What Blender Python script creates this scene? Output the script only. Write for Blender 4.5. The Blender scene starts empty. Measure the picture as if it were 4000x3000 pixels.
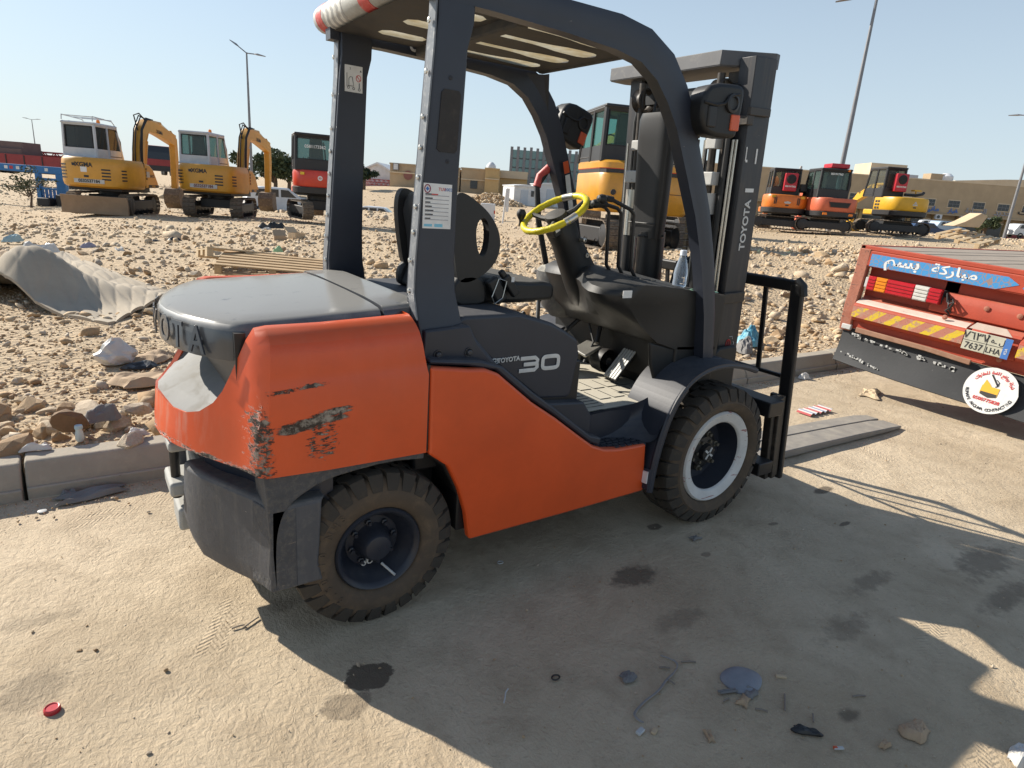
import bpy, bmesh, math, random
import numpy as np
from mathutils import Vector, Matrix, Euler
random.seed(7); RNG = np.random.default_rng(7)
PI = math.pi; R = math.radians
sc = bpy.context.scene
COL = sc.collection

# ------------------------------------------------------------ camera
CAM = np.array([-.7604, -2.3553, 1.4766]); YAW, PIT, ROL, FPX = R(55.0492), R(-16.5337), R(4.3121), 2475.4
_f = np.array([math.cos(PIT)*math.cos(YAW), math.cos(PIT)*math.sin(YAW), math.sin(PIT)])
_r = np.array([math.sin(YAW), -math.cos(YAW), 0.0]); _u = np.cross(_r, _f)
_r2 = math.cos(ROL)*_r + math.sin(ROL)*_u; _u2 = -math.sin(ROL)*_r + math.cos(ROL)*_u
cd = bpy.data.cameras.new('camera'); cam = bpy.data.objects.new('camera', cd); COL.objects.link(cam)
cd.sensor_width = 36; cd.lens = FPX/4000*36; cd.clip_start = .05; cd.clip_end = 4000
cam.matrix_world = Matrix([[_r2[i], _u2[i], -_f[i], CAM[i]] for i in range(3)] + [[0, 0, 0, 1]])
sc.camera = cam

# ------------------------------------------------------------ light
SUN_AZ = math.atan2(.872, -.49)        # direction the sun stands in (from +x, counter-clockwise)
SUN_EL = R(32)
w = bpy.data.worlds.new('World'); sc.world = w; w.use_nodes = True
nt = w.node_tree; nt.nodes.clear()
sky = nt.nodes.new('ShaderNodeTexSky'); sky.sky_type = 'NISHITA'; sky.sun_disc = False
sky.sun_elevation = SUN_EL; sky.sun_rotation = PI/2 - SUN_AZ
sky.altitude = 600; sky.air_density = 1.1; sky.dust_density = .5; sky.ozone_density = 1.0
HAZE = (4.6, 5.4, 6.0, 1)
bg = nt.nodes.new('ShaderNodeBackground'); bg.inputs[1].default_value = .092
wo = nt.nodes.new('ShaderNodeOutputWorld')
tc = nt.nodes.new('ShaderNodeTexCoord'); sxz = nt.nodes.new('ShaderNodeSeparateXYZ'); nt.links.new(tc.outputs['Generated'], sxz.inputs[0])
rp = nt.nodes.new('ShaderNodeValToRGB'); rp.color_ramp.elements[0].position = 0.0; rp.color_ramp.elements[1].position = .55      # pale desert haze thinning upward, the same all round
rp.color_ramp.elements[0].color = (.86, .86, .86, 1); rp.color_ramp.elements[1].color = (.10, .10, .10, 1)
nt.links.new(sxz.outputs[2], rp.inputs[0])
hz = nt.nodes.new('ShaderNodeMix'); hz.data_type = 'RGBA'; hz.inputs[7].default_value = HAZE
nt.links.new(rp.outputs[0], hz.inputs[0]); nt.links.new(sky.outputs[0], hz.inputs[6]); nt.links.new(hz.outputs[2], bg.inputs[0]); nt.links.new(bg.outputs[0], wo.inputs[0])
sd = bpy.data.lights.new('sun', 'SUN'); sd.energy = 5.0; sd.angle = R(.53); sd.color = (1.0, .93, .82)
sun = bpy.data.objects.new('sun', sd); COL.objects.link(sun)
_s = Vector((math.cos(SUN_AZ)*math.cos(SUN_EL), math.sin(SUN_AZ)*math.cos(SUN_EL), math.sin(SUN_EL)))
sun.rotation_euler = (-_s).to_track_quat('-Z', 'Y').to_euler()
vs = sc.view_settings; vs.view_transform = 'Standard'; vs.look = 'None'; vs.gamma = 1; vs.exposure = .62
vs.use_curve_mapping = False
try:
    sc.cycles.max_bounces = 6; sc.cycles.transparent_max_bounces = 8; sc.cycles.use_denoising = True
except Exception: pass

# ------------------------------------------------------------ pixel <-> place (photo pixels 4000x3000)
def ray(px, py):
    return ((px-2000)/FPX)*_r2 - ((py-1500)/FPX)*_u2 + _f
def CP(px, py, D):                      # point at camera depth D seen at that pixel
    return CAM + D*ray(px, py)
def GP(px, py, z=0.0):                  # point on the level plane z
    d = ray(px, py); t = (z-CAM[2])/d[2]; return CAM + t*d
def PL(px, py, ax, v):
    d = ray(px, py); t = (v-CAM[ax])/d[ax]; return CAM + t*d

# ------------------------------------------------------------ objects
def mesh(name, verts, faces, mats=None, parent=None, smooth=False, matidx=None, bevel=0, seg=2, loc=None, ang=35):
    me = bpy.data.meshes.new(name)
    me.from_pydata([tuple(map(float, v)) for v in verts], [], [tuple(int(i) for i in f) for f in faces])
    me.update()
    o = bpy.data.objects.new(name, me); COL.objects.link(o)
    if mats is not None:
        for m in (mats if isinstance(mats, (list, tuple)) else [mats]): me.materials.append(m)
    if matidx is not None: me.polygons.foreach_set('material_index', np.array(matidx, dtype=np.int32))
    if smooth:
        me.polygons.foreach_set('use_smooth', np.ones(len(me.polygons), dtype=bool))
    if parent is not None: o.parent = parent
    if loc is not None: o.location = tuple(loc)
    if bevel:
        b = o.modifiers.new('bevel', 'BEVEL'); b.width = bevel; b.segments = seg; b.limit_method = 'ANGLE'
        b.angle_limit = R(ang); b.harden_normals = False
        me.polygons.foreach_set('use_smooth', np.ones(len(me.polygons), dtype=bool))
        try: me.set_sharp_from_angle(angle=R(50))
        except Exception: pass
        ws = o.modifiers.new('wn', 'WEIGHTED_NORMAL'); ws.keep_sharp = True
    elif smooth:
        try: me.set_sharp_from_angle(angle=R(40))
        except Exception: pass
    return o
class MB:
    """mesh builder: pieces collected into one mesh"""
    def __init__(s): s.v = []; s.f = []; s.m = []; s.n = 0
    def add(s, v, f, m=0):
        v = [tuple(map(float, a)) for a in v]
        s.v += v; s.f += [tuple(i+s.n for i in q) for q in f]; s.m += [m]*len(f); s.n += len(v); return s
    def box(s, x0, x1, y0, y1, z0, z1, m=0, M=None):
        v = [(x, y, z) for x in (x0, x1) for y in (y0, y1) for z in (z0, z1)]
        if M is not None: v = [tuple(M @ Vector(a)) for a in v]
        return s.add(v, [(0,1,3,2),(4,6,7,5),(0,4,5,1),(2,3,7,6),(0,2,6,4),(1,5,7,3)], m)
    def prism(s, pts, ax, a, b, m=0, M=None, P2=None):
        """polygon pts in the plane across axis ax ('x': (y,z), 'y': (x,z), 'z': (x,y)), from a to b"""
        n = len(pts)
        def mk(p, c): return {'x': (c, p[0], p[1]), 'y': (p[0], c, p[1]), 'z': (p[0], p[1], c)}[ax]
        v = [mk(p, a) for p in pts] + [mk(p, b) for p in (P2 or pts)]
        if M is not None: v = [tuple(M @ Vector(q)) for q in v]
        f = [tuple(range(n))[::-1], tuple(range(n, 2*n))] + [(i, (i+1) % n, n+(i+1) % n, n+i) for i in range(n)]
        area = sum(pts[i][0]*pts[(i+1) % n][1]-pts[(i+1) % n][0]*pts[i][1] for i in range(n))
        flip = (area < 0) != (ax == 'y') != (b < a)
        if flip: f = [q[::-1] for q in f]
        return s.add(v, f, m)
    def tube(s, pts, r, n=10, m=0, cap=True, closed=False):
        pts = [Vector(p) for p in pts]; N = len(pts)
        rr = r if isinstance(r, (list, tuple)) else [r]*N
        prev = None; base = s.n; V = []; F = []
        for i, p in enumerate(pts):
            if closed: t = (pts[(i+1) % N]-pts[i-1])
            else: t = (pts[min(i+1, N-1)]-pts[max(i-1, 0)])
            t.normalize()
            if prev is None:
                a = Vector((0, 0, 1)) if abs(t.z) < .9 else Vector((1, 0, 0)); u = t.cross(a).normalized()
            else:
                u = (prev - t*prev.dot(t)).normalized()
            prev = u; q = t.cross(u)
            for k in range(n):
                c = 2*PI*k/n; V.append(p + (u*math.cos(c)+q*math.sin(c))*rr[i])
        for i in range(N if closed else N-1):
            j = (i+1) % N
            for k in range(n): F.append((i*n+k, i*n+(k+1) % n, j*n+(k+1) % n, j*n+k))
        if cap and not closed: F.append(tuple(range(n))[::-1]); F.append(tuple(range((N-1)*n, N*n)))
        return s.add(V, F, m)
    def lathe(s, prof, c, axis='y', n=32, m=0, a0=0, a1=2*PI, closed=False):
        """prof: (radius, offset along axis)"""
        V = []; F = []; full = abs(a1-a0-2*PI) < 1e-6; N = n if full else n+1; k = len(prof)
        for i in range(N):
            a = a0+(a1-a0)*i/n; ca, sa = math.cos(a), math.sin(a)
            for r, h in prof:
                V.append({'y': (c[0]+r*ca, c[1]+h, c[2]+r*sa), 'x': (c[0]+h, c[1]+r*ca, c[2]+r*sa), 'z': (c[0]+r*ca, c[1]+r*sa, c[2]+h)}[axis])
        for i in range(n):
            j = (i+1) % N
            for t in range(k if closed else k-1):
                u = (t+1) % k
                F.append((i*k+t, i*k+u, j*k+u, j*k+t))
        return s.add(V, F, m)
    def loft(s, rings, m=0, closed=True, cap=True):
        n = len(rings[0]); V = [p for r in rings for p in r]; F = []
        for i in range(len(rings)-1):
            for k in range(n if closed else n-1):
                F.append((i*n+k, i*n+(k+1) % n, (i+1)*n+(k+1) % n, (i+1)*n+k))
        if cap and closed: F.append(tuple(range(n))[::-1]); F.append(tuple(range((len(rings)-1)*n, len(rings)*n)))
        return s.add(V, F, m)
    def build(s, name, mats, parent=None, smooth=False, bevel=0, seg=2, loc=None, ang=35, fix=True):
        o = mesh(name, s.v, s.f, mats, parent, smooth, s.m, bevel, seg, loc, ang)
        if fix:
            bm = bmesh.new(); bm.from_mesh(o.data); bmesh.ops.recalc_face_normals(bm, faces=bm.faces); bm.to_mesh(o.data); bm.free()
            if smooth or bevel:
                try: o.data.set_sharp_from_angle(angle=R(42))
                except Exception: pass
        return o
def empty(name, loc=(0, 0, 0), rz=0, parent=None, M=None):
    o = bpy.data.objects.new(name, None); COL.objects.link(o); o.empty_display_size = .1
    if M is not None: o.matrix_world = M
    else: o.location = tuple(loc); o.rotation_euler = (0, 0, rz)
    return o
def tag(o, label=None, cat=None, group=None, kind=None):
    if label: o['label'] = label
    if cat: o['category'] = cat
    if group: o['group'] = group
    if kind: o['kind'] = kind
    return o
def struct(o): o['kind'] = 'structure'; return o
def text_mesh(s, size=1.0, bold=0.0, ext=.001, xs=1.0, align='CENTER', shear=0, font=None):
    cu = bpy.data.curves.new('t', 'FONT'); cu.body = s; cu.size = size; cu.offset = bold; cu.extrude = ext
    cu.align_x = align; cu.align_y = 'CENTER'; cu.shear = shear; cu.resolution_u = 3
    if font: cu.font = font
    ob = bpy.data.objects.new('t', cu); COL.objects.link(ob)
    dg = bpy.context.evaluated_depsgraph_get(); dg.update()
    me = bpy.data.meshes.new_from_object(ob.evaluated_get(dg))
    bpy.data.objects.remove(ob); bpy.data.curves.remove(cu)
    if xs != 1.0:
        for v in me.vertices: v.co.x *= xs
    return me
def text(name, s, size, origin, xdir, updir, mat, parent, bold=0.0, ext=.001, xs=1.0, shear=0, align='CENTER'):
    """lettering lying in the plane of xdir/updir, centred at origin"""
    me = text_mesh(s, size, bold, ext, xs, align, shear); me.name = name; me.materials.clear(); me.materials.append(mat)
    for p in me.polygons: p.material_index = 0
    x = Vector(xdir).normalized(); z = x.cross(Vector(updir)).normalized(); y = z.cross(x)
    M = Matrix([[x[i], y[i], z[i], origin[i]] for i in range(3)] + [[0, 0, 0, 1]])
    me.transform(M)
    o = bpy.data.objects.new(name, me); COL.objects.link(o)
    if parent is not None: o.parent = parent
    return o
def arc(c, r, a0, a1, n):
    return [(c[0]+r*math.cos(a0+(a1-a0)*i/n), c[1]+r*math.sin(a0+(a1-a0)*i/n)) for i in range(n+1)]
def smooth_poly(pts, it=2, closed=False):
    for _ in range(it):
        q = []
        N = len(pts)
        for i in range(N if closed else N-1):
            a = np.array(pts[i], float); b = np.array(pts[(i+1) % N], float)
            q += [tuple(a*.75+b*.25), tuple(a*.25+b*.75)]
        if not closed: q = [tuple(pts[0])]+q+[tuple(pts[-1])]
        pts = q
    return pts
def link_copy(o, parent=None, loc=None, rot=None):
    c = o.copy(); COL.objects.link(c); c.parent = parent
    if loc is not None: c.location = tuple(loc)
    if rot is not None: c.rotation_euler = rot
    return c
def copy_tree(o, parent=None):
    c = o.copy(); COL.objects.link(c); c.parent = parent
    if 'label' in c and parent is not None and False: pass
    for ch in list(o.children): copy_tree(ch, c)
    return c

# ------------------------------------------------------------ materials
def mat_new(name):
    m = bpy.data.materials.new(name); m.use_nodes = True; n = m.node_tree.nodes; n.clear()
    out = n.new('ShaderNodeOutputMaterial'); b = n.new('ShaderNodeBsdfPrincipled')
    m.node_tree.links.new(b.outputs[0], out.inputs[0]); return m, m.node_tree, b, out
def N(nt, t, **k):
    n = nt.nodes.new('ShaderNode'+t)
    for a, v in k.items():
        if a.startswith('i'): n.inputs[int(a[1:])].default_value = v
        else: setattr(n, a, v)
    return n
def noise(nt, co, scale, detail=4, rough=.6, dist=0.0):
    n = nt.nodes.new('ShaderNodeTexNoise'); n.inputs['Scale'].default_value = scale; n.inputs['Detail'].default_value = detail
    n.inputs['Roughness'].default_value = rough; n.inputs['Distortion'].default_value = dist
    nt.links.new(co, n.inputs['Vector']); return n.outputs['Fac']
def ramp(nt, fac, p0, p1, c0=(0,0,0,1), c1=(1,1,1,1)):
    r = nt.nodes.new('ShaderNodeValToRGB'); r.color_ramp.elements[0].position = p0; r.color_ramp.elements[1].position = p1
    r.color_ramp.elements[0].color = c0; r.color_ramp.elements[1].color = c1
    nt.links.new(fac, r.inputs[0]); return r.outputs[0]
def mix(nt, fac, a, b):
    m = nt.nodes.new('ShaderNodeMix'); m.data_type = 'RGBA'
    for sock, val in ((m.inputs[0], fac), (m.inputs[6], a), (m.inputs[7], b)):
        if hasattr(val, 'links'): nt.links.new(val, sock)
        elif isinstance(val, (int, float)): sock.default_value = val
        else: sock.default_value = (val[0], val[1], val[2], 1)
    return m.outputs[2]
def mth(nt, op, a, b=None, c=None):
    m = nt.nodes.new('ShaderNodeMath'); m.operation = op
    for i, val in enumerate((a, b, c)):
        if val is None: continue
        if hasattr(val, 'links'): nt.links.new(val, m.inputs[i])
        else: m.inputs[i].default_value = val
    return m.outputs[0]
def coords(nt, kind='Object', scale=None, rot=None):
    t = nt.nodes.new('ShaderNodeTexCoord'); o = t.outputs[kind]
    if scale or rot:
        mp = nt.nodes.new('ShaderNodeMapping'); nt.links.new(o, mp.inputs[0])
        if scale: mp.inputs['Scale'].default_value = scale
        if rot: mp.inputs['Rotation'].default_value = rot
        o = mp.outputs[0]
    return o
def bump(nt, b, h, strength=.3, dist=.01):
    n = nt.nodes.new('ShaderNodeBump'); n.inputs['Strength'].default_value = strength; n.inputs['Distance'].default_value = dist
    nt.links.new(h, n.inputs['Height']); nt.links.new(n.outputs[0], b.inputs['Normal']); return n
def mr(nt, v, a, b, va=0.0, vb=1.0):
    n = nt.nodes.new('ShaderNodeMapRange'); n.clamp = True
    for i, x in zip((1, 2, 3, 4), (a, b, va, vb)): n.inputs[i].default_value = x
    nt.links.new(v, n.inputs[0]); return n.outputs[0]
def up_mask(nt, lo=.3, hi=.95):
    g = nt.nodes.new('ShaderNodeNewGeometry'); s = nt.nodes.new('ShaderNodeSeparateXYZ'); nt.links.new(g.outputs['True Normal'], s.inputs[0])
    return ramp(nt, s.outputs[2], lo, hi)
DUST = (.42, .35, .26)
def paint(name, col, rough=.4, dirt=.3, dcol=DUST, dscale=6, dust_up=.0, scr=0.0, scol=(.25, .2, .16), metal=0.0, coat=0.0, bmp=.0, bscale=60, streak=0.0):
    """worn paint: patches of dust, chips (scr), settled dust on up-facing surfaces"""
    m, nt, b, out = mat_new(name); co = coords(nt)
    c = tuple(col)+(1,)
    f1 = noise(nt, co, dscale, 6, .65); v = mix(nt, ramp(nt, f1, .35, .75), tuple(x*.86 for x in col), tuple(min(1, x*1.08) for x in col))
    f2 = noise(nt, co, dscale*2.3, 8, .7, .4)
    lo = .74-.38*dirt
    dm = mth(nt, 'MULTIPLY', ramp(nt, f2, lo, lo+.30), min(1, dirt*1.25))
    v = mix(nt, dm, v, dcol)
    rg = mth(nt, 'ADD', mth(nt, 'MULTIPLY', dm, .4), rough)
    if streak:
        cs = coords(nt, scale=(14, 14, 1.2)); f3 = noise(nt, cs, 2.0, 6, .65)
        v = mix(nt, mth(nt, 'MULTIPLY', ramp(nt, f3, .5, .75), streak), v, dcol)
    if scr:
        cs = coords(nt, scale=(1.2, 1.2, 5.0)); f4 = noise(nt, cs, 7.0, 10, .72, .8)
        k = .70-.14*scr
        sm = ramp(nt, f4, k, k+.03); v = mix(nt, sm, v, scol); rg = mth(nt, 'MAXIMUM', rg, mth(nt, 'MULTIPLY', sm, .75))
    if dust_up:
        um = mth(nt, 'MULTIPLY', up_mask(nt), dust_up); v = mix(nt, mth(nt, 'MULTIPLY', um, ramp(nt, f2, .2, .7)), v, dcol)
        rg = mth(nt, 'ADD', rg, mth(nt, 'MULTIPLY', um, .35))
    nt.links.new(v, b.inputs['Base Color']); nt.links.new(rg, b.inputs['Roughness'])
    b.inputs['Metallic'].default_value = metal; b.inputs['Coat Weight'].default_value = coat; b.inputs['Coat Roughness'].default_value = .15
    if bmp: bump(nt, b, noise(nt, co, bscale, 6, .6), bmp, .004)
    return m
def plain(name, col, rough=.6, metal=0.0, emit=0, alpha=None, trans=0, ior=1.45):
    m, nt, b, out = mat_new(name); b.inputs['Base Color'].default_value = tuple(col)+(1,); b.inputs['Roughness'].default_value = rough
    b.inputs['Metallic'].default_value = metal
    if trans: b.inputs['Transmission Weight'].default_value = trans; b.inputs['IOR'].default_value = ior
    return m
def glass(name, tint=(.6, .75, .72), clear=.55, rough=.05):
    """thin pane: mostly see-through with a mirror reflection"""
    m, nt, b, out = mat_new(name)
    t = nt.nodes.new('ShaderNodeBsdfTransparent'); t.inputs[0].default_value = tuple(tint)+(1,)
    b.inputs['Base Color'].default_value = (tint[0]*.25, tint[1]*.25, tint[2]*.25, 1); b.inputs['Roughness'].default_value = rough
    mx = nt.nodes.new('ShaderNodeMixShader'); mx.inputs[0].default_value = clear
    nt.links.new(b.outputs[0], mx.inputs[1]); nt.links.new(t.outputs[0], mx.inputs[2]); nt.links.new(mx.outputs[0], out.inputs[0]); return m

M_ = {}
M_['orange'] = paint('orange_paint', (.68, .088, .016), .38, .14, (.45, .20, .12), 3.0, .25, .0, coat=.1, bmp=.03, bscale=25)
M_['dark'] = paint('charcoal_paint', (.026, .031, .045), .42, .30, (.085, .082, .082), 5, .9, .12, scol=(.16, .15, .14), bmp=.05)
M_['hood'] = paint('dusty_grey_hood', (.30, .30, .31), .30, .65, (.43, .41, .37), 4, .6, .1, scol=(.5, .48, .45), coat=.3)
M_['black'] = paint('black_steel', (.012, .012, .013), .45, .30, (.07, .06, .05), 8, .35, .1, scol=(.08, .07, .06))
M_['plastic'] = paint('black_plastic', (.012, .0125, .013), .52, .38, (.075, .07, .062), 7, .55, .0, bmp=.08, bscale=200)
M_['vinyl'] = paint('seat_vinyl', (.016, .016, .016), .5, .4, (.10, .095, .085), 5, 1.2, .0, bmp=.1, bscale=90)
M_['mastbrown'] = paint('greasy_mast_steel', (.035, .028, .022), .5, .6, (.15, .115, .08), 9, .3, .2, scol=(.2, .15, .1))
M_['iron'] = paint('rough_cast_iron', (.075, .078, .088), .6, .55, (.19, .175, .15), 9, .9, .2, scol=(.27, .24, .2), bmp=.4, bscale=45, streak=.35)
M_['rubber'] = paint('dusty_tyre_rubber', (.045, .038, .030), .85, .55, (.13, .098, .065), 9, .2, .0, bmp=.25, bscale=60)
M_['wall'] = paint('muddy_tyre_sidewall', (.085, .062, .042), .85, .7, (.165, .118, .075), 7, .1, .0, bmp=.2, bscale=40)
M_['rimdark'] = paint('dark_blue_rim', (.02, .024, .036), .4, .35, (.12, .11, .10), 9, .2, .1, scol=(.25, .22, .2))
M_['rimwhite'] = paint('chipped_white_rim', (.62, .61, .58), .5, .3, (.42, .37, .3), 10, .0, .75, scol=(.28, .07, .06))
M_['chrome'] = paint('dull_bright_steel', (.62, .60, .55), .3, .3, (.4, .36, .28), 12, .2, metal=.8)
M_['hose'] = plain('hydraulic_hose_rubber', (.02, .02, .02), .55)
M_['yellow_tape'] = paint('yellow_wrap', (.72, .60, .02), .35, .2, (.35, .3, .1), 25, .0, .0, bmp=.5, bscale=120)
M_['mat'] = paint('dusty_floor_mat', (.10, .10, .095), .85, .7, (.52, .48, .39), 4, 3.0, .0, bmp=.2)
M_['white'] = paint('white_sticker', (.74, .74, .72), .5, .25, (.45, .42, .38), 14)
M_['letter'] = paint('silver_lettering', (.62, .62, .6), .45, .3, (.35, .33, .3), 20)
M_['red'] = paint('red_marking', (.5, .03, .04), .4, .2)
M_['orange_lens'] = paint('orange_lens', (.62, .10, .03), .3, .2)
M_['blacktxt'] = plain('black_print', (.02, .02, .025), .6)
M_['redtxt'] = plain('red_print', (.55, .03, .03), .6)
M_['bluetxt'] = plain('blue_print', (.05, .16, .45), .6)
M_['greytxt'] = plain('grey_print', (.30, .30, .33), .6)
M_['palewhite'] = paint('dirty_white_patch', (.52, .52, .50), .6, .5, (.33, .31, .28), 9, .0, .4, scol=(.05, .05, .07))
# ============================================================ FORKLIFT (x forward, y left, rear axle at x=0)
FL = empty('forklift')
tag(FL, 'orange and charcoal forklift with a yellow wrapped steering wheel, parked beside the kerb', 'forklift')

def wheel(name, cx, yo, Rr, W, rim, side, front, label=None):
    """yo: outer face |y|; side -1 = right"""
    root = MB(); s = -side                                # s: direction from outer face inwards (+y for right side)
    y0 = side*yo; c = (cx, y0, Rr-.006)
    Rb = Rr-.020                                          # carcass
    prof = [(rim+.004, s*.030), (rim+.012, s*.012), (rim+.03, s*.002), ((rim+Rb)/2, -s*.004), (Rb-.045, s*.001), (Rb-.030, s*.006), (Rb-.008, s*.018), (Rb, s*.036),
            (Rb, s*(W-.036)), (Rb-.02, s*(W-.01)), ((rim+Rb)/2, s*(W+.002)), (rim+.01, s*(W-.02))]
    root.lathe(prof, c, 'y', 72)
    NL = 27 if not front else 30
    # ribs of the sidewall lettering ring
    # lugs: a shoulder row on each side reaching to the middle, with a step
    for half in (0, 1):
        for k in range(NL):
            a = 2*PI*(k+.5*half)/NL; da = 2*PI/NL
            hw = .40*da
            st = [(.000, Rb-.042, -.0, .80), (.004, Rb-.020, 0, .92), (.018, Rr-.006, .0, .97), (.034, Rr, .03, 1.0), (W*.26, Rr+.0, .10, 1.0), (W*.33, Rr+.0, .36, .95), (W*.485, Rr+.001, .40, .9)]
            top = []; bot = []
            for (yy, rr, sh, wf) in st:
                yy2 = yy if half == 0 else W-yy
                for e in (-1, 1):
                    an = a+sh*da+e*hw*wf
                    top.append((c[0]+rr*math.cos(an), y0+s*yy2, c[2]+rr*math.sin(an)))
                    rb = min(rr-.012, Rb-.002) if yy > .01 else rr-.014
                    yb = yy2+(.012 if half == 0 else -.012 if yy < .03 else 0)*(1 if yy < .03 else 0)
                    bot.append((c[0]+rb*math.cos(an), y0+s*yb, c[2]+rb*math.sin(an)))
            n = len(st); V = top+bot; F = []
            for i in range(n-1):
                F.append((2*i, 2*i+1, 2*i+3, 2*i+2))
                F.append((2*i, 2*i+2, 2*n+2*i+2, 2*n+2*i)); F.append((2*i+1, 2*n+2*i+1, 2*n+2*i+3, 2*i+3))
            F.append((0, 2*n, 2*n+1, 1)); F.append((2*n-2, 2*n-1, 4*n-1, 4*n-2))
            root.add(V, F, 1)
    return root
def wheel_obj(cx, yo, Rr, W, rim, side, front, vis=True):
    s = -side; y0 = side*yo; c = (cx, y0, Rr-.006)
    wh = empty('front_wheel' if front else 'rear_wheel'); wh.parent = FL
    ty = wheel('tyre', cx, yo, Rr, W, rim, side, front).build('tyre', [M_['wall'], M_['rubber']], wh, smooth=True)
    rb = MB()
    if front:
        # broad flange ring, white, then a deep dark dish
        rb.lathe([(rim-.002, s*.040), (rim+.004, s*.020), (rim-.004, s*.010), (rim-.042, s*.018), (rim-.050, s*.022), (rim-.054, s*.032)], c, 'y', 64, 0)
        rb.lathe([(rim-.054, s*.032), (rim-.060, s*.09), (rim-.075, s*.13), (.105, s*.135)], c, 'y', 64, 1)
        rb.build('rim', [M_['rimwhite'], M_['rimdark']], wh, smooth=True)
        d = MB(); d.lathe([(.112, s*.136), (.108, s*.118), (.085, s*.112), (.075, s*.095), (.045, s*.090), (.040, s*.066), (0.001, s*.064)], c, 'y', 32)
        d.build('hub', M_['black'], wh, smooth=True)
        if vis:
            b = MB()
            for k in range(6):
                a = 2*PI*k/6+.3
                p = (c[0]+.088*math.cos(a), y0+s*.112, c[2]+.088*math.sin(a))
                b.lathe([(.016, 0), (.016, -s*.016), (.009, -s*.018), (.009, -s*.032), (.001, -s*.032)], p, 'y', 6)
            for k in range(6):
                a = 2*PI*k/6
                b.lathe([(.008, 0), (.008, -s*.010), (.001, -s*.010)], (c[0]+.058*math.cos(a), y0+s*.092, c[2]+.058*math.sin(a)), 'y', 6)
            b.build('wheel_nuts', paint('greasy_nuts', (.09, .08, .06), .5, .5, (.3, .24, .12), 30, .2, .4, scol=(.5, .45, .35)), wh)
            cr = MB()   # worn star on the hub cap
            for k in range(4):
                a = PI/4+k*PI/2+.2
                M = Matrix.Translation(Vector((c[0], y0+s*.0635, c[2]))) @ Matrix.Rotation(-a, 4, 'Y')
                cr.box(.006, .033, -.0015, .0015, -.005, .005, M=M)
            cr.build('hub_cap_mark', M_['palewhite'], wh)
    else:
        rb.lathe([(rim+.004, s*.036), (rim+.008, s*.016), (rim+.002, s*.006), (rim-.008, s*.010), (rim-.016, s*.026), (rim-.028, s*.060), (.085, s*.092), (.084, s*.10)], c, 'y', 64, 0)
        rb.build('rim', [M_['rimdark']], wh, smooth=True)
        d = MB(); d.lathe([(.098, s*.094), (.096, s*.082), (.070, s*.080), (.056, s*.058), (.052, s*.030), (.044, s*.018), (.02, s*.012), (.001, s*.012)], c, 'y', 32)
        d.build('hub', M_['rimdark'], wh, smooth=True)
        if vis:
            b = MB()
            for k in range(8):
                a = 2*PI*k/8+.2
                b.lathe([(.012, 0), (.012, -s*.012), (.007, -s*.014), (.007, -s*.024), (.001, -s*.024)], (c[0]+.078*math.cos(a), y0+s*.082, c[2]+.078*math.sin(a)), 'y', 6)
            b.build('wheel_nuts', M_['rimdark'], wh)
            v = MB(); v.tube([(c[0]+.028, y0+s*.06, c[2]-.088), (c[0]+.060, y0+s*.012, c[2]-.118)], .0045, 8)
            v.build('valve_stem', M_['palewhite'], wh)
            g = MB(); g.lathe([(.014, 0), (.012, -s*.006), (.007, -s*.007)], (c[0]-.012, y0+s*.075, c[2]-.072), 'y', 12)
            g.lathe([(.010, 0), (.009, -s*.006), (.004, -s*.007)], (c[0]-.034, y0+s*.075, c[2]-.078), 'y', 12); g.build('chipped_nut_paint', M_['palewhite'], wh)
    return wh
RW = wheel_obj(0, .562, .287, .175, .146, -1, False)
FW = wheel_obj(1.70, .615, .348, .225, .226, -1, True)
wheel_obj(0, .562, .287, .175, .146, 1, False, False)
wheel_obj(1.70, .615, .348, .225, .226, 1, True, False)
# raised size marking on the rear tyre, following the sidewall
def ring_text(s, c, r, a_mid, step, size, mat, parent, y, name='tyre_marking'):
    me_all = MB(); n = len(s)
    for i, ch in enumerate(s):
        if ch == ' ': continue
        a = a_mid - (i-(n-1)/2)*step
        me = text_mesh(ch, size, .0006, .0012)
        up = Vector((math.cos(a), 0, math.sin(a))); xd = Vector((math.sin(a), 0, -math.cos(a)))
        zz = xd.cross(up); o = Vector((c[0]+r*math.cos(a), y, c[2]+r*math.sin(a)))
        Mx = Matrix([[xd[i2], up[i2], zz[i2], o[i2]] for i2 in range(3)]+[[0, 0, 0, 1]])
        me.transform(Mx)
        me_all.add([v.co[:] for v in me.vertices], [tuple(p.vertices) for p in me.polygons]); bpy.data.meshes.remove(me)
    return me_all.build(name, mat, parent, fix=False)
ring_text('6.50-10 NHS', (0, 0, .281), .205, R(178), R(9.5), .034, M_['wall'], RW, -.5665)

# ---------------- counterweight
cols = [((-.597, 0), (-.585, 0, .768)), ((-.590, -.09), (-.575, -.09, .764)), ((-.572, -.17), (-.558, -.173, .750)), ((-.546, -.24), (-.529, -.254, .754)),
        ((-.510, -.315), (-.497, -.315, .773)), ((-.480, -.37), (-.464, -.367, .813)), ((-.460, -.405), (-.442, -.399, .856)), ((-.440, -.44), (-.422, -.425, .912)), ((-.420, -.478), (-.402, -.452, .973)),
        ((-.403, -.515), (-.385, -.474, 1.025)), ((-.388, -.560), (-.366, -.490, 1.064)), ((-.366, -.580), (-.335, -.497, 1.071)), ((-.18, -.583), (-.18, -.496, 1.077)), ((0, -.583), (-.02, -.492, 1.084)), ((.148, -.583), (.112, -.488, 1.090))]
zf = [0, .02, .30, .60, .64, .70, .82, .90, .95, .985, 1.0]
yfac = [0, 0, 0, 0, .06, .09, .12, .24, .46, .74, 1.0]
zb0 = .632
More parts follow.
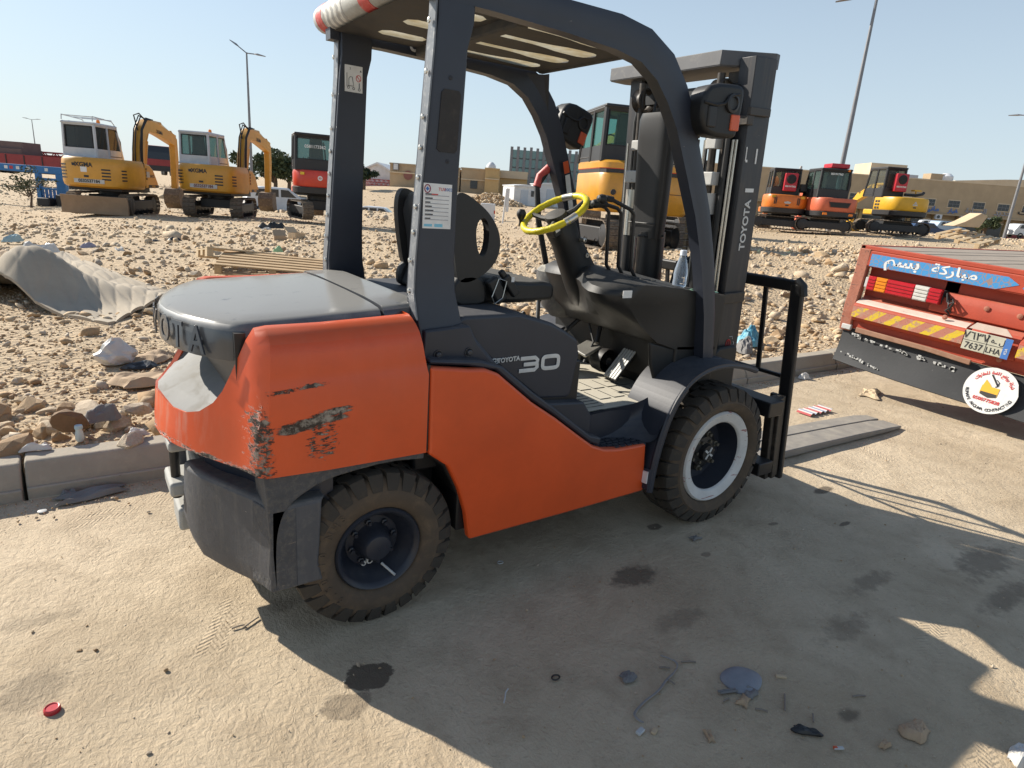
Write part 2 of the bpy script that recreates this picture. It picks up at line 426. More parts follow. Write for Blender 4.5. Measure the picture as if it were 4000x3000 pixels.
def cw_side(sgn):
    rings = []
    for j, (b, t) in enumerate(cols):
        col = []; wgt = min(1, max(0, (j-8)/3.0))
        for f, yf in zip(zf, yfac):
            g = yf*wgt + f*(1-wgt)
            zz = zb0-.004*(j > 11)+(t[2]-zb0)*f
            col.append((b[0]+(t[0]-b[0])*(f if j < 14 else (0 if f < .6 else (f-.6)/.4)), sgn*-1*(b[1]+(t[1]-b[1])*g) if sgn > 0 else b[1]+(t[1]-b[1])*g, zz))
        rings.append(col)
    return rings
cwm = MB()
for sgn in (-1, 1):
    rg = cw_side(sgn); n = len(rg[0]); V = [p for c in rg for p in c]; F = []
    for j in range(len(rg)-1):
        for k in range(n-1):
            q = (j*n+k, (j+1)*n+k, (j+1)*n+k+1, j*n+k+1); F.append(q if sgn < 0 else q[::-1])
    # inward lip along the top and the bottom
    off = len(V)
    for c in rg:
        p = c[-1]; inx = .03 if True else 0
        V.append((p[0]+.014, p[1]*(.968), p[2]-.004)); V.append((p[0]+.022, p[1]*.955, p[2]-.08))
        b = c[0]; V.append((b[0]*.90 if b[0] < 0 else b[0], b[1]*.86, b[2]))
    for j in range(len(rg)-1):
        a, b = j*n+n-1, (j+1)*n+n-1
        for q in ((a, b, off+3*(j+1), off+3*j), (off+3*j, off+3*(j+1), off+3*(j+1)+1, off+3*j+1), (off+3*j+2, off+3*(j+1)+2, (j+1)*n, j*n)):
            F.append(q if sgn < 0 else q[::-1])
    # front end
    j = len(rg)-1; V2 = len(V)
    for k in range(n): p = rg[j][k]; V.append((p[0], p[1]*.80, p[2]))
    for k in range(n-1):
        q = (j*n+k, V2+k, V2+k+1, j*n+k+1); F.append(q if sgn < 0 else q[::-1])
    cwm.add(V, F)
cw = mesh('counterweight', cwm.v, cwm.f, M_['orange'], FL, smooth=True)
cwm = None
bm = bmesh.new(); bm.from_mesh(cw.data); bmesh.ops.remove_doubles(bm, verts=bm.verts, dist=.0008); bmesh.ops.recalc_face_normals(bm, faces=bm.faces); bm.to_mesh(cw.data); bm.free()
cw.data.polygons.foreach_set('use_smooth', np.ones(len(cw.data.polygons), dtype=bool)); cw.data.set_sharp_from_angle(angle=R(38))
# chipped paint along the rear corner: separate worn material zones made in the shader
def cw_paint():
    m = M_['orange'].copy(); m.name = 'scraped_orange_paint'; nt = m.node_tree
    b = [n for n in nt.nodes if n.type == 'BSDF_PRINCIPLED'][0]
    src = b.inputs['Base Color'].links[0].from_socket
    co = coords(nt); sx = nt.nodes.new('ShaderNodeSeparateXYZ'); nt.links.new(co, sx.inputs[0])
    X, Y, Z = sx.outputs
    def band(v, c, wd, soft): return mth(nt, 'SUBTRACT', 1.0, ramp(nt, mth(nt, 'ABSOLUTE', mth(nt, 'SUBTRACT', v, c)), wd, wd+soft))
    ns = noise(nt, coords(nt, scale=(1, 1, 2.6)), 30, 12, .8, .4); nb = noise(nt, coords(nt, scale=(1, 1, 4.5)), 9, 12, .78, .3)
    low = mth(nt, 'SUBTRACT', 1.0, ramp(nt, Z, .80, .93))
    # corner chips
    k = mth(nt, 'MULTIPLY', band(X, -.372, .012, .05), low)
    m1 = ramp(nt, mth(nt, 'ADD', mth(nt, 'MULTIPLY', k, .30), ns), .755, .775)
    # long scrapes rising forward: rotated coordinate
    rr = mth(nt, 'SUBTRACT', Z, mth(nt, 'ADD', mth(nt, 'MULTIPLY', X, .22), .842))
    xr = mth(nt, 'MULTIPLY', band(X, -.22, .08, .10), 1.0)
    side = mr(nt, Y, -.575, -.565, 1, 0)
    wid = band(rr, 0, .012, .03)
    m2 = ramp(nt, mth(nt, 'ADD', mth(nt, 'MULTIPLY', mth(nt, 'MULTIPLY', wid, xr), .36), nb), .76, .80)
    rr2 = mth(nt, 'SUBTRACT', Z, mth(nt, 'ADD', mth(nt, 'MULTIPLY', X, .10), .925))
    m3 = ramp(nt, mth(nt, 'ADD', mth(nt, 'MULTIPLY', mth(nt, 'MULTIPLY', band(rr2, 0, .004, .012), band(X, -.27, .07, .08)), .30), ns), .76, .78)
    # low dotted scuffs
    st = noise(nt, coords(nt, scale=(30, 30, 120)), 1.2, 3, .6)
    k4 = mth(nt, 'MULTIPLY', band(X, -.20, .03, .05), band(Z, .735, .05, .05))
    m4 = ramp(nt, mth(nt, 'ADD', mth(nt, 'MULTIPLY', k4, .28), st), .78, .82)
    # bottom edge chips + a nick line at the front edge
    k5 = mth(nt, 'MULTIPLY', band(Z, .635, .006, .035), mr(nt, X, -.36, -.25, 1, .25))
    m5 = ramp(nt, mth(nt, 'ADD', mth(nt, 'MULTIPLY', k5, .26), nb), .74, .78)
    mm = mth(nt, 'MAXIMUM', mth(nt, 'MULTIPLY', mth(nt, 'MAXIMUM', mth(nt, 'MAXIMUM', m2, m3), m4), side), mth(nt, 'MAXIMUM', m1, m5))
    nc = noise(nt, co, 40, 5, .7)
    pc = mix(nt, ramp(nt, nc, .47, .62), (.040, .028, .020), (.30, .26, .21))
    col = mix(nt, mm, src, pc)
    # pinkish rubbed patches and dust veil at the rear
    rub = mth(nt, 'MULTIPLY', ramp(nt, noise(nt, coords(nt, scale=(6, 6, 1.2)), 3.2, 6, .65), .5, .72), mr(nt, X, -.54, -.44, .55, .03))
    col = mix(nt, rub, col, (.56, .36, .28))
    nt.links.new(col, b.inputs['Base Color'])
    rs = b.inputs['Roughness'].links[0].from_socket
    nt.links.new(mth(nt, 'MAXIMUM', rs, mth(nt, 'MULTIPLY', mm, .8)), b.inputs['Roughness'])
    bp = nt.nodes.new('ShaderNodeBump'); bp.inputs['Strength'].default_value = .6; bp.inputs['Distance'].default_value = .003; bp.invert = True
    nt.links.new(mm, bp.inputs['Height']); 
    old = b.inputs['Normal'].links[0].from_node; nt.links.new(old.outputs[0], bp.inputs['Normal']); nt.links.new(bp.outputs[0], b.inputs['Normal'])
    return m
cw.data.materials[0] = cw_paint()
# raised strip (casting line) on the rear right face
l = MB(); l.tube([(-.545, -.245, .905-.02), (-.40, -.535, .905-.02)], .004, 6)
# grey ledge in the notch
lg = MB(); tp = [(t[1], t[0], t[2]) for _, t in cols[:10]]
ya = [-p[0] for p in tp]; f0 = []; f1 = []; f2 = []
for y in np.linspace(-.425, .425, 29):
    a_ = abs(y); xx = float(np.interp(a_, ya, [p[1] for p in tp])); zz = float(np.interp(a_, ya, [p[2] for p in tp]))
    f0.append((xx+.006, y, zz-.003)); f1.append((min(xx+.05, -.425), y*.985, max(zz-.01, .785))); f2.append((-.405, y*.96, max(.845, min(zz, .87))))
lg.loft([f0, f1, f2], closed=False, cap=False)
lg.build('counterweight_ledge', paint('dusty_grey_ledge', (.17, .175, .175), .6, .6, (.27, .25, .215), 5, .5, .2, scol=(.10, .12, .16)), FL, smooth=True)
rw = MB(); rw.prism([(-.45, .80), (.45, .80), (.45, 1.04), (-.45, 1.04)], 'x', -.41, -.38); rw.build('recess_back', M_['black'], FL)
# lower iron casting
lo = MB()
for sg in (-1, 1):
    T = [(-.530, .115), (-.528, .19), (-.498, .275), (-.420, .402), (-.382, .472), (-.350, .568), (-.20, .568), (-.20, .115)]
    B = [(-.525, .075), (-.520, .13), (-.500, .20), (-.450, .315), (-.392, .430), (-.352, .568), (-.20, .568), (-.20, .075)]
    Bz = [.30, .24, .205, .205, .21, .235, .235, .30]
    ring = lambda P, z: [(x, sg*y, zz) for (x, y), zz in zip(P, z if isinstance(z, list) else [z]*len(P))]
    mid = [((a[0]*.35+b[0]*.65)-.014, a[1]*.35+b[1]*.65) for a, b in zip(T, B)]
    r0 = ring(B, Bz); r1 = ring(mid, [.34, .31, .29, .29, .29, .30, .30, .34]); r2 = ring(T, [.525, .535, .535, .522, .520, .520, .52, .525]); r3 = ring([(x+.014, y*.98) for x, y in T], [.535, .545, .545, .532, .530, .528, .53, .535])
    lo.loft([r0, r1, r2, r3] if sg > 0 else [q[::-1] for q in (r0, r1, r2, r3)])
lo.build('bumper_casting', M_['iron'], FL, bevel=.008)
# hitch block between, with its pin hole and hook
hb = MB(); hb.box(-.572, -.47, -.105, .105, .560, .600); hb.box(-.575, -.47, -.085, .085, .385, .440); hb.box(-.555, -.44, -.075, .075, .245, .335); hb.box(-.50, -.44, -.09, .09, .25, .52)
hb.build('tow_hitch', paint('pale_dusty_iron', (.36, .36, .34), .6, .5, (.46, .43, .37), 9, .4, .3, scol=(.1, .1, .1)), FL, bevel=.012)
hk = MB(); hk.tube([(-.548, -.02, .36), (-.548, -.02, .58)], .016, 10); hk.build('hitch_pin', M_['black'], FL, smooth=True)
# inset wall between casting and orange body
iw = MB()
for sg in (-1, 1):
    P = [(-.480, 0), (-.470, .16), (-.435, .25), (-.375, .34), (-.335, .43), (-.30, .50), (-.15, .52), (-.15, 0)]
    iw.prism([(x, sg*y) for x, y in P], 'z', .42, .636)
iw.build('inset_wall', M_['dark'], FL)
# side skirt with the wheel arch
sk = MB(); arcp = [(.148, .60), (.02, .612), (-.134, .598), (-.207, .582), (-.257, .556), (-.286, .538), (-.310, .512), (-.327, .470), (-.337, .42), (-.341, .34), (-.342, .236)]
arcp = smooth_poly(arcp, 1)
for sg in (-1, 1):
    poly = [(.148, .634)]+arcp+[(-.3525, .236), (-.360, .40), (-.366, .56), (-.372, .634)]
    sk.prism(poly, 'y', sg*.5695, sg*.42)
for sg in (-1, 1): sk.prism([(-.396, sg*.458), (-.362, sg*.5695), (-.28, sg*.5695), (-.28, sg*.458)], 'z', .236, .516, P2=[(-.388, sg*.466), (-.355, sg*.5695), (-.28, sg*.5695), (-.28, sg*.466)])
sk_o = sk.build('arch_skirt', paint('rough_dark_casting', (.065, .066, .072), .7, .7, (.17, .155, .13), 22, .4, .35, scol=(.25, .2, .15), bmp=1.0, bscale=70), FL, bevel=.006)
# ---------------- engine hood rear cover
def hood_ring(inset, z, zs=.035, xf=.028, x_end=None):
    P = [(-.560, 0), (-.553, .09), (-.530, .197), (-.496, .290), (-.455, .370), (-.422, .420), (-.398, .436), (-.36, .442), (-.20, .444), (-.05, .443), (.04, .442)]
    out = []
    full = [(x, -y) for x, y in P][::-1]+[(x, y) for x, y in P[1:]]
    for x, y in full:
        r = math.hypot(x+.15, y)
        f = 1-inset/.43
        xx = (x+.1)*f-.1 if x < 0 else x
        out.append((xx, y*f, z+zs*(xx+.575)/.6))
    return out
hd = MB()
rings = [hood_ring(.03, .930, .06), hood_ring(0.004, .937, .06), hood_ring(0, .98, .055), hood_ring(.002, 1.030, .045), hood_ring(.011, 1.049, .038), hood_ring(.028, 1.057, .036), hood_ring(.09, 1.064, .034), hood_ring(.2, 1.072, .030), hood_ring(.33, 1.076, .028)]
hd.loft(rings, cap=True)
hdo = hd.build('hood_rear_cover', paint('dusty_charcoal_hood', (.06, .065, .074), .30, .35, (.21, .205, .19), 6, 2.4, .10, scol=(.55, .53, .5), coat=.5), FL, smooth=True)
hm = hdo.data.materials[0]
h2 = MB(); P = [(.048, -.450), (.165, -.44), (.20, -.39), (.20, .39), (.165, .44), (.048, .450)]
zt = lambda x: 1.068+.034*(x+.575)/.6
def hr(f, dz): return [(x if x < .1 else x-(1-f)*.1, y*f, zt(x)+dz+.0) for x, y in P]
h2.loft([hr(1, -.13), hr(1, -.035), hr(.985, -.014), hr(.94, -.002), hr(.6, .004)])
h2.build('engine_hood', hm, FL, smooth=True)
for yy in (.095, -.125):
    o = MB(); o.lathe([(.030, 0), (.030, .0035), (.001, .0035)], (-.25 if yy < 0 else -.255, yy, 1.0785+.0), 'z', 24); o.build('hood_hole', M_['blacktxt'], FL)
# dark seal under the hood edge
for sg in (-1, 1):
    sl = MB(); tt = [t for _, t in cols[7:]]
    o_ = [(t[0]+.010, sg*-t[1]*.975, t[2]-.010) for t in tt]; i_ = [(max(t[0]+.02, -.40), sg*(.425 if t[2] > 1.03 else .40), t[2]-.028 if t[2] > 1.03 else t[2]+.01) for t in tt]
    sl.loft([o_, i_], closed=False, cap=False); sl.loft([[(p[0], p[1], p[2]-.05) for p in o_], o_], closed=False, cap=False); sl.build('hood_seal', M_['black'], FL, smooth=True)
# embossed maker's name on the rear of the hood, letter by letter round the curve
cp = [(-.562, 0), (-.555, .09), (-.534, .197), (-.500, .290), (-.460, .362), (-.418, .425)]
def cap_at(y):
    a = abs(y)
    for (x0, y0), (x1, y1) in zip(cp[:-1], cp[1:]):
        if a <= y1:
            t = (a-y0)/(y1-y0); return x0+(x1-x0)*t, math.atan2(x1-x0, y1-y0)*(1 if y > 0 else -1)
    return cp[-1][0], .9
em = MB(); em2 = MB()
for ch, y in zip('TOYOTA', (.19, .085, -.012, -.130, -.224, -.316)):
    x, sl_ = cap_at(y)
    x2, _ = cap_at(y-.03); x1, _ = cap_at(y+.03)
    xd = Vector((x2-x1, -.06, 0)).normalized(); up = Vector((.04, 0, 1)).normalized(); nn = xd.cross(up)
    for (mbx, bold, e, off) in ((em, .0012, .0022, .0026), (em2, .0026, .0008, .0010)):
        me = text_mesh(ch, .116, bold, e, .88); o = Vector((x, y, .995))+nn*(off+.004)
        me.transform(Matrix([[xd[i], up[i], nn[i], o[i]] for i in range(3)]+[[0, 0, 0, 1]]))
        mbx.add([v.co[:] for v in me.vertices], [tuple(p.vertices) for p in me.polygons]); bpy.data.meshes.remove(me)
em.build('embossed_lettering', hm, FL, fix=False); em2.build('lettering_outline', M_['dark'], FL, fix=False)

# ---------------- frame, orange side panels
edge = [(.155, .925), (.30, .905), (.365, .900), (.42, .878), (.578, .752), (.694, .676), (.82, .585), (.903, .527), (.97, .500), (1.05, .488), (1.213, .484)]
for sg in (-1, 1):
    poly = edge+[(1.237, .255), (.80, .248), (.338, .246), (.318, .36), (.285, .46), (.235, .560), (.160, .618)]
    p = MB(); p.prism(poly, 'y', sg*.584, sg*.545); 
    o = p.build('side_panel', M_['orange'] if sg > 0 else paint('orange_side_paint', (.68, .088, .016), .36, .18, (.5, .28, .2), 2.6, .25, .12, scol=(.2, .12, .09), coat=.08, bmp=.03, bscale=25), FL, bevel=.010, seg=3)
gp = MB(); 
for sg in (-1, 1): gp.box(.146, .158, sg*.50, sg*.574, .63, .93)
gp.build('panel_gap', M_['black'], FL)
fr = MB(); fr.box(-.34, 1.45, -.34, .34, .30, .62); fr.box(.30, 1.25, -.545, .545, .27, .47); fr.box(.16, .9, -.46, .46, .5, .86)
fr.box(-.05, .05, -.42, .42, .2, .36); fr.box(1.6, 1.8, -.42, .42, .25, .45)
for sg in (-1, 1):
    fr.prism([(.17, .60), (.34, .60), (.34, .26), (.30, .42), (.24, .54)], 'y', sg*.54, sg*.40)
fr.build('chassis', M_['black'], FL, bevel=.01)
# dark step side below the floor
def off_edge(): return edge
st = MB()
for sg in (-1, 1):
    st.prism([(.157, .93), (.30, .912), (.42, .885), (.578, .759), (.694, .683), (.82, .592), (.90, .534), (.955, .512), (.962, .545), (.90, .565), (.82, .622), (.70, .71), (.59, .785), (.45, .895), (.36, .925), (.16, .945)], 'y', sg*.565, sg*.50)
    st.prism([(.16, .60), (.16, 1.0), (.315, 1.045), (.468, .882), (.60, .775), (.70, .708), (.90, .69), (.952, .62), (.952, .47), (.5, .47)], 'y', sg*.505, sg*.44)
st.build('side_sill', M_['dark'], FL, bevel=.012)
# battery / seat cover with the model panel
cv = MB(); side = [(.315, 1.052), (.345, 1.062), (.577, 1.062), (.733, 1.018), (.80, .985), (.868, .945), (.885, .88), (.862, .715), (.84, .70), (.697, .712), (.468, .884), (.30, 1.03)]
cv.prism(side, 'y', -.462, .462); cvo = cv.build('seat_cover', M_['dark'], FL, bevel=.022, seg=4, ang=25)
# side lettering
ml = MB(); lx, lz = .588, .831
for (x0, glyph) in ((lx, '3'), (lx+.101, '0')):
    w_, h_, t_ = .095, .066, .019; z0 = lz
    if glyph == '0':
        ml.tube([(x0+w_/2+(w_/2-.009)*math.copysign(abs(math.cos(a))**.45, math.cos(a)), -.4655, z0+h_/2+(h_/2-.009)*math.copysign(abs(math.sin(a))**.45, math.sin(a))) for a in np.linspace(0, 2*PI, 29)[:-1]], .0092, 6, closed=True)
    else:
        ml.tube([(x0+.004, -.4655, z0+h_-.009), (x0+w_-.022, -.4655, z0+h_-.009), (x0+w_-.010, -.4655, z0+h_-.020), (x0+w_-.012, -.4655, z0+h_/2+.004), (x0+w_-.022, -.4655, z0+h_/2), (x0+.020, -.4655, z0+h_/2)], .0088, 6)
        ml.tube([(x0+w_-.022, -.4655, z0+h_/2), (x0+w_-.010, -.4655, z0+h_/2-.006), (x0+w_-.010, -.4655, z0+.020), (x0+w_-.022, -.4655, z0+.009), (x0+.000, -.4655, z0+.009)], .0088, 6)
mlo = ml.build('model_lettering', M_['letter'], FL)
for v_ in mlo.data.vertices: v_.co.y = -.4655+(v_.co.y+.4655)*.12
text('maker_lettering', 'TOYOTA', .0245, (.537, -.4655, .8895), (1, 0, .03), (0, 0, 1), M_['letter'], FL, bold=.0009, xs=1.0)
lgm = MB()
for rx, rz in ((.0155, .0115), (.006, .0105)):
    lgm.tube([(.474+rx*math.cos(a), -.4655, .887+rz*math.sin(a)) for a in np.linspace(0, 2*PI, 20)[:-1]], .0017, 6, closed=True)
lgm.tube([(.474+.013*math.cos(a), -.4655, .892+.005*math.sin(a)) for a in np.linspace(0, 2*PI, 16)[:-1]], .0016, 6, closed=True)
lgm.build('oval_emblem', M_['letter'], FL)
# ---------------- floor, step, front fender
fb = MB(); fb.prism([(.86, .30), (.86, .612), (1.62, .612), (1.62, .30)], 'y', -.44, .44); fb.build('floor_base', M_['dark'], FL, bevel=.01)
fs = MB(); fs.prism([(.90, .46), (.90, .600), (1.0, .606), (1.30, .622), (1.38, .70), (1.30, .612), (1.262, .50), (1.262, .46)], 'y', -.455, -.44); fs.build('step_riser', M_['dark'], FL)
stp = MB(); stp.box(.965, 1.222, -.578, -.44, .465, .485); stp.build('step', M_['dark'], FL, bevel=.006)
tr = MB()
for i in range(5):
    for k in range(7):
        x0 = .975+k*.035; y0 = -.578+i*.025
        tr.box(x0+(i % 2)*.012, x0+.026+(i % 2)*.012, y0+.008, y0+.020, .4852, .490)
tr.build('step_treads', M_['dark'], FL)
fm = MB(); fm.prism([(.89, -.44), (1.40, -.445), (1.56, -.36), (1.60, -.2), (1.60, .46), (.89, .46)], 'z', .613, .621); fm.build('floor_mat', M_['mat'], FL, bevel=.003)
mt = MB()
for i in range(2):
    for k in range(4): mt.box(1.14+k*.085, 1.205+k*.085, -.34+i*.14-.0*k, -.225+i*.14, .6205, .6245)
for k in range(7): mt.box(.93+.0*k, 1.10, -.41+k*.035, -.385+k*.035, .6205, .6245)
mt.build('mat_ribs', M_['mat'], FL)
# curved front body side + fender
fo = [(1.232, .275), (1.238, .40), (1.262, .53), (1.298, .645), (1.36, .735), (1.43, .785), (1.52, .815), (1.64, .822), (1.76, .805), (1.86, .775)]
fo = smooth_poly(fo, 2)
for sg in (-1, 1):
    f = MB(); inner = [(x+.0, z-.02) for x, z in fo]
    poly = fo+[(x-(0 if i > len(fo)*.45 else -.022), z-.020) for i, (x, z) in reversed(list(enumerate(fo)))]
    f.prism(poly, 'y', sg*.622, sg*.36)
    # flare: rounded outer lip
    f.tube([(x+.006, sg*.612, z-.012) for x, z in fo], .013, 8)
    f.build('front_fender', M_['dark'], FL, smooth=True)
TOPC = [(.955, .455, .616), (1.10, .46, .619), (1.25, .467, .632), (1.34, .472, .665), (1.43, .475, .715), (1.52, .472, .775), (1.62, .46, .818)]
BOTC = [(.955, .455, .486), (1.10, .46, .486), (1.19, .505, .486), (1.236, .605, .484), (1.272, .612, .585), (1.345, .612, .715), (1.56, .612, .818)]
for sg in (-1, 1):
    sh = MB(); rows = []
    TC_ = smooth_poly(TOPC, 2); BC_ = smooth_poly(BOTC, 2)
    for f_ in np.linspace(0, 1, 7):
        rows.append([(a[0]+(b[0]-a[0])*f_+.035*math.sin(PI*f_)*(1 if i > len(TC_)*.45 else .4), sg*(a[1]+(b[1]-a[1])*f_-.030*math.sin(PI*f_)), a[2]+(b[2]-a[2])*f_-.012*math.sin(PI*f_)) for i, (a, b) in enumerate(zip(TC_, BC_))])
    sh.loft(rows, closed=False, cap=False); sh.build('fender_shoulder', M_['dark'], FL, smooth=True)
# mud flap tab low behind the front wheel
tb = MB(); tb.prism([(-.618, .275), (-.50, .265), (-.50, .36), (-.618, .37)], 'x', 1.222, 1.236); tb.build('mud_flap', M_['dark'], FL, bevel=.004)
tb = MB(); tb.prism([(-.612, .305), (-.565, .300), (-.565, .355), (-.612, .362)], 'x', 1.216, 1.221); tb.build('flap_sticker', M_['white'], FL)
# ---------------- overhead guard
def bar_path(mb, pts, widths, depth, yin, m=0):
    """rectangular bar following (x,y,z) pts, widths in the xz plane, depth across y"""
    pts = [Vector(p) for p in pts]; rings = []
    for i, p in enumerate(pts):
        t = (pts[min(i+1, len(pts)-1)]-pts[max(i-1, 0)]); t.y = 0; t.normalize(); n = Vector((t.z, 0, -t.x)) * -1
        w = widths[i] if isinstance(widths, (list, tuple)) else widths
        a = p+n*w/2; b = p-n*w/2
        # outer side shaped: a ridge along the middle
        q = [a, a+Vector((0, -yin*.5, 0)), Vector((p+n*w*.18))+Vector((0, -yin*.62, 0)), Vector((p-n*w*.18))+Vector((0, -yin*.5, 0)), b+Vector((0, -yin*.5, 0)), b, b+Vector((0, yin*.5, 0)), a+Vector((0, yin*.5, 0))]
        rings.append([tuple(c) for c in q])
    mb.loft(rings, m)
gpath = [(.16, 2.062), (.40, 2.066), (.70, 2.064), (.92, 2.060), (1.06, 2.040), (1.17, 1.985), (1.25, 1.90), (1.315, 1.80), (1.40, 1.62), (1.475, 1.46), (1.55, 1.24), (1.60, 1.02), (1.628, .80)]
for sg in (-1, 1):
    g = MB(); pp = []
    for x, z in gpath:
        t = max(0, min(1, (2.0-z)/1.2)); pp.append((x, sg*(.425+.06*t), z))
    wd = [.085, .09, .10, .115, .12, .125, .12, .108, .098, .09, .082, .074, .068]
    bar_path(g, pp, wd, .05, sg*-.055 if sg > 0 else .055)
    g.build('guard_rail', M_['dark'], FL, smooth=True)
    ft = MB(); ft.box(1.575, 1.70, min(sg*.455, sg*.53), max(sg*.455, sg*.53), .802, .82); ft.build('pillar_foot', M_['dark'], FL, bevel=.005)
    # rear post
    p = MB(); rings = []
    for z, x0, x1, yo, yi in ((2.10, .200, .335, .445, .385), (1.97, .203, .330, .447, .387), (1.9, .196, .312, .447, .387), (1.5, .168, .298, .448, .390), (1.25, .152, .296, .450, .394), (1.15, .146, .300, .458, .398), (1.05, .152, .318, .478, .405), (.985, .160, .345, .497, .412), (.92, .165, .385, .505, .42)):
        rings.append([(x0, sg*yi, z), (x0, sg*yo, z), (x0+.012, sg*(yo+.006), z), (x1-.012, sg*(yo+.006), z), (x1, sg*yo, z), (x1, sg*yi, z)])
    p.loft(rings if sg < 0 else [q[::-1] for q in rings])
    po = p.build('rear_post', M_['dark'], FL, bevel=.004)
    fl = MB(); rr2 = []
    for z, x0, yo in ((2.06, .196, .452), (1.9, .192, .453), (1.5, .164, .454), (1.25, .148, .456), (1.15, .142, .464), (1.06, .148, .482)):
        rr2.append([(x0, sg*(yo-.046), z), (x0-.001, sg*yo, z), (x0+.004, sg*(yo+.001), z), (x0+.004, sg*(yo-.046), z)])
    fl.loft(rr2 if sg < 0 else [q[::-1] for q in rr2]); flo = fl.build('post_flange', paint('sunlit_scuffed_flange', (.16, .17, .185), .35, .6, (.42, .42, .40), 14, .0, .3, scol=(.05, .055, .08)), FL)  # sunlit rear face of the post put into a lighter strip colour
    rv = MB()
    for z in (1.96, 1.82, 1.69, 1.60, 1.51, 1.42, 1.34, 1.25, 1.15):
        x0 = .188 if z > 1.85 else .164+(.188-.164)*(z-1.5)/.4 if z > 1.5 else .148+(z-1.25)*.064 if z > 1.25 else .145
        rv.lathe([(.009, 0), (.008, -.004), (.001, -.006)], (x0-.003, sg*.43, z), 'x', 10)
    rv.build('rivets', M_['chrome'], FL, smooth=True)
    pl = MB(); P = [(.165, 1.03), (.158, .915), (.17, .905), (.30, .900), (.435, .885), (.445, .895), (.37, .975), (.335, 1.04)]
    pl.prism(P, 'y', sg*.512, sg*.44); pl.build('post_foot', M_['dark'], FL, bevel=.008)
    bt = MB()
    for bx in (.215, .335):
        bt.lathe([(.017, 0), (.017, sg*.004), (.015, sg*.004), (.011, sg*.001), (.010, sg*.010), (.006, sg*.012), (.001, sg*.012)], (bx, sg*.512, .945), 'y', 12)
    bt.build('post_bolts', paint('worn_bolt', (.05, .05, .055), .4, .5, (.3, .28, .25), 60), FL)
# tail-lamp opening in the right post
op = MB(); P = [(.222, 1.60), (.228, 1.607), (.288, 1.607), (.294, 1.60), (.284, 1.775), (.278, 1.782), (.226, 1.782), (.220, 1.775)]
P = [(.212, 1.600), (.222, 1.592), (.276, 1.592), (.284, 1.602), (.290, 1.765), (.282, 1.776), (.232, 1.776), (.222, 1.766)]
op.prism(P, 'y', -.4565, -.4545); op.build('lamp_opening', paint('dusty_inside', (.035, .032, .03), .8, .6, (.09, .08, .07), 12), FL)
for z in (1.81, 1.565):
    o = MB(); o.lathe([(.007, 0), (.001, -.001)], (.252, -.4548, z), 'y', 10); o.build('screw_hole', M_['blacktxt'], FL)
# inspection sticker on the right post
stx = MB(); stx.box(.170, .272, -.4565, -.4553, 1.355, 1.495); sto = stx.build('inspection_sticker', M_['white'], FL)
for s, z, sz, m, x in (('TUV', 1.478, .014, 'redtxt', .236), ('.2002', 1.478, .014, 'bluetxt', .257)):
    text('sticker_heading', s, sz, (x, -.4572, z), (1, 0, 0), (0, 0, 1), M_[m], FL, ext=.0002)
lw = MB(); 
for k in range(7): lw.box(.177, .262, -.4571, -.4566, 1.457-k*.0125, 1.459-k*.0125)
lw.build('form_lines', M_['greytxt'], FL)
lw = MB()
for k in range(7): lw.box(.177, .177+(.022, .026, .018, .024, .03, .028, .02)[k], -.4574, -.4571, 1.460-k*.0125, 1.4635-k*.0125)
lw.build('form_words', M_['blacktxt'], FL)
lw = MB(); lw.box(.198, .222, -.4574, -.4571, 1.460, 1.4635); lw.build('form_red_words', M_['redtxt'], FL)
lw = MB(); lw.box(.175, .204, -.4571, -.4566, 1.361, 1.369); lw.box(.212, .242, -.4571, -.4566, 1.360, 1.370); lw.build('form_blue_boxes', plain('pale_blue_print', (.2, .5, .65), .6), FL)
em_ = MB(); em_.tube([(.184+.010*math.cos(a), -.457, 1.478+.012*math.sin(a)) for a in np.linspace(0, 2*PI, 18)[:-1]], .0018, 5, closed=True); em_.build('round_stamp', plain('maroon_print', (.25, .04, .08), .6), FL)
em_ = MB(); em_.prism([(.184, 1.471), (.190, 1.478), (.184, 1.485), (.178, 1.478)], 'y', -.4573, -.4566); em_.build('stamp_centre', M_['bluetxt'], FL)
# warning sticker inside the left post (little truck pictogram and a prohibition ring)
ws_ = MB(); ws_.box(.215, .290, .3855, .3868, 1.835, 1.935); ws_.build('warning_sticker', M_['white'], FL)
pc = MB(); yy = .3850
pc.tube([(.224, yy, 1.905), (.224, yy, 1.855)], .0012, 4); pc.tube([(.232, yy, 1.857), (.232, yy, 1.885), (.238, yy, 1.892), (.246, yy, 1.892), (.250, yy, 1.872), (.252, yy, 1.858), (.228, yy, 1.857)], .0011, 4)
for cx, cz in ((.230, 1.851), (.252, 1.849), (.276, 1.847)): pc.tube([(cx+.0045*math.cos(a), yy, cz+.0045*math.sin(a)) for a in np.linspace(0, 2*PI, 12)[:-1]], .001, 4, closed=True)
pc.tube([(.276, yy, 1.853), (.276, yy, 1.872)], .0016, 4)
pc.prism([(.278, 1.914), (.286, 1.914), (.282, 1.922)], 'y', yy, yy-.0004)
pc.build('pictogram', M_['blacktxt'], FL)
pc = MB(); pc.tube([(.273+.010*math.cos(a), yy, 1.889+.012*math.sin(a)) for a in np.linspace(0, 2*PI, 18)[:-1]], .0013, 5, closed=True); pc.tube([(.266, yy, 1.898), (.280, yy, 1.880)], .0013, 4)
pc.build('prohibition_ring', M_['redtxt'], FL)
text('sticker_code', '2', .012, (.238, .3850, 1.922), (1, 0, 0), (0, 0, 1), M_['blacktxt'], FL, ext=.0002)
text('stencil_letter', 'C', .05, (.52, .3935, 2.05), (1, 0, 0), (0, 0, 1), M_['letter'], FL, bold=.003, ext=.0004)

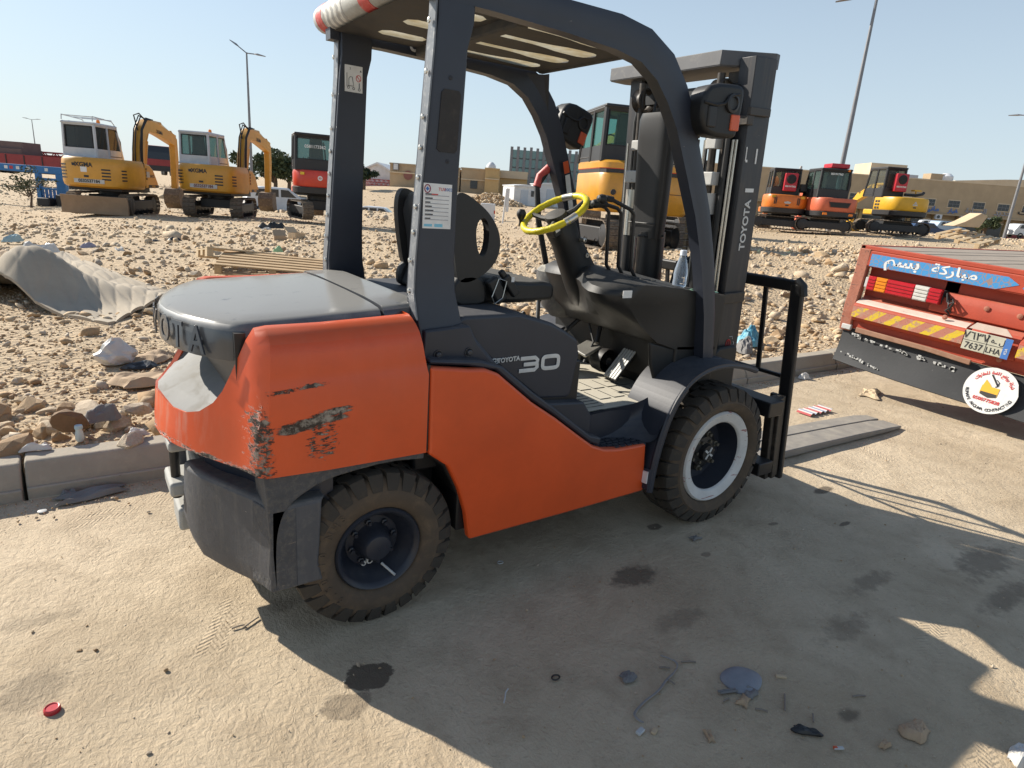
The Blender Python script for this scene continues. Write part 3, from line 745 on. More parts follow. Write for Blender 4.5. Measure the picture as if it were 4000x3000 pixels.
# roof plate with pressed slots
roofm = paint('dusty_roof_underside', (.05, .048, .045), .7, .7, (.13, .112, .09), 6, .2, .0, bmp=.1)
rf = MB()
ys = [-.37, -.345, -.245, -.145, -.045, .055, .155, .255, .345, .37]
Zr = 2.052
def slot_outline(xa, xb, yc, wn, ww, k=.62, n=8):
    """keyhole slot: narrow from xa, widening to ww at the front end xb"""
    P = []
    for t in np.linspace(0, 1, n): x = xa+(xb-.045-xa)*t; s_ = 1/(1+math.exp(-(t-k)*16)); P.append((x, yc-(wn+(ww-wn)*s_)/2))
    P += [(xb-.02, yc-ww*.40), (xb, yc-ww*.12), (xb, yc+ww*.12), (xb-.02, yc+ww*.40)]
    for t in np.linspace(1, 0, n): x = xa+(xb-.045-xa)*t; s_ = 1/(1+math.exp(-(t-k)*16)); P.append((x, yc+(wn+(ww-wn)*s_)/2))
    return P
def plate_with_slots(mb, x0, x1, y0, y1, slots, z, th):
    """flat plate with holes, triangulated by bmesh, plus a lip hanging below each hole"""
    bm = bmesh.new(); loops = []
    outer = [bm.verts.new((x, y, z)) for x, y in ((x0, y0), (x1, y0), (x1, y1), (x0, y1))]
    ed = [bm.edges.new((outer[i], outer[(i+1) % 4])) for i in range(4)]
    for S_ in slots:
        vv = [bm.verts.new((x, y, z)) for x, y in S_]; ed += [bm.edges.new((vv[i], vv[(i+1) % len(vv)])) for i in range(len(vv))]
    bmesh.ops.triangle_fill(bm, use_beauty=True, use_dissolve=False, edges=ed)
    bm.verts.index_update()
    V = [v.co[:] for v in bm.verts]; F = [tuple(v.index for v in f.verts) for f in bm.faces]; bm.free()
    mb.add(V, F)
    for S_ in slots:
        n = len(S_); cx = sum(p[0] for p in S_)/n; cy = sum(p[1] for p in S_)/n
        lo_ = [(x, y, z) for x, y in S_]; up_ = [(x+(x-cx)*-.03, y+(cy-y)*.12, z+th) for x, y in S_]
        pass
slots = [slot_outline(.62, 1.12-.02*abs(i-1.5), -.275+i*.183, .040, .105) for i in range(4)]
plate_with_slots(rf, .56, 1.19, -.385, .385, slots, Zr, .018)
rs = []
for i in range(3):
    yc = -.23+i*.23; rs.append([(.30, yc-.02), (.33, yc-.045), (.46, yc-.045), (.49, yc-.02), (.49, yc+.02), (.46, yc+.045), (.33, yc+.045), (.30, yc+.02)])
plate_with_slots(rf, .17, .535, -.385, .385, rs, Zr-.004, .018)
rf.build('roof_plate', roofm, FL)
cb = MB(); cb.box(.525, .575, -.39, .39, 2.015, 2.075); cb.box(1.165, 1.20, -.385, .385, Zr-.006, 2.085); cb.build('roof_crossbar', roofm, FL, bevel=.008)
cb = MB()
for sg in (-1, 1):
    cb.add([(1.10, sg*.40, 2.04), (1.20, sg*.38, 2.046), (1.22, sg*.36, 2.05), (1.27, sg*.41, 1.86), (1.20, sg*.42, 1.93)], [(0, 1, 2, 3, 4) if sg < 0 else (4, 3, 2, 1, 0)])
cb.build('corner_gusset', M_['dark'], FL)
m_sheet, nt, b, out = mat_new('dusty_translucent_sheet')
dd = nt.nodes.new('ShaderNodeBsdfDiffuse'); tt = nt.nodes.new('ShaderNodeBsdfTranslucent'); mx = nt.nodes.new('ShaderNodeMixShader'); mx.inputs[0].default_value = .62
cc = mix(nt, ramp(nt, noise(nt, coords(nt), 9, 6, .7), .35, .7), (.70, .62, .46), (.86, .84, .76)); nt.links.new(cc, dd.inputs[0]); nt.links.new(cc, tt.inputs[0])
nt.links.new(dd.outputs[0], mx.inputs[1]); nt.links.new(tt.outputs[0], mx.inputs[2]); nt.links.new(mx.outputs[0], out.inputs[0])
sh_ = MB(); sh_.box(.20, 1.13, -.37, .37, Zr+.010, Zr+.012); sh_.build('roof_sheet', m_sheet, FL)
# wrapped tube along the rear edge of the roof
tx, tz, trr = .185, 2.108, .052
for name, a, b_, mt_, r_ in (('tube_end', .525, .492, 'palewhite', trr), ('red_tape', .492, .425, 'tape', trr+.002), ('chevron_tape', .425, .20, 'chev', trr+.001), ('tube_tape', .20, .04, 'tube', trr), ('red_tape', .04, -.04, 'tape', trr+.002), ('tube_tape', -.04, -.50, 'tube', trr)):
    if mt_ == 'tape' and 'tape' not in M_: M_['tape'] = paint('faded_red_tape', (.55, .06, .05), .5, .55, (.62, .38, .33), 16, .0, .2, scol=(.6, .5, .45), bmp=.4)
    if mt_ == 'tube' and 'tube' not in M_: M_['tube'] = paint('dirty_wrapped_tube', (.42, .41, .37), .6, .7, (.30, .27, .22), 7, .0, .2, scol=(.2, .18, .16), bmp=.4)
    if mt_ == 'chev' and 'chev' not in M_:
        m, nt, b, out = mat_new('chevron_tape'); co = coords(nt); s = nt.nodes.new('ShaderNodeSeparateXYZ'); nt.links.new(co, s.inputs[0])
        v = mth(nt, 'PINGPONG', mth(nt, 'ADD', s.outputs[2], mth(nt, 'MULTIPLY', s.outputs[0], .3)), .035); v = mth(nt, 'ADD', mth(nt, 'MULTIPLY', v, 1.0), s.outputs[1])
        v = mth(nt, 'FRACT', mth(nt, 'MULTIPLY', v, 19.0)); st_ = ramp(nt, v, .48, .52)
        cc = mix(nt, st_, (.36, .35, .33), (.66, .64, .58)); cc = mix(nt, mth(nt, 'MULTIPLY', ramp(nt, noise(nt, co, 14, 8, .7), .5, .62), .7), cc, (.28, .25, .2))
        nt.links.new(cc, b.inputs['Base Color']); b.inputs['Roughness'].default_value = .55; M_['chev'] = m
    t = MB(); t.tube([(tx, a, tz), (tx, (a+b_)/2, tz), (tx, b_, tz)], r_, 20); t.build(name, M_[mt_], FL, smooth=True)

# ---------------- seat
se = MB(); P = [(.42, 1.105), (.40, 1.06), (.88, 1.058), (.905, 1.075), (.905, 1.118), (.885, 1.142), (.75, 1.140), (.62, 1.155), (.50, 1.165), (.44, 1.15)]
se.prism(smooth_poly(P, 1, True), 'y', -.235, .235); se.build('seat_cushion', M_['vinyl'], FL, bevel=.018, seg=3)
bk = MB(); rings = []
for y, k in ((-.215, .86), (-.17, .97), (-.06, 1), (.06, 1), (.17, .97), (.215, .86)):
    rings.append([(x, y, 1.14+(z-1.14)*k) for x, z in ((.44, 1.12), (.425, 1.30), (.405, 1.42), (.412, 1.465), (.44, 1.475), (.475, 1.43), (.495, 1.30), (.52, 1.15))])
bk.loft(rings[::-1]); bk.build('seat_backrest', M_['vinyl'], FL, smooth=True)
# side bolsters shaped like a D with an oval opening
def dloop(y0, th):
    O = [(.42, 1.15), (.40, 1.25), (.385, 1.36), (.385, 1.43), (.40, 1.468), (.425, 1.476), (.48, 1.450), (.545, 1.405), (.590, 1.345), (.602, 1.285), (.588, 1.230), (.545, 1.185), (.50, 1.158), (.46, 1.145)]
    I = [(.492, 1.305), (.488, 1.335), (.492, 1.365), (.505, 1.385), (.522, 1.388), (.538, 1.370), (.545, 1.340), (.546, 1.305), (.541, 1.270), (.530, 1.248), (.516, 1.246), (.503, 1.262), (.496, 1.283)]
    O = smooth_poly(O, 2, True); I = smooth_poly(I, 1, True)
    bm = bmesh.new(); ed = []
    for L_ in (O, I):
        vv = [bm.verts.new((x, 0, z)) for x, z in L_]; ed += [bm.edges.new((vv[i], vv[(i+1) % len(vv)])) for i in range(len(vv))]
    bmesh.ops.triangle_fill(bm, use_beauty=True, edges=ed)
    bm.verts.index_update(); V = [v.co.copy() for v in bm.verts]; F = [tuple(v.index for v in f.verts) for f in bm.faces]; bm.free()
    mb = MB(); n = len(V)
    a = [(v.x, y0, v.z) for v in V]; b = [(v.x, y0+th, v.z) for v in V]
    mb.add(a+b, F+[tuple(i+n for i in f[::-1]) for f in F])
    for L_ in (O, I): mb.loft([[(x, y0, z) for x, z in L_], [(x, y0+th, z) for x, z in L_]], cap=False)
    return mb
for y0 in (-.262, .222):
    o = dloop(y0, .042).build('side_bolster', M_['vinyl'], FL, bevel=.014, seg=3, ang=45)
    bm = bmesh.new(); bm.from_mesh(o.data); bmesh.ops.remove_doubles(bm, verts=bm.verts, dist=.0004); bmesh.ops.recalc_face_normals(bm, faces=bm.faces); bm.to_mesh(o.data); bm.free()
hp = MB(); P = smooth_poly([(.40, 1.055), (.395, 1.13), (.43, 1.175), (.50, 1.180), (.545, 1.15), (.555, 1.09), (.545, 1.055)], 1, True)
for y0 in (-.262, .222): hp.prism(P, 'y', y0, y0+.045)
hp.build('hip_guard', M_['vinyl'], FL, bevel=.012)
sb = MB(); M = Matrix.Translation((.585, -.275, 1.118)) @ Matrix.Rotation(R(-32), 4, 'Y'); sb.box(-.026, .026, -.016, .016, -.052, .052, M=M)
sb.build('belt_reel', M_['plastic'], FL, bevel=.008); sb = MB()
sb.tube([(.585-.03+.06*.5, -.293, 1.165), (.62, -.293, 1.155), (.605, -.293, 1.09), (.57, -.293, 1.068), (.556, -.293, 1.095), (.583, -.293, 1.165)], .0022, 6, closed=False); sb.build('reel_trim', M_['chrome'], FL)
sb = MB(); M = Matrix.Translation((.652, -.268, 1.135)) @ Matrix.Rotation(R(-40), 4, 'Y'); sb.box(-.018, .020, -.014, .014, -.05, .045, M=M); sb.box(-.012, .012, -.012, .012, .045, .075, M=M); sb.build('belt_buckle', M_['plastic'], FL, bevel=.006)
sb = MB(); sb.box(.648, .662, -.2835, -.2825, 1.150, 1.170); sb.build('buckle_label', M_['white'], FL)
sb = MB(); sb.box(.42, .84, -.19, .19, 1.05, 1.07); sb.build('seat_rail', M_['black'], FL)

# ---------------- dashboard
da = MB()
# main body: rounded block with a sloping top, lofted across the truck
def dash_ring(y, k=1.0):
    f = abs(y)/.46; lf = float(np.interp(y, [-.455, -.42, -.35, -.24, -.12, 0, .12, .24, .36, .455], [1.10, 1.03, 1.0, 1.05, 1.14, 1.18, 1.17, 1.20, 1.28, 1.38]))
    return [(1.745, y, .84), (1.745, y, 1.085-.0*f), (1.70, y, 1.118-.012*f), (1.56, y, 1.150-.03*f), (1.40, y, 1.175-.035*f), (max(1.22, lf+.09), y, 1.195-.04*f), (max(lf+.06, 1.10), y, 1.195-.045*f), (lf+.015, y, 1.172-.04*f), (lf, y, 1.13-.02*f), (lf+.03, y, 1.07), (max(1.16+.05*f, lf+.06), y, .985), (1.33, y, .90), (1.46, y, .858)]
da.loft([dash_ring(y) for y in (-.455, -.445, -.42, -.38, -.33, -.28, -.22, -.16, -.1, -.04, .02, .08, .15, .22, .28, .33, .38, .42, .445, .455)][::-1])
da.build('dashboard', M_['plastic'], FL, smooth=True)
da = MB(); da.prism([(1.30, .90), (1.44, .865), (1.745, .84), (1.745, .64), (1.60, .635), (1.48, .66), (1.36, .72), (1.32, .80)], 'y', -.445, -.425)
da.prism([(1.46, .88), (1.745, .86), (1.745, .60), (1.52, .62), (1.47, .68)], 'y', -.455, .45); da.build('lower_cowl', M_['plastic'], FL, bevel=.015, seg=3)
da = MB(); da.box(1.70, 1.76, -.45, .45, .55, 1.1); da.build('front_bulkhead', M_['black'], FL)
dt = MB()
for i in range(5):
    for k in range(3):
        dt.box(1.26+i*.036, 1.288+i*.036, -.31+k*.06, -.262+k*.06, 1.158-.004*i, 1.168-.004*i)
dt.build('dash_vents', M_['plastic'], FL, bevel=.004)
# cup shelf
dt = MB(); dt.box(1.44, 1.60, -.41, -.22, 1.115, 1.124); dt.build('dash_tray', M_['plastic'], FL, bevel=.004)
dt = MB(); dt.box(1.085, 1.135, -.462, -.459, 1.105, 1.135); dt.build('dash_sticker', M_['white'], FL)
# stains of spilled green liquid on the tray
dt = MB(); rng = np.random.default_rng(3)
for i in range(22):
    x, y = 1.55+rng.normal(0, .045), -.40+rng.normal(0, .03); s = rng.uniform(.006, .02)
    dt.lathe([(s, 0), (s*.6, .003), (.0005, .004)], (x, y, 1.1125-.02*(x-1.44)+.012), 'z', 7)
dt.build('green_scraps', paint('green_scraps', (.25, .45, .32), .5, .5, (.6, .62, .55), 60), FL)
# steering column
cl = MB(); a = Vector((1.255, 0, 1.10)); b_ = Vector((1.075, 0, 1.375)); ax = (b_-a).normalized(); px = Vector((ax.z, 0, -ax.x))
rings = []
for t, w1, w2 in ((-.25, .085, .085), (.0, .080, .082), (.4, .072, .072), (.72, .062, .066), (.9, .066, .072), (1.0, .05, .055)):
    c = a+(b_-a)*t; ring = []
    for k in range(16):
        th = 2*PI*k/16; q = .7
        cx = math.copysign(abs(math.cos(th))**q, math.cos(th))*w1; cy = math.copysign(abs(math.sin(th))**q, math.sin(th))*w2
        ring.append(tuple(c+px*cx+Vector((0, cy, 0))))
    rings.append(ring)
cl.loft(rings[::-1]); cl.build('steering_column', M_['plastic'], FL, smooth=True)
k_ = MB(); k_.lathe([(.011, 0), (.010, -.006), (.004, -.006), (.004, -.002)], (1.205, -.070, 1.235), 'y', 14); k_.lathe([(.010, 0), (.010, -.035), (.004, -.037)], (1.165, -.060, 1.305), 'y', 12); k_.build('ignition_lock', M_['chrome'], FL)
k_ = MB(); M = Matrix.Translation((1.03, -.03, 1.335)) @ Matrix.Rotation(R(-33), 4, 'Y'); k_.box(-.022, .02, -.03, .03, -.02, .015, M=M); k_.build('switch_box', M_['plastic'], FL, bevel=.005)
k_ = MB(); M = Matrix.Translation((1.022, -.062, 1.345)) @ Matrix.Rotation(R(-33), 4, 'Y'); k_.box(-.010, .016, -.001, .001, -.012, .012, M=M); k_.build('switch_label', M_['white'], FL)
bt_ = MB(); P = []
bt_.loft([[(1.255-.10+.02*k, y, 1.118+.02*(1-abs(y)/.12)) for y in (-.105, -.05, .0, .05, .105)] for k in range(4)], closed=False, cap=False)
# wheel
wc = b_+ax*.045; wr = .152
sw = MB(); N_ = 64; ring = []
for i in range(N_):
    th = 2*PI*i/N_; ring.append(wc+(px*math.cos(th)+Vector((0, 1, 0))*math.sin(th))*wr)
rad = [.0150+.0010*math.sin(i*2.4)+.0006*math.sin(i*5.1) for i in range(N_)]
sw.tube(ring, rad, 12, closed=True); SW = sw.build('steering_wheel', M_['yellow_tape'], FL, smooth=True)
sp = MB()
for th in (R(100), R(215), R(325)):
    d = px*math.cos(th)+Vector((0, 1, 0))*math.sin(th)
    sp.tube([wc-ax*.03+d*.03, wc-ax*.022+d*.09, wc+d*(wr-.004)], [.017, .013, .010], 8)
sp.build('wheel_spokes', M_['vinyl'], SW if False else FL, smooth=True)
hb_ = MB(); rr = []
for t, r0 in ((-.05, .045), (-.015, .055), (-.002, .050), (.004, .03)):
    rr.append([tuple(wc+ax*t+(px*math.cos(c)*r0*.9+Vector((0, 1, 0))*math.sin(c)*r0*1.1)) for c in np.linspace(0, 2*PI, 24)[:-1]])
hb_.loft(rr[::-1]); hb_.build('horn_pad', M_['vinyl'], FL, smooth=True)
kb = MB(); kp = wc+(px*math.cos(R(128))+Vector((0, 1, 0))*math.sin(R(128)))*wr; M = Matrix.Translation(kp+ax*.045)
kb.lathe([(.001, .026), (.014, .024), (.022, .010), (.022, -.002), (.014, -.018), (.008, -.026), (.008, -.05), (.001, -.05)], tuple(kp+ax*.04), 'z', 16); kb.build('spinner_knob', M_['vinyl'], FL, smooth=True)
ch = MB(); ch.tube([ring[44]-ax*.0, ring[46], ring[48]], .0165, 10); ch.tube([ring[2], ring[4], ring[6]], .0162, 10); ch.build('bare_rim_patch', M_['chrome'], FL, smooth=True)
# hydraulic levers
for i, (y, kx, kz) in enumerate(((-.115, 1.155, 1.462), (-.175, 1.135, 1.468), (-.235, 1.115, 1.49))):
    lv = MB(); bx = 1.31+.02*i
    lv.tube([(bx+.03, y, 1.14), (bx-.02, y, 1.20), (bx-.035, y, 1.38), (bx-.04, y, 1.435), (bx-.065, y, 1.455), (kx+.05, y, kz+.002)], .0085, 8)
    lv.tube([(kx+.06, y, kz+.001), (kx+.02, y, kz+.004)], .013, 8)
    lv.build('lever', M_['black'], FL, smooth=True)
    kn = MB(); kn.lathe([(.001, -.024), (.014, -.02), (.020, -.004), (.018, .012), (.010, .02), (.001, .022)], (kx, y, kz), 'x', 14); kn.build('lever_knob', M_['plastic'], FL, smooth=True)
# pedals
pd = empty('accelerator_pedal'); pd.parent = FL
M = Matrix.Translation((1.43, -.165, .735)) @ Matrix.Rotation(R(-48), 4, 'Y')
p = MB(); p.box(-.115, .115, -.045, .045, -.006, .004, M=M); p.build('pedal_plate', M_['black'], pd, bevel=.004)
p = MB()
for k in range(5): p.box(-.112, .09, -.042+k*.0178, -.030+k*.0178, .0045, .0095, M=M)
p.build('pedal_ribs', paint('worn_pedal_ribs', (.52, .52, .49), .5, .3, (.3, .3, .28), 20), pd)
p = MB()
for k in range(5): p.box(.09, .114, -.042+k*.0178, -.030+k*.0178, .0045, .0095, M=M)
p.tube([(1.36, -.15, .66), (1.42, -.13, .64), (1.52, -.13, .70)], .007, 6); p.build('pedal_link', M_['black'], pd)
p = MB(); M = Matrix.Translation((1.33, .00, .765)) @ Matrix.Rotation(R(-22), 4, 'Y') @ Matrix.Rotation(R(10), 4, 'X'); p.box(-.055, .055, -.05, .05, -.008, .008, M=M); p.build('brake_pedal', M_['chrome'], FL, bevel=.006)
p = MB(); M = Matrix.Translation((1.20, .22, .775)) @ Matrix.Rotation(R(-12), 4, 'Y'); p.box(-.055, .055, -.055, .055, -.008, .008, M=M); p.build('inching_pedal', M_['chrome'], FL, bevel=.006)
p = MB(); p.tube([(1.39, .0, .79), (1.42, .02, .86), (1.46, .03, .95)], .012, 8); p.tube([(1.24, .22, .78), (1.33, .20, .80), (1.42, .16, .90)], .012, 8); p.lathe([(.06, -.04), (.064, .0), (.06, .04), (.02, .04), (.02, -.04)], (1.40, -.055, .715), 'y', 20); p.build('pedal_arms', M_['black'], FL, smooth=True)
p = MB(); p.lathe([(.035, -.03), (.05, .0), (.035, .03)], (1.34, .12, .69), 'x', 14); p.lathe([(.06, 0), (.075, .05), (.05, .13), (.02, .16)], (1.15, .35, .62), 'z', 16); p.build('floor_boot', M_['mat'], FL, smooth=True)
dr = MB(); dr.lathe([(.001, .262), (.05, .262), (.052, .266), (.058, .266), (.06, .261), (.13, .255), (.150, .235), (.150, .20), (.11, .05), (.06, .0)], (1.36, .27, .88), 'z', 32); 
dr.build('dash_side_cover', paint('dusty_grey_canister', (.10, .10, .10), .5, .6, (.36, .34, .29), 8, 2.0), FL, smooth=True)
p = MB(); p.tube([(1.10, .43, .63), (1.16, .44, .80), (1.24, .44, .87)], .012, 6); p.tube([(1.08, .10, .9), (1.12, .16, .98), (1.22, .24, 1.02)], .01, 6); p.tube([(1.30, -.02, .70), (1.36, -.01, .80), (1.37, .05, .88)], .006, 6); p.build('cables', M_['hose'], FL, smooth=True)

# ---------------- lamps on the front pillars
def work_lamp(sg, M, name='work_lamp', bare=False):
    L_ = empty(name); L_.parent = FL
    b = MB(); P = [(-.105, -.02), (-.10, .055), (-.06, .092), (.06, .098), (.10, .09), (.108, .05), (.095, -.09), (.07, -.105), (-.05, -.10), (-.085, -.075)]
    b.prism(smooth_poly(P, 1, True), 'y', -.055, .045, M=M); b.build('lamp_housing', M_['plastic'], L_, bevel=.016, seg=3, ang=50)
    b = MB(); c = M @ Vector((.045, -.058, .025)); b.lathe([(.038, .004), (.036, -.004), (.026, -.006), (.022, .002), (.001, .002)], tuple(c), 'y', 20); b.build('lamp_socket', M_['black'], L_, smooth=True)
    b = MB(); b.tube([tuple(M @ Vector(q)) for q in ((-.10, -.057, .02), (-.04, -.060, .012), (.0, -.060, .02), (.03, -.060, .05), (.075, -.057, .06))], .006, 6); b.build('lamp_seam', M_['plastic'], L_, smooth=True)
    b = MB(); b.box(.045, .09, -.062, -.045, -.075, -.015, M=M); b.build('orange_reflector', M_['orange_lens'], L_, bevel=.004)
    b = MB(); b.box(-.075, -.03, -.062, -.05, -.07, .01, M=M); b.build('lamp_bracket', M_['black'], L_, bevel=.006)
    return L_
work_lamp(-1, Matrix.Translation((1.425, -.495, 1.862)) @ Matrix.Rotation(R(-2), 4, 'Y') @ Matrix.Rotation(R(-8), 4, 'Z'))
LL = work_lamp(1, Matrix.Translation((1.475, .495, 1.855)) @ Matrix.Rotation(R(18), 4, 'Y'))
b = MB(); b.tube([(1.36, .45, 1.78), (1.42, .47, 1.80), (1.46, .46, 1.84)], .014, 8); b.tube([(1.28, .44, 1.75), (1.33, .44, 1.765), (1.38, .45, 1.78)], .012, 8); b.build('lamp_arm', M_['black'], FL, smooth=True)
b = MB(); b.box(1.362, 1.42, .505, .508, 1.87, 1.935); b.build('lamp_side_sticker', M_['palewhite'], FL)
# grab handle on the left pillar, warning label
g = MB(); g.tube([(1.36, .47, 1.64), (1.315, .50, 1.585), (1.30, .50, 1.53)], .022, 10); g.build('handle_tape', M_['tape'], FL, smooth=True)
g = MB(); g.tube([(1.40, .455, 1.665), (1.355, .48, 1.63), (1.30, .50, 1.53), (1.33, .50, 1.35), (1.42, .50, 1.08)], .016, 10); g.build('grab_handle', M_['plastic'], FL, smooth=True)
def strip(name, p0, p1, w, mat, off=.0):
    p0 = Vector(p0); p1 = Vector(p1); t = (p1-p0).normalized(); n = Vector((0, -1, 0)); u = t.cross(n).normalized()
    b = MB(); V = [p0-u*w/2, p0+u*w/2, p1+u*w/2, p1-u*w/2]; V += [v+n*.0012 for v in V]
    b.add(V, [(0, 1, 2, 3), (7, 6, 5, 4), (0, 4, 5, 1), (1, 5, 6, 2), (2, 6, 7, 3), (3, 7, 4, 0)]); return b.build(name, mat, FL)
strip('pillar_label', (1.415, .396, 1.60), (1.535, .424, 1.24), .030, M_['white'])
strip('orange_label', (1.392, .393, 1.665), (1.412, .396, 1.608), .034, M_['orange_lens'])

# ---------------- mast
MT = Matrix.Translation((2.015, -.02, 0)) @ Matrix.Rotation(R(-2.9), 4, 'Y')
MA = empty('mast'); MA.parent = FL
def mpt(x, y, z): return tuple(MT @ Vector((x, y, z)))
for sg in (-1, 1):
    m_ = MB()
    yo = .385; P = [(-.15, yo), (0, yo), (0, yo-.085), (-.022, yo-.085), (-.022, yo-.022), (-.128, yo-.022), (-.128, yo-.085), (-.15, yo-.085)]
    m_.prism([(x, sg*y) for x, y in P], 'z', .12, 2.14, M=MT)
    m_.build('outer_channel', paint('mast_channel_paint', (.022, .023, .028), .45, .45, (.16, .12, .085), 3.5, .3, .25, scol=(.30, .26, .2), streak=.25), MA, bevel=.003)
    m_ = MB(); yo = .29; P = [(-.13, yo), (.02, yo), (.02, yo-.06), (0, yo-.06), (0, yo-.02), (-.11, yo-.02), (-.11, yo-.06), (-.13, yo-.06)]
    m_.prism([(x, sg*y) for x, y in P], 'z', .10, 2.09, M=MT); m_.build('inner_channel', M_['mastbrown'], MA, bevel=.002)
    # lift cylinder behind the channel
    c = MB(); yc = sg*.245-.0; xc = -.195
    c.tube([mpt(xc, yc, .25), mpt(xc, yc, 1.52)], .038, 16); c.build('lift_cylinder', M_['black'], MA, smooth=True)
    c = MB(); c.tube([mpt(xc, yc, 1.50), mpt(xc, yc, 2.08)], .018, 12); c.build('cylinder_rod', M_['mastbrown'], MA, smooth=True)
    c = MB(); c.tube([mpt(xc, yc, 1.47), mpt(xc, yc, 1.565)], .042, 16); c.tube([mpt(xc-.015, yc, 1.33), mpt(xc-.015, yc, 1.47)], .028, 12); c.build('cylinder_head', M_['palewhite'] if sg < 0 else M_['chrome'], MA, smooth=True)
    c = MB(); c.box(xc-.035, xc+.04, yc-.045, yc+.045, 1.60, 1.66, M=MT); c.box(xc-.02, xc+.03, yc-.03, yc+.03, 1.76, 1.81, M=MT); c.build('cylinder_clamp', M_['palewhite'], MA, bevel=.005)
    c = MB(); c.lathe([(.05, -.03), (.058, -.026), (.045, -.01), (.045, .01), (.058, .026), (.05, .03)], mpt(xc+.01, yc, 2.0), 'y', 20); c.build('chain_pulley', M_['mastbrown'], MA, smooth=True)
    # hoses and bright tubes
    for k, (yy, xx, r_, mm) in enumerate(((.335, -.17, .007, 'chrome'), (.350, -.165, .006, 'chrome'), (.318, -.185, .011, 'hose'), (.300, -.175, .010, 'hose'), (.20, -.20, .006, 'chrome'), (.185, -.17, .008, 'hose'))):
        if sg > 0 and k in (0, 2): continue
        c = MB(); c.tube([mpt(xx, sg*yy, .55), mpt(xx-.004, sg*(yy-.002), 1.2), mpt(xx, sg*yy, 1.9 if mm == 'hose' else 1.8)]+([mpt(xx+.02, sg*(yy-.005), 2.02), mpt(xx+.06, sg*(yy-.01), 2.04), mpt(xx+.09, sg*(yy-.01), 1.95)] if mm == 'hose' else []), r_, 8); c.build('mast_hose' if mm == 'hose' else 'mast_pipe', M_[mm], MA, smooth=True)
    # lift chain
    c = MB(); 
    for i in range(54):
        z = .30+i*.0315; w_ = .012 if i % 2 else .009
        c.box(-.17, -.158, sg*.12-w_, sg*.12+w_, z, z+.026, M=MT)
    c.build('lift_chain', paint('rusty_chain', (.13, .09, .045), .5, .4, (.42, .33, .18), 20, .0, .4, scol=(.5, .42, .28)), MA)
# outer tie bracket low on the right channel
c = MB(); c.box(-.17, -.02, -.405, -.39, 1.06, 1.11, M=MT); c.box(-.175, -.14, -.40, -.32, 1.065, 1.105, M=MT); c.build('mast_bracket', M_['mastbrown'], MA, bevel=.003)
c = MB(); c.box(-.165, -.02, -.402, -.385, 1.90, 1.935, M=MT); c.box(-.175, -.13, -.40, -.30, 1.86, 1.90, M=MT); c.build('mast_bracket', M_['mastbrown'], MA, bevel=.003)
c = MB(); c.box(-.16, 0, -.36, .36, .50, .58, M=MT); c.box(-.15, -.05, -.30, .30, 1.98, 2.04, M=MT); c.build('mast_crossbeam', M_['black'], MA, bevel=.004)
c = MB(); 
for x0, x1, in ((-.1, 0),): pass
c.box(-.152, -.150, -.16, -.06, 1.985, 2.015, M=MT); c.box(-.152, -.150, -.26, -.20, 1.99, 2.02, M=MT); c.build('crossbeam_labels', M_['white'], MA)
# top tie beam with its angled end
c = MB(); P = [(1.698, .465), (1.698, -.262), (1.895, -.405), (1.925, -.400), (1.925, -.37), (1.735, -.225), (1.735, .465)]
c.prism(P, 'z', 2.098, 2.160); P = [(1.70, .46), (1.70, -.26), (1.90, -.40), (1.925, -.38), (1.925, .40), (1.80, .46)]
c.prism(P, 'z', 2.094, 2.106); c.build('top_beam', paint('dusty_top_beam', (.10, .10, .105), .5, .55, (.30, .27, .22), 7, 1.0, .2, scol=(.3, .25, .18)), MA, bevel=.003)
# centre cylinder with its cover
c = MB(); c.tube([mpt(-.205, .075, .35), mpt(-.205, .075, 1.36)], .068, 24); c.build('centre_cylinder', M_['black'], MA, smooth=True)
c = MB(); rr = []
for z, w1, w2 in ((1.33, .088, .04), (1.42, .094, .045), (1.80, .104, .05), (1.90, .103, .05), (1.93, .09, .045)):
    rr.append([mpt(-.225+math.copysign(abs(math.cos(a))**.5, math.cos(a))*w2, .085+math.copysign(abs(math.sin(a))**.5, math.sin(a))*w1, z) for a in np.linspace(0, 2*PI, 29)[:-1]])
c.loft(rr); c.build('cylinder_cover', M_['black'], MA, smooth=True)
c = MB(); c.tube([mpt(-.205, .155, 1.345), mpt(-.275, .10, 1.34), mpt(-.275, .06, 1.34), mpt(-.205, -.005, 1.345)], .006, 6); c.tube([mpt(-.279, -.01, 1.405), mpt(-.279, .18, 1.405)], .004, 6); c.build('cover_seam', M_['plastic'], MA, smooth=True)
# hoses looping between mast and dash
c = MB()
for y0, dy in ((-.09, 0), (-.12, .012), (-.06, -.01)):
    c.tube([mpt(-.17, y0, .60), mpt(-.20, y0+.01+dy, 1.0), mpt(-.17, y0-.02+dy, 1.22), mpt(-.12, y0-.03, 1.25), mpt(-.08, y0-.03, 1.10), mpt(-.08, y0-.02, .7)], .011, 8)
c.build('mast_hose', M_['hose'], MA, smooth=True)
text('mast_lettering', 'TOYOTA', .056, mpt(-.072, -.3865, 1.425), tuple((MT.to_3x3() @ Vector((0, 0, 1)))), tuple((MT.to_3x3() @ Vector((-1, 0, 0)))), M_['letter'], MA, bold=.0014, xs=1.0)
c = MB(); c.box(-.105, -.045, -.3872, -.3855, 1.575, 1.592, M=MT); c.build('mast_label', M_['white'], MA)
c = MB(); c.box(-.065, -.055, -.3872, -.3855, 1.70, 1.765, M=MT); c.box(-.137, -.131, -.3872, -.3855, 1.71, 1.77, M=MT); c.box(-.131, -.120, -.3872, -.3855, 1.705, 1.716, M=MT); c.build('paint_chip', M_['white'], MA)
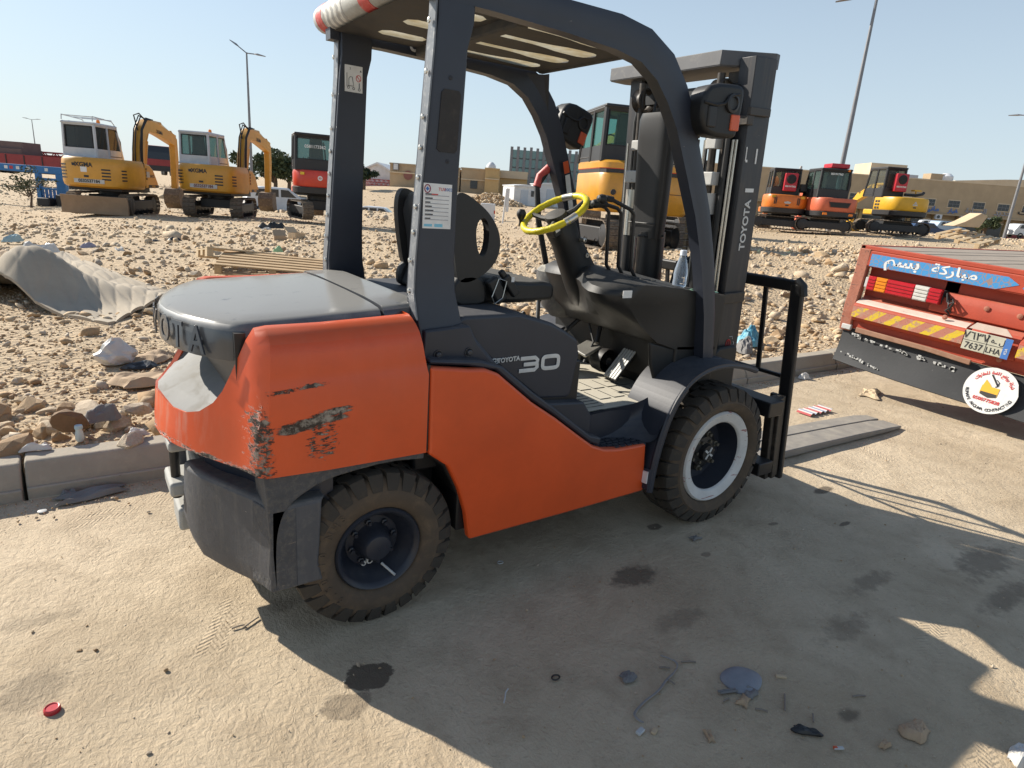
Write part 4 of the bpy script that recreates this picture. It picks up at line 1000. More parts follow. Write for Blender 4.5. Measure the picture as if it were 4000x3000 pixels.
# faded warning pictogram low on the channel
c = MB(); o_ = (-.075, .85)
c.tube([mpt(o_[0]+.016*math.cos(a), -.387, o_[1]+.022*math.sin(a)) for a in np.linspace(0, 2*PI, 20)[:-1]], .0018, 5, closed=True); c.tube([mpt(o_[0], -.387, o_[1]+.02), mpt(o_[0], -.387, o_[1]-.02)], .0018, 5)
c.prism([(-.085, .790), (-.055, .790), (-.070, .815)], 'y', -.3875, -.386, M=MT); c.tube([mpt(-.085, -.387, .76), mpt(-.092, -.387, .745), mpt(-.082, -.387, .735), mpt(-.075, -.387, .75), mpt(-.09, -.387, .72)], .0016, 5); c.build('warning_mark', M_['redtxt'], MA)
c = MB(); c.tube([mpt(-.07, -.387, .885), mpt(-.05, -.387, .885), mpt(-.045, -.387, .87)], .0016, 5); c.tube([mpt(-.04, -.387, .86), mpt(-.03, -.387, .85), mpt(-.036, -.387, .84)], .0016, 5); c.build('warning_figure', M_['letter'], MA)
# tilt cylinder guard plate low at the mast side
c = MB(); c.prism([(-.23, .60), (-.23, .80), (-.17, .845), (-.05, .845), (-.03, .83), (-.03, .60)], 'y', -.415, -.39, M=MT); c.build('guard_plate', M_['plastic'], MA, bevel=.01)
# carriage
CA = empty('fork_carriage'); CA.parent = FL
BT = Matrix.Translation((2.355, 0, .14)) @ Matrix.Rotation(R(-8.0), 4, 'Y')   # leaning backrest frame, local z up along the column
c = MB(); c.box(-.14, -.02, -.60, .56, .44, .52, M=Matrix.Translation((2.20, 0, .05))); c.box(-.14, -.02, -.58, .54, .10, .17, M=Matrix.Translation((2.24, 0, .05))); c.build('carriage_bar', M_['black'], CA, bevel=.006)
c = MB()
for x0, x1, y0, y1 in ((-.13, -.10, -.545, -.50), (-.095, -.06, -.56, -.50), (-.055, -.03, -.55, -.47)):
    c.box(x0, x1, y0, y1, -.03, .44, M=BT)
c.build('carriage_plate', M_['mastbrown'], CA, bevel=.004)
c = MB()
c.box(-.02, .012, -.562, -.492, -.06, 1.03, M=BT); c.box(-.02, .012, .492, .562, -.06, 1.03, M=BT)
c.box(-.018, .010, -.54, .54, .985, 1.045, M=BT); c.build('backrest_frame', M_['black'], CA, bevel=.010, seg=3)
c = MB(); 
for sg in (-1, 1): c.tube([tuple(BT @ Vector((-.004, sg*.562, .97))), tuple(BT @ Vector((-.004, sg*.555, 1.02))), tuple(BT @ Vector((-.004, sg*.52, 1.048)))], .02, 8)
c.build('frame_corner', M_['black'], CA, smooth=True)
for yb in (-.345, -.115, .115, .345):
    c = MB(); c.box(-.008, .006, yb-.013, yb+.013, .53, .99, M=BT); c.build('backrest_bar', M_['black'], CA, bevel=.003)
c = MB(); c.box(-.012, .004, -.50, .50, .52, .54, M=BT); c.build('backrest_bar', M_['black'], CA, bevel=.003)
# forks
steel = paint('scraped_fork_steel', (.20, .185, .17), .45, .6, (.36, .32, .26), 4, .8, .5, scol=(.5, .47, .42))
for (y0h, y1h, y0t, y1t) in ((-.275, -.085, -.325, -.165), (-.075, .055, -.155, -.035)):
    f = MB(); X = [2.30, 2.36, 3.0, 3.7, 4.10, 4.27]; T = [.075, .060, .058, .050, .040, .026]; rings = []
    for x, tt in zip(X, T):
        k = (x-2.3)/(4.27-2.3); a = y0h+(y0t-y0h)*k; b = y1h+(y1t-y1h)*k
        if x > 4.2: m_ = (a+b)/2; a += .01; b -= .01
        rings.append([(x, a, .008), (x, b, .008), (x, b, tt), (x, a, tt)])
    f.loft(rings)
    f.prism([(2.255, .012), (2.315, .012), (2.30, .10), (2.225, .56), (2.18, .56), (2.20, .30)], 'y', y0h, y1h)
    f.build('fork', steel, CA, bevel=.006)
# ============================================================ GROUND
def hgt_table():
    pass
TD = [3, 8, 12, 21, 30, 42, 60, 80, 110, 170, 300]
# photo row at which the ground is seen, for five photo columns and these depths; near rows come from level ground
TC = {-1500: [None, None, 900, 800, 710, 660, 630, 600, 575, 555, 540],
      0:    [None, None, 925, 838, 770, 732, 704, 690, 675, 662, 650],
      600:  [None, None, 935, 842, 800, 762, 730, 716, 702, 690, 680],
      1200: [None, None, 955, 872, 842, 836, 790, 732, 724, 716, 708],
      1600: [None, None, 970, 905, 872, 850, 832, 738, 732, 730, 728],
      2200: [None, None, 990, 935, 900, 872, 850, 805, 790, 785, 783],
      3000: [None, None, 1000, 945, 893, 876, 868, 862, 860, 858, 856],
      3500: [None, None, 1005, 960, 912, 906, 903, 902, 901, 900, 899],
      4000: [None, None, 1030, 985, 950, 942, 939, 937, 936, 935, 934],
      5500: [None, None, 1110, 1090, 1072, 1062, 1056, 1052, 1050, 1048, 1046]}
KX = sorted(TC)
def _smooth_noise(x, y):
    return (math.sin(x*1.7+y*.9)+math.sin(x*.83-y*1.31+2)+math.sin(x*3.1+y*2.3+1)*.5+math.sin(-x*2.2+y*4.1)*.5)/3
def zcol(px, D):
    """height of the ground at photo column px, depth D"""
    def one(c):
        row = TC[c]; 
        pts = []
        for d, r in zip(TD, row):
            if r is None:
                pts.append((d, {3: .10, 8: .10}[d]))
            else:
                pts.append((d, float(CP(c, r, d)[2])))
        if D <= pts[0][0]: return pts[0][1]
        for (d0, z0), (d1, z1) in zip(pts[:-1], pts[1:]):
            if D <= d1:
                t = (D-d0)/(d1-d0); return z0+(z1-z0)*t
        return pts[-1][1]
    px = max(KX[0], min(KX[-1], px))
    for a, b in zip(KX[:-1], KX[1:]):
        if px <= b:
            t = (px-a)/(b-a); t = t*t*(3-2*t); return one(a)*(1-t)+one(b)*t
def ground_z(x, y):
    """height of the ground behind the kerb at a place"""
    z = .1
    for _ in range(5):
        d = np.array([x, y, z])-CAM; D = float(d @ _f)
        if D < 1: return .10
        px = 2000+FPX*float(d @ _r2)/D; z = zcol(px, D)
    if y < 3.5:
        k = max(0, min(1, (y-1.2)/2.3)); z = .12*(1-k)+z*k
    near = max(0, min(1, (14-D)/8))
    z += near*.035*_smooth_noise(x*1.3, y*1.3)*min(1, max(0, (y-1.2)/.8))
    return z
COLS = np.concatenate([np.linspace(-1500, -200, 10), np.linspace(-100, 4100, 127), np.linspace(4300, 5500, 9)])
DEP = np.concatenate([np.linspace(2.6, 8, 55), np.linspace(8.3, 18, 40), np.linspace(19, 40, 28), np.linspace(43, 110, 26), [130, 170, 230, 300, 600, 1200]])
V = []; 
for D in DEP:
    for c in COLS:
        h = CP(c, 1500, D); x, y = h[0], h[1]
        # keep horizontal position of the ground point at this depth
        z = zcol(c, min(D, 300)); p = CAM.copy()
        # solve for the row giving height z at depth D
        a = CP(c, 0, D); b = CP(c, 3000, D); t = (z-a[2])/(b[2]-a[2]); p = a+(b-a)*t
        if D > 300: z = p[2] = zcol(c, 300)
        y_ = p[1]
        if D < 20: p[2] = ground_z(p[0], p[1])
        if y_ < 1.13: p[2] = -.25
        V.append(p)
nc = len(COLS); F = [(i*nc+j, i*nc+j+1, (i+1)*nc+j+1, (i+1)*nc+j) for i in range(len(DEP)-1) for j in range(nc-1)]
def dirt_mat(name, c1, c2, c3, scale=1.0, bs=.8, gravel=True):
    m, nt, b, out = mat_new(name); co = coords(nt)
    n1 = noise(nt, co, .35*scale, 8, .65); n2 = noise(nt, co, 4*scale, 10, .7, .3); n3 = noise(nt, co, 40*scale, 5, .7)
    v = mix(nt, ramp(nt, n1, .35, .68), c1, c2); v = mix(nt, mth(nt, 'MULTIPLY', ramp(nt, n2, .48, .68), .7), v, c3)
    vo = nt.nodes.new('ShaderNodeTexVoronoi'); vo.inputs['Scale'].default_value = 22*scale; nt.links.new(co, vo.inputs[0])
    v = mix(nt, mth(nt, 'MULTIPLY', ramp(nt, n3, .45, .75), .35), v, tuple(x*.55 for x in c1))
    nt.links.new(v, b.inputs['Base Color']); b.inputs['Roughness'].default_value = .95
    h = mth(nt, 'ADD', mth(nt, 'MULTIPLY', n2, 1.0), mth(nt, 'MULTIPLY', n3, .3))
    if gravel: h = mth(nt, 'ADD', h, mth(nt, 'MULTIPLY', mth(nt, 'SUBTRACT', 1.0, vo.outputs[0]), .5))
    bump(nt, b, h, bs, .05); return m
M_['rubble'] = dirt_mat('rubble_soil', (.50, .375, .235), (.56, .43, .28), (.36, .255, .15), 1, .9)
ter = mesh('ground', V, F, M_['rubble'], None, smooth=True); struct(ter)

# the road: one level sheet with slight relief
def road_mat():
    m, nt, b, out = mat_new('dusty_road'); co = coords(nt)
    n1 = noise(nt, co, .9, 8, .62, .3); n2 = noise(nt, co, 5, 9, .66, .4); n3 = noise(nt, co, 55, 6, .7); n4 = noise(nt, co, 260, 3, .6); nS = noise(nt, co, 16, 6, .65)
    v = mix(nt, ramp(nt, n1, .36, .62), (.40, .31, .20), (.56, .45, .31)); v = mix(nt, mth(nt, 'MULTIPLY', ramp(nt, n2, .46, .66), .55), v, (.33, .25, .16))
    v = mix(nt, mth(nt, 'MULTIPLY', ramp(nt, n3, .56, .74), .55), v, (.26, .205, .15)); v = mix(nt, mth(nt, 'MULTIPLY', ramp(nt, n4, .5, .75), .22), v, (.7, .62, .5))
    s = nt.nodes.new('ShaderNodeSeparateXYZ'); nt.links.new(co, s.inputs[0])
    def blob(cx, cy, rx, ry, soft=.35, wob=.5):
        dx = mth(nt, 'DIVIDE', mth(nt, 'SUBTRACT', s.outputs[0], cx), rx); dy = mth(nt, 'DIVIDE', mth(nt, 'SUBTRACT', s.outputs[1], cy), ry)
        d = mth(nt, 'SQRT', mth(nt, 'ADD', mth(nt, 'MULTIPLY', dx, dx), mth(nt, 'MULTIPLY', dy, dy)))
        d = mth(nt, 'ADD', d, mth(nt, 'MULTIPLY', mth(nt, 'SUBTRACT', nS, .5), wob*2.6)); return ramp(nt, d, 1-soft, 1+soft*.4, (1,1,1,1), (0,0,0,1))
    # oil and damp stains, one with sun and shade painted into its darkness
    for (px, py, rx, ry, dark, so, wo) in STAINS:
        p = GP(px, py); k = mth(nt, 'MULTIPLY', blob(float(p[0]), float(p[1]), rx, ry, so, wo), dark); v = mix(nt, k, v, (.10, .075, .05))
    nt.links.new(v, b.inputs['Base Color']); b.inputs['Roughness'].default_value = .92
    # tyre tread prints: chevrons inside curved bands
    tread = None
    for (px, py, ang, wd, ln) in TREADS:
        p = GP(px, py); ca, sa = math.cos(ang), math.sin(ang)
        dx = mth(nt, 'SUBTRACT', s.outputs[0], float(p[0])); dy = mth(nt, 'SUBTRACT', s.outputs[1], float(p[1]))
        u = mth(nt, 'ADD', mth(nt, 'MULTIPLY', dx, ca), mth(nt, 'MULTIPLY', dy, sa)); w_ = mth(nt, 'SUBTRACT', mth(nt, 'MULTIPLY', dy, ca), mth(nt, 'MULTIPLY', dx, sa))
        che = mth(nt, 'SINE', mth(nt, 'MULTIPLY', mth(nt, 'ADD', u, mth(nt, 'MULTIPLY', mth(nt, 'PINGPONG', w_, .035), 1.0)), 2*PI/.022))
        inside = mth(nt, 'MULTIPLY', mth(nt, 'SUBTRACT', 1.0, ramp(nt, mth(nt, 'ABSOLUTE', w_), wd*.8, wd)), mth(nt, 'SUBTRACT', 1.0, ramp(nt, mth(nt, 'ABSOLUTE', u), ln*.6, ln)))
        t = mth(nt, 'MULTIPLY', mth(nt, 'MULTIPLY', che, inside), ramp(nt, n2, .38, .55)); tread = t if tread is None else mth(nt, 'ADD', tread, t)
    wv = noise(nt, coords(nt, scale=(1.5, 1.0, 1), rot=(0, 0, R(35))), 30, 6, .6, 1.2)
    h = mth(nt, 'ADD', mth(nt, 'ADD', mth(nt, 'MULTIPLY', wv, .55), mth(nt, 'MULTIPLY', n2, 1.2)), mth(nt, 'MULTIPLY', n3, .28))
    h = mth(nt, 'ADD', h, mth(nt, 'MULTIPLY', n4, .05)); h = mth(nt, 'ADD', h, mth(nt, 'MULTIPLY', tread, .10))
    bump(nt, b, h, .75, .018); return m
STAINS = [(1440, 2640, .085, .062, .93, .10, .45), (1370, 2750, .085, .055, .50, .2, .7), (2480, 2250, .13, .08, .75, .4, .7), (3215, 1915, .10, .035, .85, .3, .4), (3300, 2045, .05, .015, .8, .3, .4), (2560, 2055, .05, .03, .8, .3, .5),  # first two form one stain, painted darker where shaded, lighter where sunlit
          (2760, 2165, .035, .02, .5, .3, .5), (3850, 2190, .30, .10, .55, .5, .9), (3400, 2270, .20, .05, .45, .5, .8), (3300, 2450, .18, .06, .4, .5, .8), (3320, 2790, .05, .03, .7, .5, .5), (120, 2700, .16, .10, .4, .6, .9), (2000, 2060, .5, .16, .35, .6, .6), (1120, 2350, .10, .05, .35, .6, .8),
          (3930, 2330, .25, .06, .5, .5, .8), (2650, 2420, .14, .06, .35, .5, .8), (80, 2440, .2, .05, .3, .6, .9), (3020, 2045, .04, .015, .6, .3, .5)]
TREADS = [(860, 2440, R(62), .05, .17), (3640, 2400, R(20), .06, .45), (3430, 1770, R(75), .05, .16), (600, 1960, R(15), .07, .4), (3790, 2850, R(30), .06, .3)]
xs = np.concatenate([[-60, -20, -8, -4], np.linspace(-2.4, 7.5, 150), [9, 12, 20, 60]]); ys = np.concatenate([[-60, -20, -8, -4], np.linspace(-2.4, .97, 60)])
V = []
for y in ys:
    for x in xs:
        z = 0
        if -2.4 < x < 7.5 and y > -2.4: z = .004*_smooth_noise(x*2.1, y*2.3)+.0025*_smooth_noise(x*7, y*6+3)
        if abs(x-0) < .25 and abs(y+.49) < .2 or abs(x-1.7) < .25 and abs(y+.5) < .22: z = min(z, 0)
        V.append((x, y, z-.002))
nx = len(xs); F = [(i*nx+j, i*nx+j+1, (i+1)*nx+j+1, (i+1)*nx+j) for i in range(len(ys)-1) for j in range(nx-1)]
struct(mesh('road', V, F, road_mat(), None, smooth=True))

# kerb: individual stones with open joints, a battered face and a footing course
kerbm = paint('weathered_kerb_concrete', (.36, .32, .26), .9, .6, (.46, .40, .31), 5, .6, .2, scol=(.22, .18, .14), bmp=.6, bscale=40)
kb_ = tag(empty('kerb', (0, 1.0, 0)), kind='structure')
for k in range(-6, 24):
    x0 = -1.06+.745*k-.0; L_ = .735; dz = .006*math.sin(k*2.3); dy = .006*math.sin(k*1.7)
    P = [(.992, .0), (.995, .075), (1.045, .158), (1.155, .164), (1.16, -.2), (.992, -.2)]
    b = MB(); b.prism([(y+dy-1.0, z+dz) for y, z in P], 'x', x0+.004, x0+L_)
    o = b.build('kerb_stone', kerbm, kb_, bevel=.010, seg=2)
    b = MB(); b.box(x0+.006, x0+L_-.002, -.025+dy, .02+dy, -.1, .052+dz*.5); b.build('kerb_footing', kerbm, kb_, bevel=.006)
# ============================================================ FLATBED TRUCK (its rear end faces the forklift)
TX = 4.95
TM = Matrix.Translation((TX, -.45, 0)) @ Matrix.Rotation(R(3.0), 4, 'X')      # local: x forward (away), y left, z up
TR = empty('flatbed_truck', M=TM)
tag(TR, 'weathered red flatbed truck seen from behind, long tail lamp and worn number plate', 'truck')
m_red = paint('sun_faded_red_paint', (.42, .055, .022), .55, .30, (.42, .22, .15), 5, .5, .35, scol=(.22, .10, .07), bmp=.15)
m_rust = paint('rust_flaked_post', (.36, .13, .08), .75, .55, (.46, .30, .24), 16, .0, .8, scol=(.09, .05, .04), bmp=.6, bscale=50)
m_bed = paint('bleached_bed_boards', (.30, .25, .20), .85, .6, (.40, .33, .26), 2.5, .4, .3, scol=(.16, .12, .1), bmp=.3, streak=.0)
m_blk = paint('black_rubber_flap', (.028, .029, .031), .7, .45, (.10, .10, .095), 4, .0, .12, scol=(.16, .16, .15), bmp=.2)
# bed: separate boards running lengthwise
bed = MB(); bed.box(.02, 6.0, -1.10, 1.13, 1.14, 1.195); bed.build('bed_frame', m_red, TR, bevel=.006)
for k in range(15):
    b = MB(); y0 = -1.09+k*.148; b.box(.05+.004*(k % 3), 5.98, y0, y0+.142, 1.196, 1.224+.003*math.sin(k*2.1)); b.build('bed_board', m_bed, TR, bevel=.003)
b = MB(); b.box(-.0, .05, -1.13, 1.16, 1.19, 1.228); b.box(-.0, 6, 1.115, 1.16, 1.19, 1.228); b.build('bed_edge_strip', m_red, TR, bevel=.006)
# rear beam carrying the sticker band
b = MB(); b.box(-.006, .05, -1.12, 1.10, 1.06, 1.19); b.build('rear_beam', m_red, TR, bevel=.006)
b = MB(); b.prism([(-.010, 1.20), (.06, 1.20), (.055, .98), (.05, .62), (.055, .47), (.0, .47), (-.016, .62), (-.020, .72), (-.004, .98)], 'y', 1.06, 1.16)
b.build('corner_post', m_rust, TR, bevel=.008)
b = MB(); b.box(-.024, .01, 1.045, 1.13, .485, .53); b.build('post_bracket', M_['palewhite'], TR, bevel=.006)
# recessed panel
b = MB(); b.box(.10, .13, -1.1, 1.07, .70, 1.10); b.box(.0, .12, -1.1, 1.07, 1.055, 1.075); b.build('recess_panel', m_red, TR)
# bumper: a shelf with a sloping top and a painted face, in two lengths
m, nt, bb, out = mat_new('yellow_red_hazard_paint'); co = coords(nt); s = nt.nodes.new('ShaderNodeSeparateXYZ'); nt.links.new(co, s.inputs[0])
v = mth(nt, 'FRACT', mth(nt, 'MULTIPLY', mth(nt, 'ADD', s.outputs[1], mth(nt, 'MULTIPLY', s.outputs[2], 1.1)), 6.5))
cc = mix(nt, ramp(nt, mth(nt, 'ADD', v, mth(nt, 'MULTIPLY', noise(nt, co, 16, 4, .6), .25)), .58, .61), (.62, .43, .02), (.42, .16, .11))
cc = mix(nt, mth(nt, 'MULTIPLY', ramp(nt, noise(nt, co, 24, 8, .7), .52, .56), .8), cc, (.40, .22, .16)); cc = mix(nt, ramp(nt, noise(nt, co, 60, 5, .7), .62, .66), cc, (.10, .06, .04))
nt.links.new(cc, bb.inputs['Base Color']); bb.inputs['Roughness'].default_value = .6; m_haz = m
m_cream = paint('sunlit_cream_top', (.62, .50, .42), .7, .4, (.50, .22, .16), 9, .0, .4, scol=(.4, .12, .08))  # bright sunlight on the sloping bumper top put into this cream
def bumper(y0, y1, mf, name):
    b = MB(); b.prism([(-.055, .61), (-.06, .715), (-.045, .735), (.10, .80), (.10, .58), (-.02, .58)], 'y', y0, y1, 0)
    o = b.build(name, [m_red], TR, bevel=.005)
    b = MB(); b.box(-.0625, -.0605, y0+.004, y1-.004, .615, .71); b.build('hazard_band', mf, TR)
    return o
bumper(.155, 1.055, m_haz, 'bumper'); bumper(-1.1, -.20, m_haz, 'bumper')
b = MB(); b.prism([(-.052, .722), (-.035, .745), (.03, .772), (.03, .768), (-.035, .738), (-.05, .715)], 'y', .165, 1.05); b.build('bumper_top_strip', m_cream, TR)
b = MB(); b.prism([(-.03, .58), (-.03, .70), (.0, .76), (.10, .82), (.10, .58)], 'y', -.195, .135); b.build('plate_holder', m_red, TR, bevel=.006)
# raised centre shelf above the bumper, bolts
b = MB(); b.prism([(.03, .80), (.03, .90), (.06, .96), (.10, .97), (.10, .80)], 'y', -1.1, .50); b.build('centre_shelf', m_red, TR, bevel=.008)
b = MB()
for y, z, x in ((.36, .905, .028), (.34, .78, -.02), (.10, .905, .028), (-.12, .90, .028), (.09, .60, -.03), (-.1, .56, .0), (.22, .60, -.02)):
    b.lathe([(.020, 0), (.020, -.006), (.008, -.010), (.001, -.010)], (x, y, z), 'x', 12)
b.build('frame_bolts', m_rust, TR)
# lower apron and the wooden strip
b = MB(); b.prism([(.02, .50), (.02, .61), (.06, .61), (.06, .50)], 'y', -1.1, 1.06); b.prism([(.012, .488), (.012, .505), (.07, .505), (.07, .488)], 'y', -1.1, .62); b.build('apron', m_red, TR, bevel=.005)
b = MB()
b.loft([[(-.02, 1.0, .525), (-.02, 1.0, .478), (.0, 1.0, .478), (.0, 1.0, .525)], [(-.028, .4, .520), (-.028, .4, .480), (-.0, .4, .480), (-.0, .4, .520)], [(-.02, .07, .505), (-.02, .07, .462), (.0, .07, .462), (.0, .07, .505)]]); b.build('clamp_bar', paint('rusty_flat_bar', (.30, .16, .10), .7, .6, (.45, .30, .22), 8, .0, .6, scol=(.12, .07, .05)), TR, bevel=.006)
b = MB(); b.box(.03, .05, .30, .62, .545, .60); b.build('spare_lamp', paint('dull_red_lens', (.25, .02, .03), .3, .3), TR, bevel=.004)
# mud flap: bent rubber sheet
b = MB(); rows = []
for z, x in ((.49, .03), (.44, .02), (.36, .0), (.27, -.03), (.19, -.07)):
    rows.append([(x+(.045 if y > .9 else .0)*(.49-z)/.3*((y-.9)/.2 if y > .9 else 0)+.006*math.sin(y*7+z*9), y, z-.02*((.8-y)/2)) for y in np.linspace(1.13, -1.1, 24)])
b.loft(rows, closed=False, cap=False)
b.loft([[(p[0]+.012, p[1], p[2]) for p in r] for r in rows], closed=False, cap=False)
fl_ = b.build('mud_flap', m_blk, TR, smooth=True)
b = MB(); b.tube([(rows[-1][i][0]+.006, rows[-1][i][1], rows[-1][i][2]) for i in range(24)], .007, 6); b.build('flap_edge', m_blk, TR, smooth=True)
b = MB(); rng = np.random.default_rng(5)
for i in range(60):
    y = 1.02-.95*rng.random(); z = .47-.065*(1.02-y)/1.0-.02+rng.normal(0, .006); x = .008
    if abs((y*7) % 1-.5) < .14: continue
    b.box(x-.012, x-.008, y-rng.uniform(.004, .016), y+rng.uniform(.004, .016), z-rng.uniform(.004, .012), z+rng.uniform(.002, .010))
for i in range(34):
    y = 1.06-.36*rng.random(); z = .285-.05*(1.06-y)/.36*1.2+rng.normal(0, .006); x = -.028-(.285-z)*.35
    b.box(x-.010, x-.004, y-.010*rng.random()-.002, y+.010*rng.random(), z-.005, z+.005)
b.build('flap_lettering_remains', M_['palewhite'], TR)
# tail lamp: lens sections with ribs
lens = {'tail_lamp_red': (.48, .012, .02), 'tail_lamp_amber': (.75, .24, .01), 'tail_lamp_clear': (.62, .60, .55)}
lm = {k: paint(k, c, .14, .12, (.4, .2, .15), 12) for k, c in lens.items()}
tl = empty('tail_lamp'); tl.parent = TR
secs = [('tail_lamp_red', 1.012, .945), ('tail_lamp_amber', .945, .850), ('tail_lamp_red', .850, .625), ('tail_lamp_clear', .625, .515), ('tail_lamp_red', .515, .42)]
b = MB(); b.box(.02, .10, .415, 1.03, .865, .975); b.build('lamp_base', m_blk, tl, bevel=.004)
for k, y0, y1 in secs:
    b = MB(); b.box(-.018, .02, y1, y0, .862, .982)
    for r_ in range(4):
        b.box(-.024, -.018, y1+.003, y0-.003, .868+r_*.028, .888+r_*.028)
    b.build('lens', lm[k], tl, bevel=.0035)
b = MB(); b.box(.0, .03, 1.02, 1.045, .88, .965); b.build('lamp_bracket', M_['palewhite'], tl, bevel=.003)
b = MB(); b.tube([(.05, .41, .93), (-.0, .385, .96), (-.02, .36, .90), (.01, .34, .93), (-.02, .315, .90), (-.01, .33, .86), (.0, .36, .83), (.04, .34, .80)], .008, 8); b.tube([(.06, .40, .95), (.02, .37, .93), (.0, .35, .86), (.03, .33, .82)], .006, 8); b.build('loose_wiring', M_['hose'], TR, smooth=True)
b = MB(); b.tube([(.0, .372, .92), (-.012, .35, .885), (-.0, .335, .90)], .005, 6); b.build('bare_wire', M_['palewhite'], TR, smooth=True)
# torn sticker band: a blue strip with peeling white lettering
m, nt, bb, out = mat_new('torn_blue_white_sticker'); co = coords(nt); s = nt.nodes.new('ShaderNodeSeparateXYZ'); nt.links.new(co, s.inputs[0])
vo = nt.nodes.new('ShaderNodeTexVoronoi'); vo.feature = 'DISTANCE_TO_EDGE'; vo.inputs['Scale'].default_value = 26; nt.links.new(noise(nt, co, 8, 2, .5), vo.inputs[0]) if False else nt.links.new(coords(nt, scale=(1, 1, .7)), vo.inputs[0])
up = ramp(nt, mth(nt, 'ADD', s.outputs[2], mth(nt, 'MULTIPLY', noise(nt, co, 30, 6, .7), .05)), 1.118, 1.124)
wv = mth(nt, 'MULTIPLY', ramp(nt, noise(nt, coords(nt, scale=(1, 1, 1)), 24, 2, .5, 2.0), .40, .43), up)
cc = mix(nt, wv, (.05, .26, .55), (.68, .70, .70)); cc = mix(nt, ramp(nt, vo.outputs[0], .02, .05, (1,1,1,1), (0,0,0,1)), cc, (.28, .20, .18)); cc = mix(nt, ramp(nt, noise(nt, co, 12, 9, .75), .60, .63), cc, (.42, .14, .09))
nt.links.new(cc, bb.inputs['Base Color']); bb.inputs['Roughness'].default_value = .55; m_st = m
b = MB(); b.prism([(1.045, 1.062), (1.045, 1.165), (.02, 1.165), (-.06, 1.12), (.08, 1.062)], 'x', -.0085, -.007); b.build('torn_sticker', m_st, TR)
b = MB(); b.prism([(-.085, 1.10), (-.12, 1.165), (-1.0, 1.165), (-1.0, 1.062), (-.16, 1.062)], 'x', -.0085, -.007); b.build('blue_sticker', plain('blue_sticker_film', (.04, .24, .52), .5), TR)
AR = lambda s: s
text('sticker_script', '\ufee2\ufeb4\ufe91', .12, (-.0095, .78, 1.135), (0, -1, 0), (0, 0, 1), M_['white'], TR, bold=.003, ext=.0004, xs=1.4)
text('sticker_script', '\ufe94\ufedb\ufead\ufe8e\ufe92\ufee3', .10, (-.0095, .38, 1.13), (0, -1, 0), (0, 0, 1), M_['white'], TR, bold=.002, ext=.0004, xs=1.4)
text('sticker_mark', '4', .06, (-.0095, -.19, 1.125), (0, -1, 0), (0, 0, 1), M_['white'], TR, bold=.001, ext=.0004)
# number plate
pl_ = MB(); pl_.box(-.072, -.066, -.165, .150, .585, .735); plo = pl_.build('number_plate', paint('worn_number_plate', (.50, .48, .38), .5, .5, (.35, .31, .24), 14, .0, .3, scol=(.2, .17, .13)), TR, bevel=.003)
b = MB(); b.box(-.0735, -.072, -.165, -.118, .585, .735); b.build('plate_blue_band', M_['bluetxt'], TR)
b = MB(); b.box(-.0735, -.0722, -.118, .150, .6585, .6615); b.box(-.0735, -.0722, -.010, -.007, .587, .733); b.build('plate_divider_lines', M_['blacktxt'], TR)
text('plate_digits', '7637', .068, (-.0735, .070, .620), (0, -1, 0), (0, 0, 1), M_['blacktxt'], TR, bold=.0006, ext=.0004, xs=.92)
text('plate_letters', 'LHA', .060, (-.0735, -.062, .620), (0, -1, 0), (0, 0, 1), M_['blacktxt'], TR, bold=.0004, ext=.0004, xs=.88)
text('plate_digits', '\u0667\u0666\u0663\u0667', .080, (-.0735, .070, .697), (0, -1, 0), (0, 0, 1), M_['blacktxt'], TR, bold=.0006, ext=.0004, xs=1.0)
text('plate_letters', '\u0623 \u0647\u0640 \u0644', .056, (-.0735, -.062, .697), (0, -1, 0), (0, 0, 1), M_['blacktxt'], TR, bold=.0004, ext=.0004)
text('plate_band_text', 'KSA', .026, (-.0745, -.142, .64), (0, 0, 1), (0, 1, 0), M_['white'], TR, ext=.0004)
b = MB(); b.prism([(.14, .75), (-.15, .75), (-.10, .80), (.10, .80)], 'x', -.066, -.060); b.build('plate_top_flap', m_cream, TR)
# round company sticker on the flap
fm_ = Matrix.Translation((-.052, -.13, .325)) @ Matrix.Rotation(R(14), 4, 'Y')
def fp(y, z, d=0): return tuple(fm_ @ Vector((-.002-d, y, z)))
b = MB(); ring = [fp(.178*math.cos(a), .178*math.sin(a)) for a in np.linspace(0, 2*PI, 65)[:-1]]
keep = [p for p, a in zip(ring, np.linspace(0, 360, 65)[:-1]) if not (148 < a < 172) and not (86 < a < 98)]
b.add([fp(0, 0)]+keep, [(0, i+1, i+2) if False else (0, i+2, i+1) for i in range(len(keep)-1)]+[(0, 1, len(keep))]); b.build('round_sticker', paint('round_white_sticker', (.70, .69, .66), .55, .3, (.4, .38, .35), 14), TR, fix=False)
def arc_text(s, r, a_mid, step, size, mat, name, outward=True):
    mb = MB(); n = len(s)
    for i, chh in enumerate(s):
        if chh == ' ': continue
        a = a_mid+(i-(n-1)/2)*step*(1 if not outward else -1)       # angle measured in the sticker plane, viewed from the rear
        ux, uz = math.cos(a), math.sin(a)                            # viewed from behind the truck: right = -y
        o = Vector((-.0045, -ux*r, uz*r)); rad = Vector((0, -ux, uz))
        up = rad if outward else -rad; nn = Vector((-1, 0, 0)); xd = up.cross(nn)
        me = text_mesh(chh, size, .0006, .0003); me.transform(fm_ @ Matrix([[xd[k], up[k], nn[k], o[k]] for k in range(3)]+[[0, 0, 0, 1]]))
        mb.add([v.co[:] for v in me.vertices], [tuple(p.vertices) for p in me.polygons]); bpy.data.meshes.remove(me)
    return mb.build(name, mat, TR, fix=False)
arc_text('RUWAFE ALQUMA CONTRACTING', .150, R(-92), R(6.4), .030, M_['blacktxt'], 'sticker_arc_text', outward=False)
